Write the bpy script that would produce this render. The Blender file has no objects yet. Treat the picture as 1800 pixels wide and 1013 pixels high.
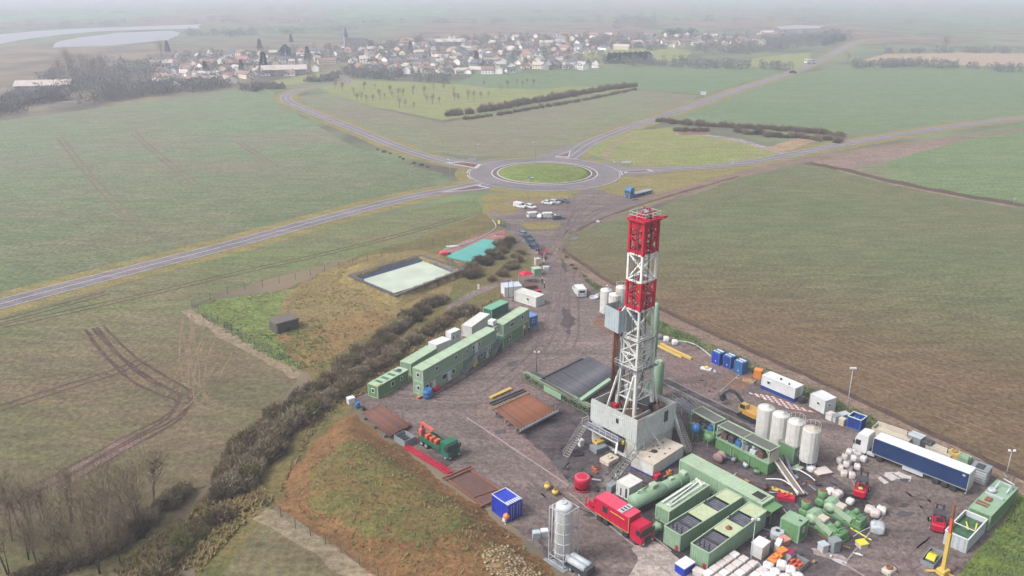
import bpy, bmesh, math, random
from mathutils import Vector, Matrix, noise
from mathutils.geometry import tessellate_polygon
random.seed(7)
rad = math.radians
SC = bpy.context.scene
COL = SC.collection
# ---------------------------------------------------------------- camera model (metres; origin on the ground below the drone)
CAMH, PITCH, FPX = 74.0, rad(20.3), 1480.0
_c, _s = math.cos(PITCH), math.sin(PITCH)
def P(px, py, z=0.0):
    "world point at height z seen at photo pixel (px, py)"
    x = (px-900)/FPX; u = -(py-506.5)/FPX
    d = Vector((x, _c+u*_s, -_s+u*_c))
    t = (z-CAMH)/d.z
    return Vector((d.x*t, d.y*t, z))
def ang(a, b):
    d = b-a
    return math.atan2(d.y, d.x)
# ---------------------------------------------------------------- mesh builder
class MB:
    def __init__(s):
        s.v = []; s.f = []; s.mi = []; s.m = 0; s.sm = []
    def _add(s, vs, fs, smooth=False):
        n = len(s.v)
        s.v += [tuple(q) for q in vs]
        for f in fs:
            s.f.append([n+i for i in f]); s.mi.append(s.m); s.sm.append(smooth)
        return s
    def box(s, x0, x1, y0, y1, z0, z1):
        vs = [(x0,y0,z0),(x1,y0,z0),(x1,y1,z0),(x0,y1,z0),(x0,y0,z1),(x1,y0,z1),(x1,y1,z1),(x0,y1,z1)]
        return s._add(vs, [(0,3,2,1),(4,5,6,7),(0,1,5,4),(1,2,6,5),(2,3,7,6),(3,0,4,7)])
    def cbox(s, x0, x1, y0, y1, z0, z1, c):
        "box with chamfered upright and top edges"
        def ring(x0,x1,y0,y1,z):
            return [(x0+c,y0,z),(x1-c,y0,z),(x1,y0+c,z),(x1,y1-c,z),(x1-c,y1,z),(x0+c,y1,z),(x0,y1-c,z),(x0,y0+c,z)]
        vs = ring(x0,x1,y0,y1,z0)+ring(x0,x1,y0,y1,z1-c)+ring(x0+c*.7,x1-c*.7,y0+c*.7,y1-c*.7,z1)
        fs = [tuple(range(7,-1,-1)), tuple(range(16,24))]
        for k in (0,8):
            for i in range(8):
                j=(i+1)%8; fs.append((k+i,k+j,k+8+j,k+8+i))
        return s._add(vs, fs)
    def beam(s, a, b, w, h=None, up=(0,0,1)):
        a=Vector(a); b=Vector(b); h=h or w
        d=(b-a).normalized(); u=Vector(up)
        if abs(d.dot(u))>.98: u=Vector((1,0,0)) if abs(d.x)<.9 else Vector((0,1,0))
        sd=d.cross(u).normalized(); up2=sd.cross(d)
        o=[(-1,-1),(1,-1),(1,1),(-1,1)]
        vs=[a+sd*w/2*i+up2*h/2*j for i,j in o]+[b+sd*w/2*i+up2*h/2*j for i,j in o]
        return s._add(vs,[(0,1,2,3),(7,6,5,4),(0,4,5,1),(1,5,6,2),(2,6,7,3),(3,7,4,0)])
    def tube(s, pts, r, n=8, r2=None, caps=True):
        pts=[Vector(p) for p in pts]; m=len(pts); vs=[]
        prev=None
        for i,p in enumerate(pts):
            d=(pts[min(i+1,m-1)]-pts[max(i-1,0)]).normalized()
            u=Vector((0,0,1)) if abs(d.z)<.9 else Vector((1,0,0))
            if prev is not None: u=prev
            sd=d.cross(u).normalized(); u=sd.cross(d).normalized(); prev=u
            rr=r if r2 is None else r+(r2-r)*i/(m-1)
            vs+=[p+(sd*math.cos(2*math.pi*k/n)+u*math.sin(2*math.pi*k/n))*rr for k in range(n)]
        fs=[]
        for i in range(m-1):
            for k in range(n):
                j=(k+1)%n; fs.append((i*n+k,i*n+j,(i+1)*n+j,(i+1)*n+k))
        s._add(vs,fs,True)
        if caps:
            k0=len(s.v)-len(vs)
            s.f.append([k0+i for i in range(n-1,-1,-1)]); s.mi.append(s.m); s.sm.append(False)
            s.f.append([k0+(m-1)*n+i for i in range(n)]); s.mi.append(s.m); s.sm.append(False)
        return s
    def lathe(s, c, prof, n=20, smooth=True):
        "prof = [(r,z)...] bottom to top round the vertical through c"
        vs=[]
        for r,z in prof:
            vs+=[(c[0]+r*math.cos(2*math.pi*k/n), c[1]+r*math.sin(2*math.pi*k/n), z) for k in range(n)]
        m=len(prof); fs=[]
        for i in range(m-1):
            for k in range(n):
                j=(k+1)%n; fs.append((i*n+k,i*n+j,(i+1)*n+j,(i+1)*n+k))
        s._add(vs,fs,smooth)
        k0=len(s.v)-len(vs)
        s.f.append([k0+i for i in range(n-1,-1,-1)]); s.mi.append(s.m); s.sm.append(False)
        s.f.append([k0+(m-1)*n+i for i in range(n)]); s.mi.append(s.m); s.sm.append(False)
        return s
    def lathe_ax(s, a, b, prof, n=16):
        "prof=[(r,t)] along the segment a-b, t in metres"
        a=Vector(a); d=(Vector(b)-a).normalized()
        u=Vector((0,0,1)) if abs(d.z)<.9 else Vector((1,0,0))
        sd=d.cross(u).normalized(); u=sd.cross(d); vs=[]
        for r,t in prof:
            vs+=[a+d*t+(sd*math.cos(2*math.pi*k/n)+u*math.sin(2*math.pi*k/n))*r for k in range(n)]
        m=len(prof); fs=[]
        for i in range(m-1):
            for k in range(n):
                j=(k+1)%n; fs.append((i*n+k,i*n+j,(i+1)*n+j,(i+1)*n+k))
        s._add(vs,fs,True)
        k0=len(s.v)-len(vs)
        s.f.append([k0+i for i in range(n-1,-1,-1)]); s.mi.append(s.m); s.sm.append(False)
        s.f.append([k0+(m-1)*n+i for i in range(n)]); s.mi.append(s.m); s.sm.append(False)
        return s
    def prism(s, poly, z0, z1):
        n=len(poly); vs=[(x,y,z0) for x,y in poly]+[(x,y,z1) for x,y in poly]
        fs=[tuple(range(n-1,-1,-1)),tuple(range(n,2*n))]+[(i,(i+1)%n,n+(i+1)%n,n+i) for i in range(n)]
        return s._add(vs,fs)
    def side(s, poly, y0, y1, inset=0):
        "profile in x,z swept across y; inset narrows points above by given list"
        n=len(poly); vs=[(x,y0,z) for x,z in poly]+[(x,y1,z) for x,z in poly]
        fs=[tuple(range(n)),tuple(range(2*n-1,n-1,-1))]+[((i+1)%n,i,n+i,n+(i+1)%n) for i in range(n)]
        return s._add(vs,fs)
    def quad(s,a,b,c,d):
        return s._add([a,b,c,d],[(0,1,2,3)])
    def blob(s, c, r, seed=0, amp=.18, sub=2, squash=None):
        bm=bmesh.new(); bmesh.ops.create_icosphere(bm,subdivisions=sub,radius=1)
        vs=[]
        for v in bm.verts:
            p=v.co.copy()
            if squash:                      # squarish sack
                k=max(abs(p.x),abs(p.y),abs(p.z)); p=p.lerp(p/k*.86,squash)
            n=1+amp*noise.noise(p*1.7+Vector((seed*3.1,seed*1.7,seed)))
            vs.append((c[0]+p.x*r[0]*n,c[1]+p.y*r[1]*n,c[2]+p.z*r[2]*n))
        fs=[[v.index for v in f.verts] for f in bm.faces]; bm.free()
        return s._add(vs,fs,True)
    def corr(s, a, b, z0, z1, pitch=.34, dep=.05):
        "corrugated sheet wall from a to b (2-D), outer side on the right hand"
        a=Vector(a); b=Vector(b); L=(b-a).length; d=(b-a)/L; nrm=Vector((d.y,-d.x))
        n=max(2,int(L/pitch)); pts=[]
        for i in range(n):
            t0=L*i/n; w=L/n
            for t,o in ((0,0),(.3,0),(.45,-dep),(.85,-dep)):
                p=a+d*(t0+t*w)+nrm*o; pts.append(p)
        pts.append(b)
        vs=[(p.x,p.y,z0) for p in pts]+[(p.x,p.y,z1) for p in pts]; m=len(pts)
        return s._add(vs,[(i,i+1,m+i+1,m+i) for i in range(m-1)])
    def xform(s, M):
        s.v=[tuple(M@Vector(q)) for q in s.v]; return s
    def join(s, o, M=None, mat=0):
        vs=[tuple(M@Vector(q)) for q in o.v] if M else o.v
        n=len(s.v); s.v+=vs
        for f,sm in zip(o.f,o.sm):
            s.f.append([n+i for i in f]); s.mi.append(mat or s.m); s.sm.append(sm)
        return s
    def mesh(s, name, mats):
        me=bpy.data.meshes.new(name); me.from_pydata(s.v,[],s.f)
        for m in (mats if isinstance(mats,(list,tuple)) else [mats]): me.materials.append(m)
        me.polygons.foreach_set('material_index', s.mi)
        me.polygons.foreach_set('use_smooth', s.sm)
        me.update()
        return me
def link(name, me, parent=None):
    o=bpy.data.objects.new(name, me); COL.objects.link(o)
    if parent: o.parent=parent
    return o
def obj(name, mb, mats, parent=None, loc=None, rot=0):
    o=link(name, mb.mesh(name,mats), parent)
    if loc is not None: o.location=loc
    if rot: o.rotation_euler.z=rot
    return o
def tag(o, label, cat, group=None, kind=None):
    o['label']=label; o['category']=cat
    if group: o['group']=group
    if kind: o['kind']=kind
    return o
def thing(name, label, cat, loc=(0,0,0), rot=0, group=None):
    o=link(name,None); o.location=loc; o.rotation_euler.z=rot; o.empty_display_size=.5
    return tag(o,label,cat,group)
def struct(o, label=None, kind='structure'):
    o['kind']=kind
    if label: o['label']=label
    return o
def clone(root, loc=None, rot=None, label=None, scale=None):
    kids={}
    for o in list(root.children): kids.setdefault(root,[]).append(o)
    r=root.copy(); COL.objects.link(r)
    if loc is not None: r.location=loc
    if rot is not None: r.rotation_euler.z=rot
    if scale is not None: r.scale=scale
    if label: r['label']=label
    for ch in root.children:
        c=ch.copy(); COL.objects.link(c); c.parent=r
        for g in ch.children:
            d=g.copy(); COL.objects.link(d); d.parent=c
    return r
ORD=['first','second','third','fourth','fifth','sixth','seventh','eighth','ninth','tenth','eleventh','twelfth']
def ordn(i):
    "1-based ordinal in words or digits"
    if i<=12: return ORD[i-1]
    return '%d%s'%(i,'th' if 10<=i%100<=20 else {1:'st',2:'nd',3:'rd'}.get(i%10,'th'))
# ---------------------------------------------------------------- materials
def new_mat(name):
    m=bpy.data.materials.new(name); m.use_nodes=True
    nt=m.node_tree; b=nt.nodes['Principled BSDF']
    return m,nt,b
def N(nt,t,**k):
    n=nt.nodes.new(t)
    for a,v in k.items():
        if a.startswith('_'): setattr(n,a[1:],v)
        else: n.inputs[a.replace('__',' ')].default_value=v
    return n
def mixc(nt, fac, a, b, blend='MIX'):
    n=nt.nodes.new('ShaderNodeMix'); n.data_type='RGBA'; n.blend_type=blend
    for idx,val in ((0,fac),(6,a),(7,b)):
        if hasattr(val,'is_output'): nt.links.new(val,n.inputs[idx])
        elif isinstance(val,(int,float)): n.inputs[idx].default_value=val
        else: n.inputs[idx].default_value=(*val,1) if len(val)==3 else val
    return n.outputs[2]
def ramp(nt, src, a, b, lo=0.0, hi=1.0):
    n=nt.nodes.new('ShaderNodeMapRange'); n.interpolation_type='SMOOTHSTEP'
    nt.links.new(src,n.inputs[0]); n.inputs[1].default_value=a; n.inputs[2].default_value=b
    n.inputs[3].default_value=lo; n.inputs[4].default_value=hi
    return n.outputs[0]
def nz(nt, vec, scale, detail=4, rough=.6, dist=0):
    n=nt.nodes.new('ShaderNodeTexNoise'); nt.links.new(vec,n.inputs['Vector'])
    n.inputs['Scale'].default_value=scale; n.inputs['Detail'].default_value=detail
    n.inputs['Roughness'].default_value=rough; n.inputs['Distortion'].default_value=dist
    return n.outputs[0]
def mapped(nt, vec, rot=0, sc=(1,1,1), loc=(0,0,0)):
    n=nt.nodes.new('ShaderNodeMapping'); nt.links.new(vec,n.inputs[0])
    n.inputs['Rotation'].default_value=(0,0,rot); n.inputs['Scale'].default_value=sc; n.inputs['Location'].default_value=loc
    return n.outputs[0]
def paint(name, rgb, rough=.5, dirt=.35, dcol=(.16,.13,.10), metal=0, scale=.8, rust=0, streak=.5, spec=.4):
    m,nt,b=new_mat(name)
    tc=nt.nodes.new('ShaderNodeTexCoord'); v=tc.outputs['Object']
    oi=nt.nodes.new('ShaderNodeObjectInfo')
    base=mixc(nt, ramp(nt,nz(nt,v,scale*.6,3),.35,.7,0,.6), rgb, [min(1,c*1.18+.01) for c in rgb])
    d1=ramp(nt,nz(nt,v,scale*1.7,6,.7),.48,.8,0,dirt)
    c1=mixc(nt,d1,base,dcol)
    d2=ramp(nt,nz(nt,mapped(nt,v,0,(3.2,3.2,.35)),1.3,4,.65),.55,.8,0,dirt*streak)
    c2=mixc(nt,d2,c1,[c*.6 for c in dcol])
    if rust:
        r=ramp(nt,nz(nt,v,scale*2.3,5,.75,.4),.62,.75,0,rust)
        c2=mixc(nt,r,c2,(.28,.10,.035))
    nt.links.new(c2,b.inputs['Base Color'])
    b.inputs['Roughness'].default_value=rough; b.inputs['Metallic'].default_value=metal
    b.inputs['Specular IOR Level'].default_value=spec
    return m
def plain(name, rgb, rough=.6, metal=0, var=.25, scale=2.0, spec=.4):
    m,nt,b=new_mat(name)
    v=nt.nodes.new('ShaderNodeTexCoord').outputs['Object']
    c=mixc(nt,ramp(nt,nz(nt,v,scale,4),.3,.75),[q*(1-var) for q in rgb],[min(1,q*(1+var)) for q in rgb])
    nt.links.new(c,b.inputs['Base Color'])
    b.inputs['Roughness'].default_value=rough; b.inputs['Metallic'].default_value=metal
    b.inputs['Specular IOR Level'].default_value=spec
    return m
def glass(name,rgb=(.02,.025,.03)):
    m,nt,b=new_mat(name); b.inputs['Base Color'].default_value=(*rgb,1); b.inputs['Roughness'].default_value=.08
    return m
def soil(name, A, B, rot=0.0, stretch=6.0, big=.012, mid=.09, fine=.9, A2=None, B2=None, grad=None, rows=0, rowp=3.0,
         tram=0, speck=None, speckamt=.5, bump=.3, lo=.35, hi=.65, wob=.35, strfac=.45):
    """Ground: two colours mixed by patchy, row-stretched noise.  grad=(p0,p1): A,B turn into A2,B2 from p0 to p1.
    speck: third colour in small clumps."""
    m,nt,b=new_mat(name)
    g=nt.nodes.new('ShaderNodeNewGeometry').outputs['Position']
    st=mapped(nt,g,rot,(1/stretch,1,1))
    L=nz(nt,g,big,4,.6,.3); M=nz(nt,st,mid,5,.65,.4); F=nz(nt,g,fine,5,.75)
    S=nz(nt,mapped(nt,g,rot,(.02,1,1)),.45,3,.6)
    def addm(a,b_,wa,wb):
        n=nt.nodes.new('ShaderNodeMath'); n.operation='MULTIPLY'; nt.links.new(a,n.inputs[0]); n.inputs[1].default_value=wa
        k=nt.nodes.new('ShaderNodeMath'); k.operation='MULTIPLY_ADD'; nt.links.new(b_,k.inputs[0]); k.inputs[1].default_value=wb
        nt.links.new(n.outputs[0],k.inputs[2]); return k.outputs[0]
    f=addm(L,M,.45,.55); f=addm(f,S,1-strfac*.5,strfac*.5); fac=ramp(nt,f,lo,hi)
    fine1=ramp(nt,F,.25,.75)
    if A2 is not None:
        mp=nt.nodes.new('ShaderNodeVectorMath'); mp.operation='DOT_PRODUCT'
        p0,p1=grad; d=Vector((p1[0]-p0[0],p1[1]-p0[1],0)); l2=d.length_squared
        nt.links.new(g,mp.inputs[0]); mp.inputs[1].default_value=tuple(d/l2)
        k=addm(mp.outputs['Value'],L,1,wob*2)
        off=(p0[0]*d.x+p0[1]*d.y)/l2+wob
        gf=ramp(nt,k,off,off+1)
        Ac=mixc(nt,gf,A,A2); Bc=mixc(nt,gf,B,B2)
    else: Ac,Bc=A,B
    c=mixc(nt,fac,Ac,Bc)
    dk=mixc(nt,fine1,(.52,.50,.48),(1.48,1.46,1.42))
    c=mixc(nt,1.0,c,dk,'MULTIPLY')
    M2=ramp(nt,nz(nt,mapped(nt,g,rot,(1/min(stretch,3),1,1)),.33,3,.7,.3),.3,.7)
    c=mixc(nt,1.0,c,mixc(nt,M2,(.84,.83,.82),(1.17,1.16,1.15)),'MULTIPLY')
    M3=ramp(nt,nz(nt,st,.11,4,.75,.5),.35,.65)
    c=mixc(nt,1.0,c,mixc(nt,M3,(.91,.94,.92),(1.09,1.06,1.08)),'MULTIPLY')
    if tram:
        w=nt.nodes.new('ShaderNodeTexWave'); w.wave_type='BANDS'; w.bands_direction='Y'
        nt.links.new(mapped(nt,g,rot,(1,1,1)),w.inputs[0]); w.inputs['Scale'].default_value=1/tram*.314*1.0
        w.inputs['Distortion'].default_value=.6; w.inputs['Detail'].default_value=1; w.inputs['Detail Scale'].default_value=.05
        t=ramp(nt,w.outputs['Fac'],.93,1.0,0,.4)
        brk=ramp(nt,nz(nt,g,.03,3),.4,.6)
        mm=nt.nodes.new('ShaderNodeMath'); mm.operation='MULTIPLY'; nt.links.new(t,mm.inputs[0]); nt.links.new(brk,mm.inputs[1])
        c=mixc(nt,mm.outputs[0],c,[q*.62 for q in (A if A2 is None else A2)])
    if speck is not None:
        sp=ramp(nt,nz(nt,g,fine*1.1,3,.6,.8),.56,.66); pr=ramp(nt,nz(nt,g,.07,3),.42,.62,0,speckamt)
        mm=nt.nodes.new('ShaderNodeMath'); mm.operation='MULTIPLY'; nt.links.new(sp,mm.inputs[0]); nt.links.new(pr,mm.inputs[1])
        c=mixc(nt,mm.outputs[0],c,speck)
    nt.links.new(c,b.inputs['Base Color']); b.inputs['Roughness'].default_value=.95; b.inputs['Specular IOR Level'].default_value=.15
    if bump:
        bp=nt.nodes.new('ShaderNodeBump'); bp.inputs['Strength'].default_value=bump; bp.inputs['Distance'].default_value=.25
        nt.links.new(F,bp.inputs['Height']); nt.links.new(bp.outputs[0],b.inputs['Normal'])
    return m
KALB=.56
def lin(c):
    c/=255.; return c/12.92 if c<=.04045 else ((c+.055)/1.055)**2.4
def D(r,g,b,k=1.0):
    return (lin(r)*KALB*k, lin(g)*KALB*k, lin(b)*KALB*k)
# ---------------------------------------------------------------- world, sun, camera, haze
w=bpy.data.worlds.new("World"); SC.world=w; w.use_nodes=True; nt=w.node_tree
bg=nt.nodes['Background']; sky=nt.nodes.new('ShaderNodeTexSky'); sky.sky_type='NISHITA'; sky.sun_disc=False
SUN_EL,SUN_AZ=rad(48),rad(250)
sky.sun_elevation=SUN_EL; sky.sun_rotation=SUN_AZ; sky.air_density=1.6; sky.dust_density=6; sky.ozone_density=1
hs=nt.nodes.new('ShaderNodeHueSaturation'); hs.inputs['Saturation'].default_value=.3
nt.links.new(sky.outputs[0],hs.inputs['Color']); nt.links.new(hs.outputs[0],bg.inputs[0]); bg.inputs[1].default_value=.15
sl=bpy.data.lights.new('sun','SUN'); sl.energy=1.75; sl.angle=rad(13); sl.color=(1,.95,.93)
so=link('sun',sl)
sd=Vector((math.sin(SUN_AZ)*math.cos(SUN_EL), math.cos(SUN_AZ)*math.cos(SUN_EL), math.sin(SUN_EL)))
so.rotation_euler=sd.to_track_quat('Z','Y').to_euler()
cam=bpy.data.cameras.new('camera'); co=link('camera',cam); cam.sensor_width=36; cam.lens=36*FPX/1800; cam.clip_end=30000; cam.clip_start=.5
co.location=(0,0,CAMH); co.rotation_euler=(math.pi/2-PITCH,0,0); SC.camera=co
SC.view_settings.view_transform='Standard'; SC.view_settings.look='None'; SC.view_settings.exposure=.77; SC.view_settings.gamma=1
SC.cycles.use_denoising=True
try: SC.cycles.denoiser='OPENIMAGEDENOISE'
except Exception: pass
SC.cycles.max_bounces=5; SC.cycles.diffuse_bounces=2; SC.cycles.glossy_bounces=2; SC.cycles.volume_bounces=1
SC.cycles.use_adaptive_sampling=True; SC.cycles.adaptive_threshold=.01
SC.render.use_persistent_data=False
hz=MB(); hz.box(-5200,5200,-600,7000,-3,79)
hm=bpy.data.materials.new('haze_air'); hm.use_nodes=True; hn=hm.node_tree
hn.nodes.remove(hn.nodes['Principled BSDF'])
pv=hn.nodes.new('ShaderNodeVolumePrincipled'); pv.inputs['Color'].default_value=(.76,.80,.98,1); pv.inputs['Density'].default_value=.00036; pv.inputs['Anisotropy'].default_value=.15
hn.links.new(pv.outputs[0],hn.nodes['Material Output'].inputs['Volume'])
struct(obj('haze',hz,hm),kind='stuff')
# ---------------------------------------------------------------- ground sheets
def jitter(pts, step, amp, seed):
    out=[]; n=len(pts)
    for i in range(n):
        a,b=pts[i],pts[(i+1)%n]; L=(b-a).length; k=max(1,min(160,int(L/step))); d=(b-a)/max(L,1e-6); nr=Vector((-d.y,d.x,0))
        for j in range(k):
            p=a.lerp(b,j/k)
            q=p*.35/max(step,.1)
            o=noise.noise(Vector((q.x,q.y,seed)))+.5*noise.noise(Vector((q.x*3.1,q.y*3.1,seed+5)))
            out.append(p+nr*o*amp)
    return out
SHN=[0]
def sheet(name, px, z, mat, step=2.0, amp=.8, world=False):
    SHN[0]+=1; z+=.00012*SHN[0]
    pts=[Vector((*p,0)) if world else P(*p) for p in px]
    if amp: pts=jitter(pts,step,amp,len(px)*1.3+z*10)
    tris=tessellate_polygon([pts])
    me=bpy.data.meshes.new(name); me.from_pydata([(p.x,p.y,z) for p in pts],[],[list(t) if True else t for t in tris]); me.materials.append(mat)
    # face up
    for f in me.polygons:
        if f.normal.z<0: f.flip()
    me.update(); o=link(name,me); return struct(o)
def smooth(pts, k=8, closed=False):
    out=[]; n=len(pts)
    rng=range(n) if closed else range(n-1)
    for i in rng:
        if closed: p0,p1,p2,p3=pts[i-1],pts[i],pts[(i+1)%n],pts[(i+2)%n]
        else: p0,p1,p2,p3=pts[max(i-1,0)],pts[i],pts[i+1],pts[min(i+2,n-1)]
        for j in range(k):
            t=j/k
            out.append(.5*((2*p1)+(p2-p0)*t+(2*p0-5*p1+4*p2-p3)*t*t+(3*p1-p0-3*p2+p3)*t*t*t))
    if not closed: out.append(pts[-1])
    return out
def ribbon(mb, pts, wd, z, off=0.0, wob=0, seed=0, wds=None):
    vs=[]; m=len(pts)
    for i,p in enumerate(pts):
        d=(pts[min(i+1,m-1)]-pts[max(i-1,0)]); d.z=0; d.normalize(); nr=Vector((-d.y,d.x,0))
        wv=wds(i/(m-1)) if wds else wd
        j1=wob*noise.noise(Vector((p.x*.2,p.y*.2,seed))); j2=wob*noise.noise(Vector((p.x*.2,p.y*.2,seed+9)))
        for sgn,j in ((-1,j1),(1,j2)):
            q=p+nr*(off+sgn*wv/2+j); vs.append((q.x,q.y,z))
    mb._add(vs,[(2*i,2*i+2,2*i+3,2*i+1)[::-1] for i in range(m-1)])
def path(px,k=8): return smooth([P(*p) for p in px],k)
def road(name, px, wd, z, mat, k=10, wob=0, wds=None):
    mb=MB(); ribbon(mb, path(px,k), wd, z, wob=wob, wds=wds); return struct(obj(name,mb,mat))

def W2(px,py): p=P(px,py); return (p.x,p.y)
# far farmland: patchwork tint by large cells
m,nt,b=new_mat('farmland'); g=nt.nodes.new('ShaderNodeNewGeometry').outputs['Position']
vor=nt.nodes.new('ShaderNodeTexVoronoi'); vor.inputs['Scale'].default_value=.0042; nt.links.new(mapped(nt,g,.35,(1,.45,1)),vor.inputs['Vector'])
sep=nt.nodes.new('ShaderNodeSeparateColor'); nt.links.new(vor.outputs['Color'],sep.inputs[0])
c=mixc(nt,ramp(nt,sep.outputs[0],.25,.75),D(120,135,98),D(140,126,104)); c=mixc(nt,ramp(nt,sep.outputs[1],.6,.9),c,D(110,150,100))
c=mixc(nt,ramp(nt,sep.outputs[2],.75,.9),c,D(150,140,120))
c=mixc(nt,ramp(nt,nz(nt,g,.02,5),.35,.7),c,D(96,92,84)); nt.links.new(c,b.inputs['Base Color']); b.inputs['Roughness'].default_value=1; b.inputs['Specular IOR Level'].default_value=.1
FARM=m
mb=MB(); mb.quad((-5000,-500,0),(5000,-500,0),(5000,6800,0),(-5000,6800,0)); struct(obj('ground',mb,FARM))

R0=ang(P(0,535),P(840,325))           # direction of the long straight road
R1=ang(P(1180,560),P(1780,830))       # direction of the track by the right field
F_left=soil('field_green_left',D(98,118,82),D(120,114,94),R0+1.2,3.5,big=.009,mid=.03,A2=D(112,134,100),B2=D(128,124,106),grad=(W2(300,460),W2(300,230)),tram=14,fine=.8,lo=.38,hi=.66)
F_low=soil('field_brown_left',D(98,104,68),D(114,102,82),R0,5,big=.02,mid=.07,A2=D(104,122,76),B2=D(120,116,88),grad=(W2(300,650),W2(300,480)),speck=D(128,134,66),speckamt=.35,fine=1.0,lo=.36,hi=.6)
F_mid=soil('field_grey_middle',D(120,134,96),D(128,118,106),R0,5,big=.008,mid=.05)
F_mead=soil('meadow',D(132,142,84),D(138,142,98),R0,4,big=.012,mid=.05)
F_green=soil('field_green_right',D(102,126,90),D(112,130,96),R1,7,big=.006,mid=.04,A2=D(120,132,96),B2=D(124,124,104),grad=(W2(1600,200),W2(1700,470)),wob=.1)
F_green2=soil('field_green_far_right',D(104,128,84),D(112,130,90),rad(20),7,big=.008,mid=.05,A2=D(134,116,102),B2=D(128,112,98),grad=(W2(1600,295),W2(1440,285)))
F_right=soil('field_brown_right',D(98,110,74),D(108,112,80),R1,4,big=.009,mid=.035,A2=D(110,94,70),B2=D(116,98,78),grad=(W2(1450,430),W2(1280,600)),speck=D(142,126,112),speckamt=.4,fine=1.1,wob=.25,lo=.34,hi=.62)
F_tri=soil('grass_triangle',D(128,140,78),D(140,138,96),0,3,big=.02,mid=.06)
G_verge=soil('grass_verge',D(124,122,74),D(142,130,86),R0,3,big=.05,mid=.2,fine=1.2)
G_rough=soil('rough_grass',D(100,104,62),D(126,108,74),R1,2,big=.06,mid=.2,fine=1.5,speck=D(84,112,58),speckamt=.7,bump=.6)
G_lush=soil('lush_grass',D(106,132,56),D(120,130,66),R1,2,big=.08,mid=.2,fine=1.4,speck=D(70,104,50),speckamt=.8,bump=.8)
G_yel=soil('dry_grass',D(138,126,82),D(130,116,80),R0,2,big=.05,mid=.14,fine=1.2,speck=D(108,120,70),speckamt=.25,bump=.6)
DIRT=soil('pad_dirt',D(132,120,117),D(108,98,98),rad(62),7,big=.03,mid=.16,fine=1.3,speck=D(152,138,132),speckamt=.4,bump=.45,strfac=.8,lo=.4,hi=.62)
DIRT_B=soil('brown_dirt',D(134,104,86),D(122,100,92),R1,3,big=.06,mid=.2,fine=1.4)
TRACK=soil('track_dirt',D(138,120,106),D(124,108,98),R1,8,big=.03,mid=.2,fine=1.2)
TRACK_L=soil('track_light',D(150,138,118),D(138,124,102),R1,8,big=.05,mid=.2)
RUT=soil('rut_soil',D(84,68,62),D(100,84,74),0,2,big=.1,mid=.4,fine=1.8)
RUT_L=soil('rut_pale',D(134,118,96),D(126,112,90),0,2,big=.1,mid=.4,fine=1.8)
ASPH=soil('asphalt',D(120,117,124),D(132,128,132),R0,12,big=.02,mid=.1,fine=2.5,bump=.1)
ASPH_D=soil('dark_slab',D(58,55,60),D(104,96,100),R1,3,big=.08,mid=.25,fine=1.5,bump=.15,speck=D(140,132,132),speckamt=.5,lo=.38,hi=.6)
SLAB=soil('brown_slab',D(136,118,114),D(118,102,104),R1+1.57,6,big=.06,mid=.2,fine=1.6,bump=.15,speck=D(160,146,140),speckamt=.5)
CONC=soil('light_concrete',D(178,168,164),D(164,152,150),R1,3,big=.08,mid=.2,fine=1.5,bump=.1)
WHITE=plain('road_paint',D(196,192,194),.7,var=.12)
WATER,ntw,bw=new_mat('lake_water'); bw.inputs['Base Color'].default_value=(.15,.15,.16,1); bw.inputs['Roughness'].default_value=.3; bw.inputs['Specular IOR Level'].default_value=.15

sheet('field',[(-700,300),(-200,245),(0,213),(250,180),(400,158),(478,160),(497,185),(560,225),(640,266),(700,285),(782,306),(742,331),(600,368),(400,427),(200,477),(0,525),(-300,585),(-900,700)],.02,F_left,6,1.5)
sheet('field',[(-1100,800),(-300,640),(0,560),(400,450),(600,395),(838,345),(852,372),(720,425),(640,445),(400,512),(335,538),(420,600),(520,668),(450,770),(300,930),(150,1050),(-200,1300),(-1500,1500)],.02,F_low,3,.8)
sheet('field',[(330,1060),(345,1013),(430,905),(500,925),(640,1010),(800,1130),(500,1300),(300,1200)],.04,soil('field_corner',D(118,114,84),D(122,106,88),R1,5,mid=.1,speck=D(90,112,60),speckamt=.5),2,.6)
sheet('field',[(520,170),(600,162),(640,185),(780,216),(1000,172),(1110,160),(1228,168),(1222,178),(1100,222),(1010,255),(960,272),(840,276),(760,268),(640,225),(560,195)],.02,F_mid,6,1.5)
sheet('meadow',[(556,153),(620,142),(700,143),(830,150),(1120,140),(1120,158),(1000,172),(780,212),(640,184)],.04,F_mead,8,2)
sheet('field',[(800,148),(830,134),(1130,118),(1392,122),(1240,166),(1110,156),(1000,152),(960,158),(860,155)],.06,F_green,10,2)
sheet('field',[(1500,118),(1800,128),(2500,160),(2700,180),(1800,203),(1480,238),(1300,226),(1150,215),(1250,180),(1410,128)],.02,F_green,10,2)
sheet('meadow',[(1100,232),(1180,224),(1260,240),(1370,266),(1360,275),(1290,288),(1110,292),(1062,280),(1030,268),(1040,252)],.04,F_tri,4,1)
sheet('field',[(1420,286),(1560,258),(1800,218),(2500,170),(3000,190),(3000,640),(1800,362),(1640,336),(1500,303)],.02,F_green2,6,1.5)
sheet('field',[(985,430),(1040,400),(1150,368),(1300,312),(1425,290),(1500,306),(1640,340),(1800,370),(3000,660),(3500,1600),(1800,832),(1560,738),(1400,662),(1250,596),(1160,548),(1060,500),(1000,462)],.02,F_right,4,1)
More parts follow.
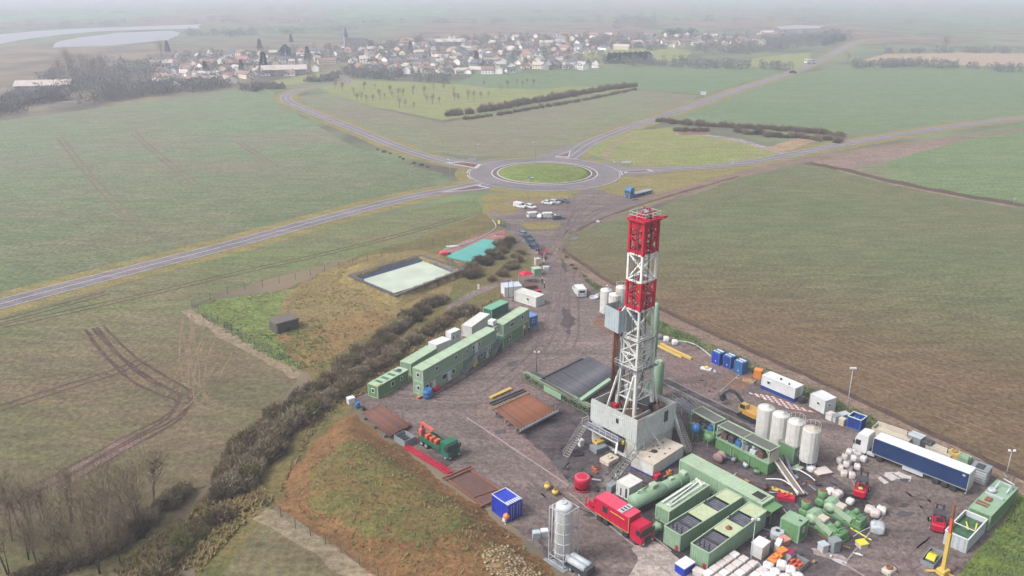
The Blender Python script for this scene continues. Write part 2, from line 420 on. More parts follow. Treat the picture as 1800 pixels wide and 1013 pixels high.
# tan stubble strip and far fields behind the right road
sheet('field',[(1500,110),(1560,95),(1700,92),(2000,98),(2400,110),(2400,128),(1800,118),(1600,112)],.03,soil('stubble',D(176,160,140),D(160,142,124),.1,6),10,3)
sheet('meadow',[(1280,118),(1330,102),(1425,92),(1430,110),(1400,121)],.03,F_mead,10,3)
sheet('meadow',[(1050,88),(1180,82),(1215,92),(1200,108),(1060,110),(1010,95)],.03,F_mead,10,3)
sheet('meadow',[(420,158),(480,143),(560,128),(600,132),(570,142),(470,155)],.03,F_mead,10,2)
sheet('lake',[(92,84),(100,74),(140,66),(210,58),(300,54),(318,58),(298,70),(200,80)],.05,WATER,20,4)
sheet('lake',[(-500,110),(-100,80),(0,60),(60,55),(150,50),(352,43),(352,50),(240,53),(160,56),(50,68),(0,77),(-120,95)],.05,WATER,25,5)
sheet('lake',[(1360,47),(1400,44),(1450,46),(1440,50),(1370,52)],.05,WATER,25,5)
# verges under the roads
def vroad(px, wd, **k): return road('grass_verge',px,wd,.03,G_verge,wob=1.2,**k)
RA=[(-500,660),(-200,590),(0,535),(200,483),(400,432),(560,388),(700,352),(790,334),(850,322)]
RB=[(835,292),(790,286),(740,272),(690,255),(640,234),(580,210),(530,190),(503,176),(512,163),(560,152),(610,145),(600,135),(585,126)]
RC=[(990,283),(1010,270),(1040,250),(1100,226),(1180,200),(1280,164),(1400,124),(1460,98),(1512,72),(1560,68),(1640,66)]
RD=[(1085,300),(1180,297),(1300,288),(1400,270),(1500,251),(1640,228),(1800,207),(2200,165)]
vroad(RA,17); vroad(RB,15); vroad(RC,16); vroad(RD,16)
CEN=P(957,304.5)
mb=MB(); mb.lathe((CEN.x,CEN.y),[(36,0),(36,.0415)],64); struct(obj('grass_verge',mb,G_verge))
road('asphalt_road',RA,7.6,.08,ASPH); road('asphalt_road',RB,7.2,.084,ASPH); road('asphalt_road',RC,7.6,.088,ASPH); road('asphalt_road',RD,7.0,.092,ASPH)
# flared entries
def fl(px): sheet('asphalt_road',px,.096,ASPH,3,0)
fl([(740,343),(800,330),(845,315),(870,330),(842,336),(790,342)])
fl([(760,274),(800,279),(850,284),(880,280),(850,300),(835,296),(785,290),(765,283)])
fl([(935,279),(985,262),(1040,243),(1052,252),(1022,268),(1022,280),(990,286)])
fl([(1060,284),(1100,294),(1180,293),(1180,303),(1100,309),(1070,322)])
def ring(name,r0,r1,z,mat,n=96,h=0):
    mb=MB()
    vs=[(CEN.x+r*math.cos(2*math.pi*k/n),CEN.y+r*math.sin(2*math.pi*k/n),zz) for r,zz in ((r0,z),(r1,z)) for k in range(n)]
    if h: vs+=[(CEN.x+r*math.cos(2*math.pi*k/n),CEN.y+r*math.sin(2*math.pi*k/n),zz) for r,zz in ((r0,0),(r1,0)) for k in range(n)]
    fs=[(k,n+k,n+(k+1)%n,(k+1)%n) for k in range(n)]
    if h: fs+=[(2*n+k,k,(k+1)%n,2*n+(k+1)%n) for k in range(n)]+[(n+k,3*n+k,3*n+(k+1)%n,n+(k+1)%n) for k in range(n)]
    mb._add(vs,fs); return struct(obj(name,mb,mat))
ring('roundabout_road',21.4,30.6,.10,ASPH)
ring('road_marking',30.0,30.25,.104,WHITE)
ring('kerb',20.9,21.4,.2,WHITE,h=1)
ring('roundabout_apron',19.1,20.9,.15,soil('apron',D(104,92,92),D(118,104,104),0,1),h=1)
ring('kerb',18.6,19.1,.26,WHITE,h=1)
mb=MB(); mb.lathe((CEN.x,CEN.y),[(18.6,0),(18.6,.22),(16,.5),(10,1.0),(4,1.25),(.3,1.3)],64)
struct(obj('roundabout_island',mb,soil('island_grass',D(104,130,62),D(124,130,72),.6,2,big=.03,mid=.12)))
# splitter islands
RED=soil('splitter',D(112,84,84),D(124,98,96),0,1)
for px in ([(775,339),(838,326),(862,331),(842,334)],[(783,287),(812,285),(846,290),(838,297)],[(975,276),(1003,266),(1000,277)],[(1098,303),(1140,299),(1150,302),(1097,305)]):
    c=[P(*p) for p in px]; cm=sum(c,Vector())/len(c)
    mb=MB(); mb.prism([(q.x,q.y) for q in c][::-1],.0,.2)
    struct(obj('kerb',mb,WHITE)); mb=MB(); mb.prism([((q.x-cm.x)*.78+cm.x,(q.y-cm.y)*.78+cm.y) for q in c][::-1],.05,.23); struct(obj('traffic_island',mb,RED))
# road markings: solid edge lines and centre line
mb=MB()
for px,wd in ((RA,7.6),(RB,7.2),(RC,7.6),(RD,7.0)):
    pts=path(px,10)[4:] if px is RC else path(px,10)
    zz=.105+.003*len(mb.f)/400
    for o in (-wd/2+.35,wd/2-.35): ribbon(mb,pts,.22,zz,off=o)
    ribbon(mb,pts,.28,zz)
struct(obj('road_marking',mb,WHITE))
# give-way dashes at the roundabout
mb=MB()
for a0,a1 in ((188,200),(168,180),(62,78),(-6,6)):
    for k in range(7):
        a=rad(a0+(a1-a0)*k/6); mb.beam((CEN.x+31*math.cos(a)-.5*math.sin(a),CEN.y+31*math.sin(a)+.5*math.cos(a),.102),(CEN.x+31*math.cos(a)+.5*math.sin(a),CEN.y+31*math.sin(a)-.5*math.cos(a),.102),.5,.01)
struct(obj('road_marking',mb,WHITE))
# site access, parking and tracks
sheet('dirt_yard',[(1008,345),(1035,327),(1058,335),(1085,345),(1145,340),(1180,345),(1150,362),(1080,380),(1030,402),(990,425),(985,445),(1000,470),(1060,512),(1110,560),(1060,600),(960,560),(948,500),(940,460),(925,430),(905,415),(880,400),(870,385),(862,372),(870,364),(905,362),(950,358),(1000,352)],.06,DIRT,2,.6)
sheet('grass_verge',[(912,396),(930,391),(960,390),(985,393),(988,398),(965,404),(930,404)],.068,G_verge,1.5,.4)
sheet('rough_grass',[(845,345),(865,340),(1000,340),(1012,346),(990,352),(900,352),(865,362),(862,372),(870,385),(850,378)],.045,G_verge,2,.5)
sheet('rough_grass',[(862,368),(875,358),(905,356),(925,362),(905,374),(880,378)],.064,G_yel,2,.6)
sheet('rough_grass',[(1060,338),(1080,318),(1180,306),(1300,292),(1330,294),(1250,318),(1170,340),(1100,346)],.045,G_verge,2,.6)
road('dirt_track',[(1140,356),(1220,330),(1300,308),(1400,284),(1500,268),(1600,254),(1800,228),(2100,190)],7,.066,TRACK,wob=1.5)
road('dirt_track',[(1420,287),(1470,296),(1560,318),(1680,342),(1800,362),(2100,425)],6,.07,RUT,wob=2)
road('dirt_track',[(1470,299),(1560,322),(1680,346),(1800,366)],1.6,.074,TRACK_L,wob=.6)
sheet('bare_earth',[(1430,284),(1520,268),(1640,250),(1700,246),(1640,262),(1560,285),(1480,296)],.05,soil('bare_earth',D(150,130,120),D(132,114,106),R0,5),3,2)
road('wet_track',[(1195,236),(1240,238),(1300,247),(1350,262),(1385,272)],5,.06,soil('puddled_dirt',D(168,162,170),D(124,112,114),0,3,fine=.6),wob=2)
sheet('bare_earth',[(1180,228),(1240,226),(1250,236),(1200,238)],.062,DIRT_B,2,1.5)
sheet('bare_earth',[(1340,262),(1400,244),(1440,246),(1400,262),(1372,268)],.062,soil('tan_earth',D(166,144,118),D(146,122,100),0,2),2,1.5)
road('dirt_track',[(1062,280),(1070,264),(1090,248),(1120,236)],3,.07,TRACK_L,wob=.8)
road('dirt_track',[(988,448),(1000,462),(1060,502),(1160,556),(1300,622),(1440,686),(1560,742),(1680,800),(1800,858),(1950,930)],4.6,.08,TRACK,wob=.7)
road('field_edge',[(983,436),(1006,452),(1066,492),(1166,546),(1306,610),(1446,673),(1566,729),(1686,785),(1800,842),(1950,908)],1.6,.085,RUT,wob=.6)
road('grass_verge',[(980,446),(978,438),(990,418),(1040,392),(1110,368),(1170,350)],1.6,.075,G_verge,wob=1)
road('rut',[(1000,412),(1050,388),(1110,366),(1180,344),(1300,310)],1.4,.078,RUT,wob=.6)
sheet('rough_grass',[(1012,474),(1060,508),(1160,566),(1300,628),(1440,690),(1560,748),(1680,806),(1700,820),(1640,800),(1500,735),(1440,705),(1300,645),(1160,585),(1080,530),(1040,505)],.06,G_lush,1.5,.6)
PADPX=[(946,470),(985,470),(1030,500),(1075,525),(1165,586),(1300,652),(1440,712),(1560,766),(1700,828),(1790,868),(1770,900),(1690,1013),(1640,1090),(1500,1250),(1180,1250),(1040,1060),(1000,1013),(930,950),(862,893),(790,842),(700,772),(625,716),(612,704),(650,690),(700,665),(760,622),(830,575),(880,535),(900,500)]
sheet('drilling_pad',PADPX,.07,DIRT,1.5,.35)
sheet('rough_grass',[(1795,868),(1840,900),(2100,1100),(1900,1400),(1600,1250),(1660,1040),(1690,1008),(1740,950),(1775,900)],.075,G_lush,1.2,.5)
# slabs of the pad
sheet('concrete_slab',[(1160,640),(1215,600),(1310,648),(1265,690),(1240,712),(1225,700)],.078,SLAB,1,.15)
sheet('concrete_slab',[(1185,690),(1235,712),(1350,770),(1440,820),(1555,905),(1480,990),(1440,1060),(1290,1100),(1180,985),(1100,905),(1080,860),(1060,800),(1160,742)],.082,ASPH_D,1,.15)
sheet('concrete_slab',[(820,735),(868,688),(930,660),(1010,640),(1060,690),(1065,760),(1000,830),(1045,885),(1010,905),(985,868),(1000,855),(850,760)],.082,SLAB,1,.2)
sheet('stained_ground',[(905,755),(960,715),(1040,700),(1062,790),(1060,850),(1000,850),(960,800)],.086,ASPH_D,1,.8)
sheet('light_concrete',[(1128,952),(1140,945),(1165,962),(1215,1000),(1250,1040),(1180,1110),(1120,1080),(1095,1035),(1122,985),(1110,965)],.09,CONC,.8,.35)
sheet('bare_earth',[(1055,552),(1075,558),(1110,585),(1075,590),(1040,570)],.084,DIRT_B,1,.4)
sheet('bare_earth',[(1265,672),(1300,650),(1330,668),(1300,690)],.084,DIRT_B,1,.4)
sheet('white_powder_spill',[(1545,842),(1556,833),(1580,830),(1602,838),(1598,848),(1575,842),(1552,852)],.1,plain('powder',D(205,198,198),.9,var=.25,scale=3),.5,.5)
sheet('white_powder_spill',[(1462,985),(1470,982),(1490,990),(1486,996)],.1,WHITE,.5,.2)
sheet('pale_spill',[(1425,964),(1440,968),(1480,978),(1490,984),(1460,984),(1430,975)],.1,CONC,.5,.3)
# slab joints / drainage kerbs
mb=MB()
for a,b_ in (((1000,855),(858,760)),((1100,905),(1180,970)),((1040,895),(1100,940)),((1555,905),(1488,988)),((1488,988),(1455,975)),((1265,690),(1312,648)),((1350,815),(1420,870)),((1480,990),(1560,1040)),((858,760),(820,735)),((1000,868),(1180,1013)),((1180,1013),(1210,1040)),((1480,810),(1510,870))):
    p,q=P(*a),P(*b_); mb.beam((p.x,p.y,.11),(q.x,q.y,.11),.22,.12)
struct(obj('kerb',mb,plain('kerb_concrete',D(160,150,148),.9)))
# wheel ruts on the pad and in the fields
mb=MB()
def ruts(lines, wd=.45, z=.09, gap=1.9, mbx=None, wob=.15):
    for px in lines:
        pts=path(px,8); z+=.0025
        for o in (-gap/2,gap/2): ribbon(mbx,pts,wd,z,off=o,wob=wob,seed=len(px))
ruts([[(0,575),(250,520),(420,480),(640,430),(850,372)],[(0,718),(120,680),(200,655),(265,628)],[(160,578),(190,620),(240,665),(290,690),(318,700),(320,715),(290,740),(220,775),(120,830),(0,890)],
      [(172,575),(205,610),(240,640),(280,665),(322,690),(326,705),(300,740),(230,780),(130,838)],[(165,582),(200,628),(232,650)],[(0,566),(80,545),(190,515)]],.6,.045,2.3,mb,.25)
mb2=MB(); ruts([[(325,560),(340,640),(345,690),(378,720)],[(350,560),(345,600),(300,700)],[(330,555),(325,640),(350,700),(375,715)],[(400,620),(360,690),(330,720)],[(390,560),(360,620),(350,690),(370,720)]],.35,.046,2.0,mb2,.3)
struct(obj('wheel_ruts',mb,RUT)); struct(obj('wheel_ruts',mb2,RUT_L))
road('dirt_track',[(330,545),(360,568),(420,602),(480,638),(525,662)],2.8,.05,TRACK_L,wob=1.2)
road('dirt_track',[(0,905),(40,880),(100,850),(180,806),(240,770)],4.5,.043,soil('muddy',D(128,108,106),D(118,102,92),0,3),wob=1.5)
road('dirt_track',[(455,905),(520,935),(600,985),(680,1050)],3.2,.06,TRACK_L,wob=1.0)
mb=MB(); ruts([[(980,470),(975,540),(960,600),(900,660),(830,700),(700,690)],[(700,745),(850,830),(960,905),(1040,1013)],[(800,720),(870,790),(960,860),(1010,960)],[(1000,480),(1010,560),(990,620),(900,640)],
   [(1540,840),(1600,880),(1660,900),(1600,960)],[(1620,860),(1540,900),(1560,960),(1600,1013)],[(960,350),(1010,370),(990,410),(960,450)],[(1140,352),(1060,368),(1000,410),(975,450)]],.5,.094,2.1,mb,.3)
ruts([[(985,470),(985,540),(975,600),(915,665),(850,705),(720,700)],[(700,735),(850,812),(975,900),(1060,1013)],[(770,715),(850,775),(955,850),(1000,930)],[(1560,835),(1620,880),(1650,940),(1590,1000)],[(960,470),(955,545),(930,610),(880,660)],[(1005,345),(1000,380),(970,430)],[(1060,340),(1020,370),(985,415),(970,460)],[(1180,620),(1240,650),(1300,690)]],.28,.0965,2.0,mb,.25)
struct(obj('wheel_ruts',mb,soil('rut_pad',D(106,94,96),D(122,109,111),0,2,fine=1.8)))
mb=MB()
for k,(a,b_) in enumerate((((1235,560),(1830,800)),((1300,562),(1830,765)),((1380,575),(1830,738)),((1480,590),(1830,705)),((1210,575),(1830,838)),((1560,600),(1830,682)))):
    ruts([[a,((a[0]+b_[0])/2,(a[1]+b_[1])/2+1.5),b_]],.3,.035+.006*k,2.2,mb,.2)
struct(obj('wheel_ruts',mb,soil('tramline_pale',D(134,118,96),D(118,104,84),0,2,big=.1,mid=.4,fine=1.8)))
mb=MB(); ruts([[(105,243),(150,300),(190,345),(238,392)],[(235,235),(300,290),(345,325)],[(420,250),(480,290)]],.9,.04,2.4,mb,.5)
ruts([[(1150,395),(1250,350),(1330,330),(1412,318)],[(1165,410),(1260,362),(1345,340)]],.5,.05,2.2,mb,.4)
struct(obj('wheel_ruts',mb,soil('tramline_dark',D(112,100,90),D(124,114,96),0,2,big=.1,mid=.4,fine=1.8)))
# ---------------------------------------------------------------- earth banks (height fields)
def pip(x,y,poly):
    ins=False; n=len(poly)
    for i in range(n):
        x1,y1=poly[i]; x2,y2=poly[(i+1)%n]
        if (y1>y)!=(y2>y) and x<(x2-x1)*(y-y1)/(y2-y1)+x1: ins=not ins
    return ins
def sdist(x,y,poly):
    m=1e9; n=len(poly)
    for i in range(n):
        x1,y1=poly[i]; x2,y2=poly[(i+1)%n]; dx,dy=x2-x1,y2-y1
        t=max(0,min(1,((x-x1)*dx+(y-y1)*dy)/(dx*dx+dy*dy))); m=min(m,math.hypot(x-x1-t*dx,y-y1-t*dy))
    return m if pip(x,y,poly) else -m
def mound(name, poly, hfun, mat, step=.9):
    xs=[p[0] for p in poly]; ys=[p[1] for p in poly]; x0,x1,y0,y1=min(xs)-1.5,max(xs)+1.5,min(ys)-1.5,max(ys)+1.5
    nx=int((x1-x0)/step)+1; ny=int((y1-y0)/step)+1; idx={}; vs=[]; fs=[]
    for j in range(ny):
        for i in range(nx):
            x=x0+i*step; y=y0+j*step; d=sdist(x,y,poly)
            if d<-1.6: continue
            idx[(i,j)]=len(vs); vs.append((x,y,hfun(x,y,d)))
    for (i,j),k in idx.items():
        if (i+1,j) in idx and (i,j+1) in idx and (i+1,j+1) in idx: fs.append((k,idx[(i+1,j)],idx[(i+1,j+1)],idx[(i,j+1)]))
    mb=MB(); mb._add(vs,fs,True); return struct(obj(name,mb,mat))
def ss(t): t=max(0,min(1,t)); return t*t*(3-2*t)
BANK=[W2(*p) for p in ((622,720),(700,778),(790,848),(862,898),(930,955),(1000,1020),(1080,1130),(880,1200),(700,1060),(560,950),(478,890),(500,830),(545,770))]
def bh(x,y,d):
    n=noise.noise(Vector((x*.25,y*.25,1)))*.35+noise.noise(Vector((x*.9,y*.9,4)))*.16
    return -.25+ (2.6*ss((d+.6)/9)+.12) + n*ss((d+1)/3)
BANKM=soil('bank_earth',D(140,106,72),D(120,92,62),R1,2,big=.07,mid=.14,fine=1.5,speck=D(88,112,60),speckamt=.55,bump=.9,lo=.36,hi=.62)
mound('earth_bank',BANK,bh,BANKM)
# greener top of the bank as a skin 3 cm above it
TOP=[W2(*p) for p in ((600,800),(640,790),(700,826),(790,880),(840,930),(760,990),(640,960),(540,900),(545,850))]
mound('bank_vegetation',TOP,lambda x,y,d:bh(x,y,sdist(x,y,BANK))+(.05 if d>0 else -.4)+.12*noise.noise(Vector((x*.5,y*.5,8))),soil('bank_green',D(106,108,62),D(122,102,66),R1,1.5,big=.12,mid=.3,fine=1.6,speck=D(74,110,60),speckamt=.55,bump=.8,lo=.38,hi=.62))
STN=[W2(*p) for p in ((850,990),(885,968),(925,988),(970,1030),(900,1070),(850,1025))]
mound('stony_patch',STN,lambda x,y,d:bh(x,y,sdist(x,y,BANK))+(.05 if d>0 else -.4)+.1*noise.noise(Vector((x*.8,y*.8,2))),soil('stones',D(168,142,104),D(128,98,62),0,1,mid=.6,fine=2.2,speck=D(205,190,160),speckamt=.9,bump=1))
# grassy slope between pad and hedge
sheet('rough_grass',[(622,716),(612,704),(650,690),(700,665),(760,622),(830,575),(880,535),(900,500),(940,470),(925,430),(880,470),(800,540),(690,610),(600,680),(540,745),(480,850),(470,900),(500,880),(560,800)],.05,G_rough,1.5,.6)
sheet('rough_grass',[(905,425),(880,395),(850,375),(720,425),(640,445),(500,510),(470,560),(520,640),(560,680),(420,800),(330,905),(345,1013),(300,1200),(380,1030),(470,900),(560,740),(700,620),(830,540),(900,470)],.045,G_rough,1.5,.6)
sheet('meadow',[(340,545),(372,528),(520,508),(505,560),(470,560),(490,600),(530,645),(520,648),(430,600)],.055,soil('bright_grass',D(112,132,72),D(112,124,74),R0,2,big=.05,mid=.15),1.5,.6)
sheet('dry_grass',[(478,575),(500,520),(560,480),(640,450),(740,440),(800,480),(790,520),(720,545),(640,590),(560,645),(530,645),(490,600)],.062,G_yel,1.5,.6)
sheet('bare_earth',[(480,590),(530,585),(600,560),(660,545),(700,555),(640,595),(560,640),(525,640)],.066,soil('orange_earth',D(144,118,80),D(130,110,72),R0,2,big=.06,mid=.2,fine=1.5,speck=D(104,124,66),speckamt=.7,bump=.7),1.2,1.0)
sheet('dirt_yard',[(768,448),(800,430),(850,412),(885,405),(905,425),(880,440),(820,462),(800,462)],.066,soil('pink_gravel',D(160,122,114),D(140,112,106),R0,3,fine=1.4),1.2,.5)
road('dirt_track',[(790,545),(830,518),(870,502),(900,490)],2.6,.07,DIRT,wob=.8)
# ---------------------------------------------------------------- lagoon: berm, liner, pale water
TZ,WZ=1.7,.7
lin_px=[(616,484),(738,449),(810,474),(696,519)]; wat_px=[(632,493),(746,459),(800,482),(688,517)]
LT=[P(x,y,TZ) for x,y in lin_px]; cL=sum(LT,Vector())/4
WT=[P(x,y,WZ) for x,y in wat_px]
LB=[q.lerp(cL,.22)*1 for q in LT]
LB=[Vector((WT[i].x,WT[i].y,WZ-.35)) for i in range(4)]
lp=[(q.x,q.y) for q in LT]
BERM=[W2(*p) for p in ((585,498),(604,470),(690,444),(737,438),(800,452),(822,470),(812,486),(720,540),(694,548),(660,532),(615,512))]
def berm(x,y,d):
    e=sdist(x,y,lp)
    n=noise.noise(Vector((x*.3,y*.3,3)))*.25
    if e>.9: return -1.0
    return min(TZ-.03, -.3+2.1*ss((d+.5)/7)+n) if e<-.5 else TZ-.03
mound('lagoon_berm',BERM,berm,G_yel,.7)
mb=MB()
for i in range(4):
    j=(i+1)%4; mb.quad(LT[i],LT[j],LB[j],LB[i])
    o=[(q-cL).normalized()*.9 for q in (LT[i],LT[j])]
    mb.quad(LT[i]+o[0]+Vector((0,0,.05)),LT[j]+o[1]+Vector((0,0,.05)),LT[j]+Vector((0,0,.04)),LT[i]+Vector((0,0,.04)))
LINER=plain('pond_liner',D(68,76,100),.45,var=.3,scale=.6)
lag=thing('storage_lagoon','square lagoon with pale green water inside a dark blue-grey liner','lagoon',tuple(Vector((cL.x,cL.y,0))))
o=obj('liner',mb,LINER,lag); o.location=-Vector((cL.x,cL.y,0))
mb=MB(); mb.quad(*[Vector((q.x,q.y,WZ)) for q in WT])
PW=plain('lagoon_water',D(194,206,188),.35,var=.15,scale=.16); PW.node_tree.nodes['Principled BSDF'].inputs['Roughness'].default_value=.35
o=obj('water',mb,PW,lag); o.location=-Vector((cL.x,cL.y,0))
TQ=[P(x,y,.9) for x,y in ((786,449),(850,420),(884,424),(862,448),(826,458))]; c=sum(TQ,Vector())/5
tp=thing('covered_basin','basin under a turquoise tarpaulin beside the lagoon','basin',(c.x,c.y,0))
mb=MB(); pl=[(q.x-c.x,q.y-c.y) for q in TQ][::-1]
mb.prism(pl,0,.7); obj('basin_wall',mb,plain('basin_wall',D(60,110,100),.6),tp)
mb=MB(); vs=[(x*1.02,y*1.02,.75) for x,y in pl]+[(x*.5,y*.5,.95+.1*i%2) for i,(x,y) in enumerate(pl)]+[(0,0,.9)]
n=5; mb._add(vs,[(i,(i+1)%n,n+(i+1)%n,n+i) for i in range(n)]+[(n+i,n+(i+1)%n,2*n) for i in range(n)],True)
mb._add([(x*1.02,y*1.02,.75) for x,y in pl]+[(x*1.03,y*1.03,.3) for x,y in pl],[(i,5+i,5+(i+1)%5,(i+1)%5) for i in range(5)])
obj('tarpaulin',mb,paint('turquoise_tarp',D(86,168,160),.5,.6,D(70,120,110),scale=.5),tp)
# ---------------------------------------------------------------- shared materials
GREEN=paint('light_green_paint',D(146,178,148),.55,.4,D(112,118,96),scale=.9,streak=.9)
GREEN_R=paint('light_green_roof',D(172,196,166),.6,.55,D(140,134,118),scale=.7,rust=.12)
GREEN_M=paint('mid_green_paint',D(104,150,100),.5,.55,D(96,92,76),scale=.9,streak=1,rust=.1)
GREEN_D=paint('dark_green_paint',D(58,116,92),.5,.35,D(90,96,84))
WHITEP=paint('white_paint',D(228,230,232),.5,.35,D(168,160,150),scale=.8)
WHITEC=paint('dirty_white_paint',D(222,222,218),.6,.45,D(150,138,120),scale=.9,streak=1,rust=.12)
CELL=paint('cell_grey_sheet',D(206,212,210),.55,.55,D(128,124,116),scale=.8,streak=1.1,rust=.1)
CREAM=paint('cream_top',D(208,198,184),.7,.7,D(158,136,112),scale=1.2,rust=.25)
GREY=paint('grey_paint',D(142,150,156),.5,.4,D(112,108,104))
LGREY=paint('light_grey_steel',D(190,198,204),.5,.4,D(130,128,126))
DGREY=plain('dark_grey_steel',D(78,80,86),.55,.2)
BLACK=plain('black_rubber',(.018,.018,.02),.8)
BLUE=paint('dark_blue_paint',D(28,62,150),.45,.2,D(60,70,100))
BLUEV=paint('vivid_blue_paint',D(30,60,190),.4,.15,D(60,70,120))
BLUEM=paint('mid_blue_paint',D(52,110,170),.45,.3,D(80,90,110))
NAVY=paint('navy_curtain',D(0,48,98),.5,.08,D(30,56,100),scale=.4,streak=1)
REDP=paint('red_paint',D(200,8,62),.45,.25,D(120,60,60))
REDM=paint('mast_red_paint',D(196,10,52),.5,.25,D(120,50,50))
REDR=paint('red_roof',D(222,72,104),.5,.4,D(190,110,110))
WHITEM=paint('mast_white_paint',D(240,240,240),.5,.25,D(170,160,150))
LATT=paint('lattice_grey_paint',D(220,224,220),.5,.4,D(140,134,124))
YELLOW=paint('yellow_paint',D(216,186,96),.5,.3,D(150,120,60))
YEL2=paint('bright_yellow_plastic',D(226,214,60),.5,.15,D(160,150,60))
ORANGE=paint('orange_paint',D(228,140,64),.5,.3,D(140,100,70))
ORANGE2=paint('red_orange_paint',D(214,92,58),.5,.35,D(140,90,70))
RUST=paint('rusty_steel',D(136,84,62),.85,.7,D(96,62,52),scale=1.4,rust=.5)
RUST2=paint('orange_rust',D(138,84,56),.85,.7,D(112,72,50),scale=1.2,rust=.6)
RUSTD=paint('dark_rust',D(104,74,66),.85,.6,D(80,60,56),scale=1.2)
PIPEG=paint('grey_drill_pipe',D(90,90,100),.5,.5,D(108,92,86),metal=.3,scale=1.0)
DECKG=paint('pale_green_deck',D(188,200,164),.7,.7,D(160,140,96),scale=1.1,rust=.12)
MESHG=plain('grey_grating',D(116,116,132),.7,.1,var=.3,scale=1.5)
WOOD=plain('timber',D(170,142,104),.85,var=.3)
SACK=plain('white_sack_cloth',D(236,232,232),.85,var=.08,scale=3)
SACKP=plain('pinkish_sack_cloth',D(220,210,206),.85,var=.1,scale=3)
MAGENTA=plain('magenta_liner',D(150,40,90),.6)
SKIN=plain('skin',D(200,150,125),.6,var=.05)
CLOTHK=plain('dark_clothes',D(44,46,58),.9)
CLOTHO=plain('orange_jacket',D(232,96,50),.8,var=.1)
CLOTHY=plain('yellow_vest',D(222,222,60),.8,var=.1)
HELM=plain('white_helmet',D(230,230,230),.4,var=.03)
GL=glass('window_glass'); GLB=glass('blue_glass',(.05,.08,.12))
def place(p, q, W=None, z=0.0, L=None):
    "corner p, direction to q (both px at height z); local x along it, local y away from the camera"
    a=P(*p,z); b=P(*q,z); return (a.x,a.y,0), ang(a,b), (L or (b-a).length)
# ---------------------------------------------------------------- boxes
def frame_mb(L,W,H,t=.16,z0=0,posts=True):
    mb=MB()
    if posts:
        for x in (0,L-t):
            for y in (0,W-t): mb.box(x-.02,x+t+.02,y-.02,y+t+.02,z0,H)
    for y in (-.025,W-t+.025):
        for z in (z0,H-t): mb.box(t+.02,L-t-.02,y,y+t,z+.01,z+t+.012)
    for x in (-.025,L-t+.025):
        for z in (z0,H-t): mb.box(x,x+t,t+.02,W-t-.02,z+.01,z+t+.012)
    return mb
def window(parent, x, z, w, h, y=0, face='front', L=0, fm=None, gm=None, label=None):
    "window with frame, pane and sill on the front (y=y) or an end face"
    f=MB(); g=MB(); s=MB(); t=.1
    if face=='front':
        for a in ((x,x+w,z,z+t),(x,x+w,z+h-t,z+h),(x,x+t,z+t,z+h-t),(x+w-t,x+w,z+t,z+h-t)): f.box(a[0],a[1],y-.07,y+.02,a[2],a[3])
        g.box(x+t,x+w-t,y-.03,y+.02,z+t,z+h-t)
    else:
        X=0 if face=='left' else L; e=-1 if face=='left' else 1
        for a in ((x,x+w,z,z+t),(x,x+w,z+h-t,z+h),(x,x+t,z+t,z+h-t),(x+w-t,x+w,z+t,z+h-t)): f.box(min(X-.02*e,X+.07*e),max(X-.02*e,X+.07*e),a[0],a[1],a[2],a[3])
        g.box(min(X-.02*e,X+.03*e),max(X-.02*e,X+.03*e),x+t,x+w-t,z+t,z+h-t)
    wo=obj('window',f,fm or WHITEP,parent); obj('pane',g,gm or GL,wo)
    return wo
def door(parent, x, w=.95, h=2.05, y=0, z=.12, mat=None, face='front', L=0):
    d=MB(); hd=MB()
    if face=='front': d.box(x,x+w,y-.05,y+.02,z,z+h); hd.box(x+w-.18,x+w-.06,y-.12,y-.05,z+1,z+1.06)
    else:
        X=0 if face=='left' else L; e=-1 if face=='left' else 1
        d.box(min(X-.02*e,X+.05*e),max(X-.02*e,X+.05*e),x,x+w,z,z+h); hd.box(min(X+.05*e,X+.12*e),max(X+.05*e,X+.12*e),x+w-.18,x+w-.06,z+1,z+1.06)
    do=obj('door',d,mat or WHITEP,parent); obj('handle',hd,DGREY,do); return do
def container(name,label,cat,p,q,W,H,mat,roof=None,zt=None,L=None,group=None,z0=0,frame=None,corr=True,pitch=.34,roofribs=True):
    "closed steel box; p,q px of the front edge seen at height zt (0: foot, H: roof edge)"
    loc,rot,L=place(p,q,z=(zt or 0),L=L)
    t=thing(name,label,cat,(loc[0],loc[1],z0),rot,group)
    mb=MB()
    if corr:
        mb.corr((0,.03),(L,.03),.15,H-.14,pitch); mb.corr((L-.03,0),(L-.03,W),.15,H-.14,pitch); mb.corr((L,W-.03),(0,W-.03),.15,H-.14,pitch); mb.corr((.03,W),(.03,0),.15,H-.14,pitch)
    else: mb.box(.03,L-.03,.03,W-.03,.15,H-.14)
    mb.box(.05,L-.05,.05,W-.05,.02,.14)
    obj('wall',mb,mat,t)
    r=MB(); r.box(.1,L-.1,.1,W-.1,H-.12,H-.03)
    if roofribs:
        n=int(L/.6)
        for i in range(n): r.box(.2+i*(L-.4)/n,.2+i*(L-.4)/n+.3,.15,W-.15,H-.03,H+.0)
    obj('roof',r,roof or mat,t)
    obj('frame',frame_mb(L,W,H),frame or roof or mat,t)
    t['L']=L
    return t
def locks(t,L,W,H,mat,side='right'):
    "two container doors with locking bars on one end"
    X=L if side=='right' else 0; e=1 if side=='right' else -1
    for y in (.18,W/2+.02):
        d=MB(); d.box(min(X,X+.04*e),max(X,X+.04*e),y,y+W/2-.22,.2,H-.2); do=obj('door',d,mat,t)
        b=MB()
        for k in (.3,.75): b.tube([(X+.08*e,y+k*(W/2-.22),.22),(X+.08*e,y+k*(W/2-.22),H-.22)],.03,6)
        obj('lock_bar',b,LGREY,do)
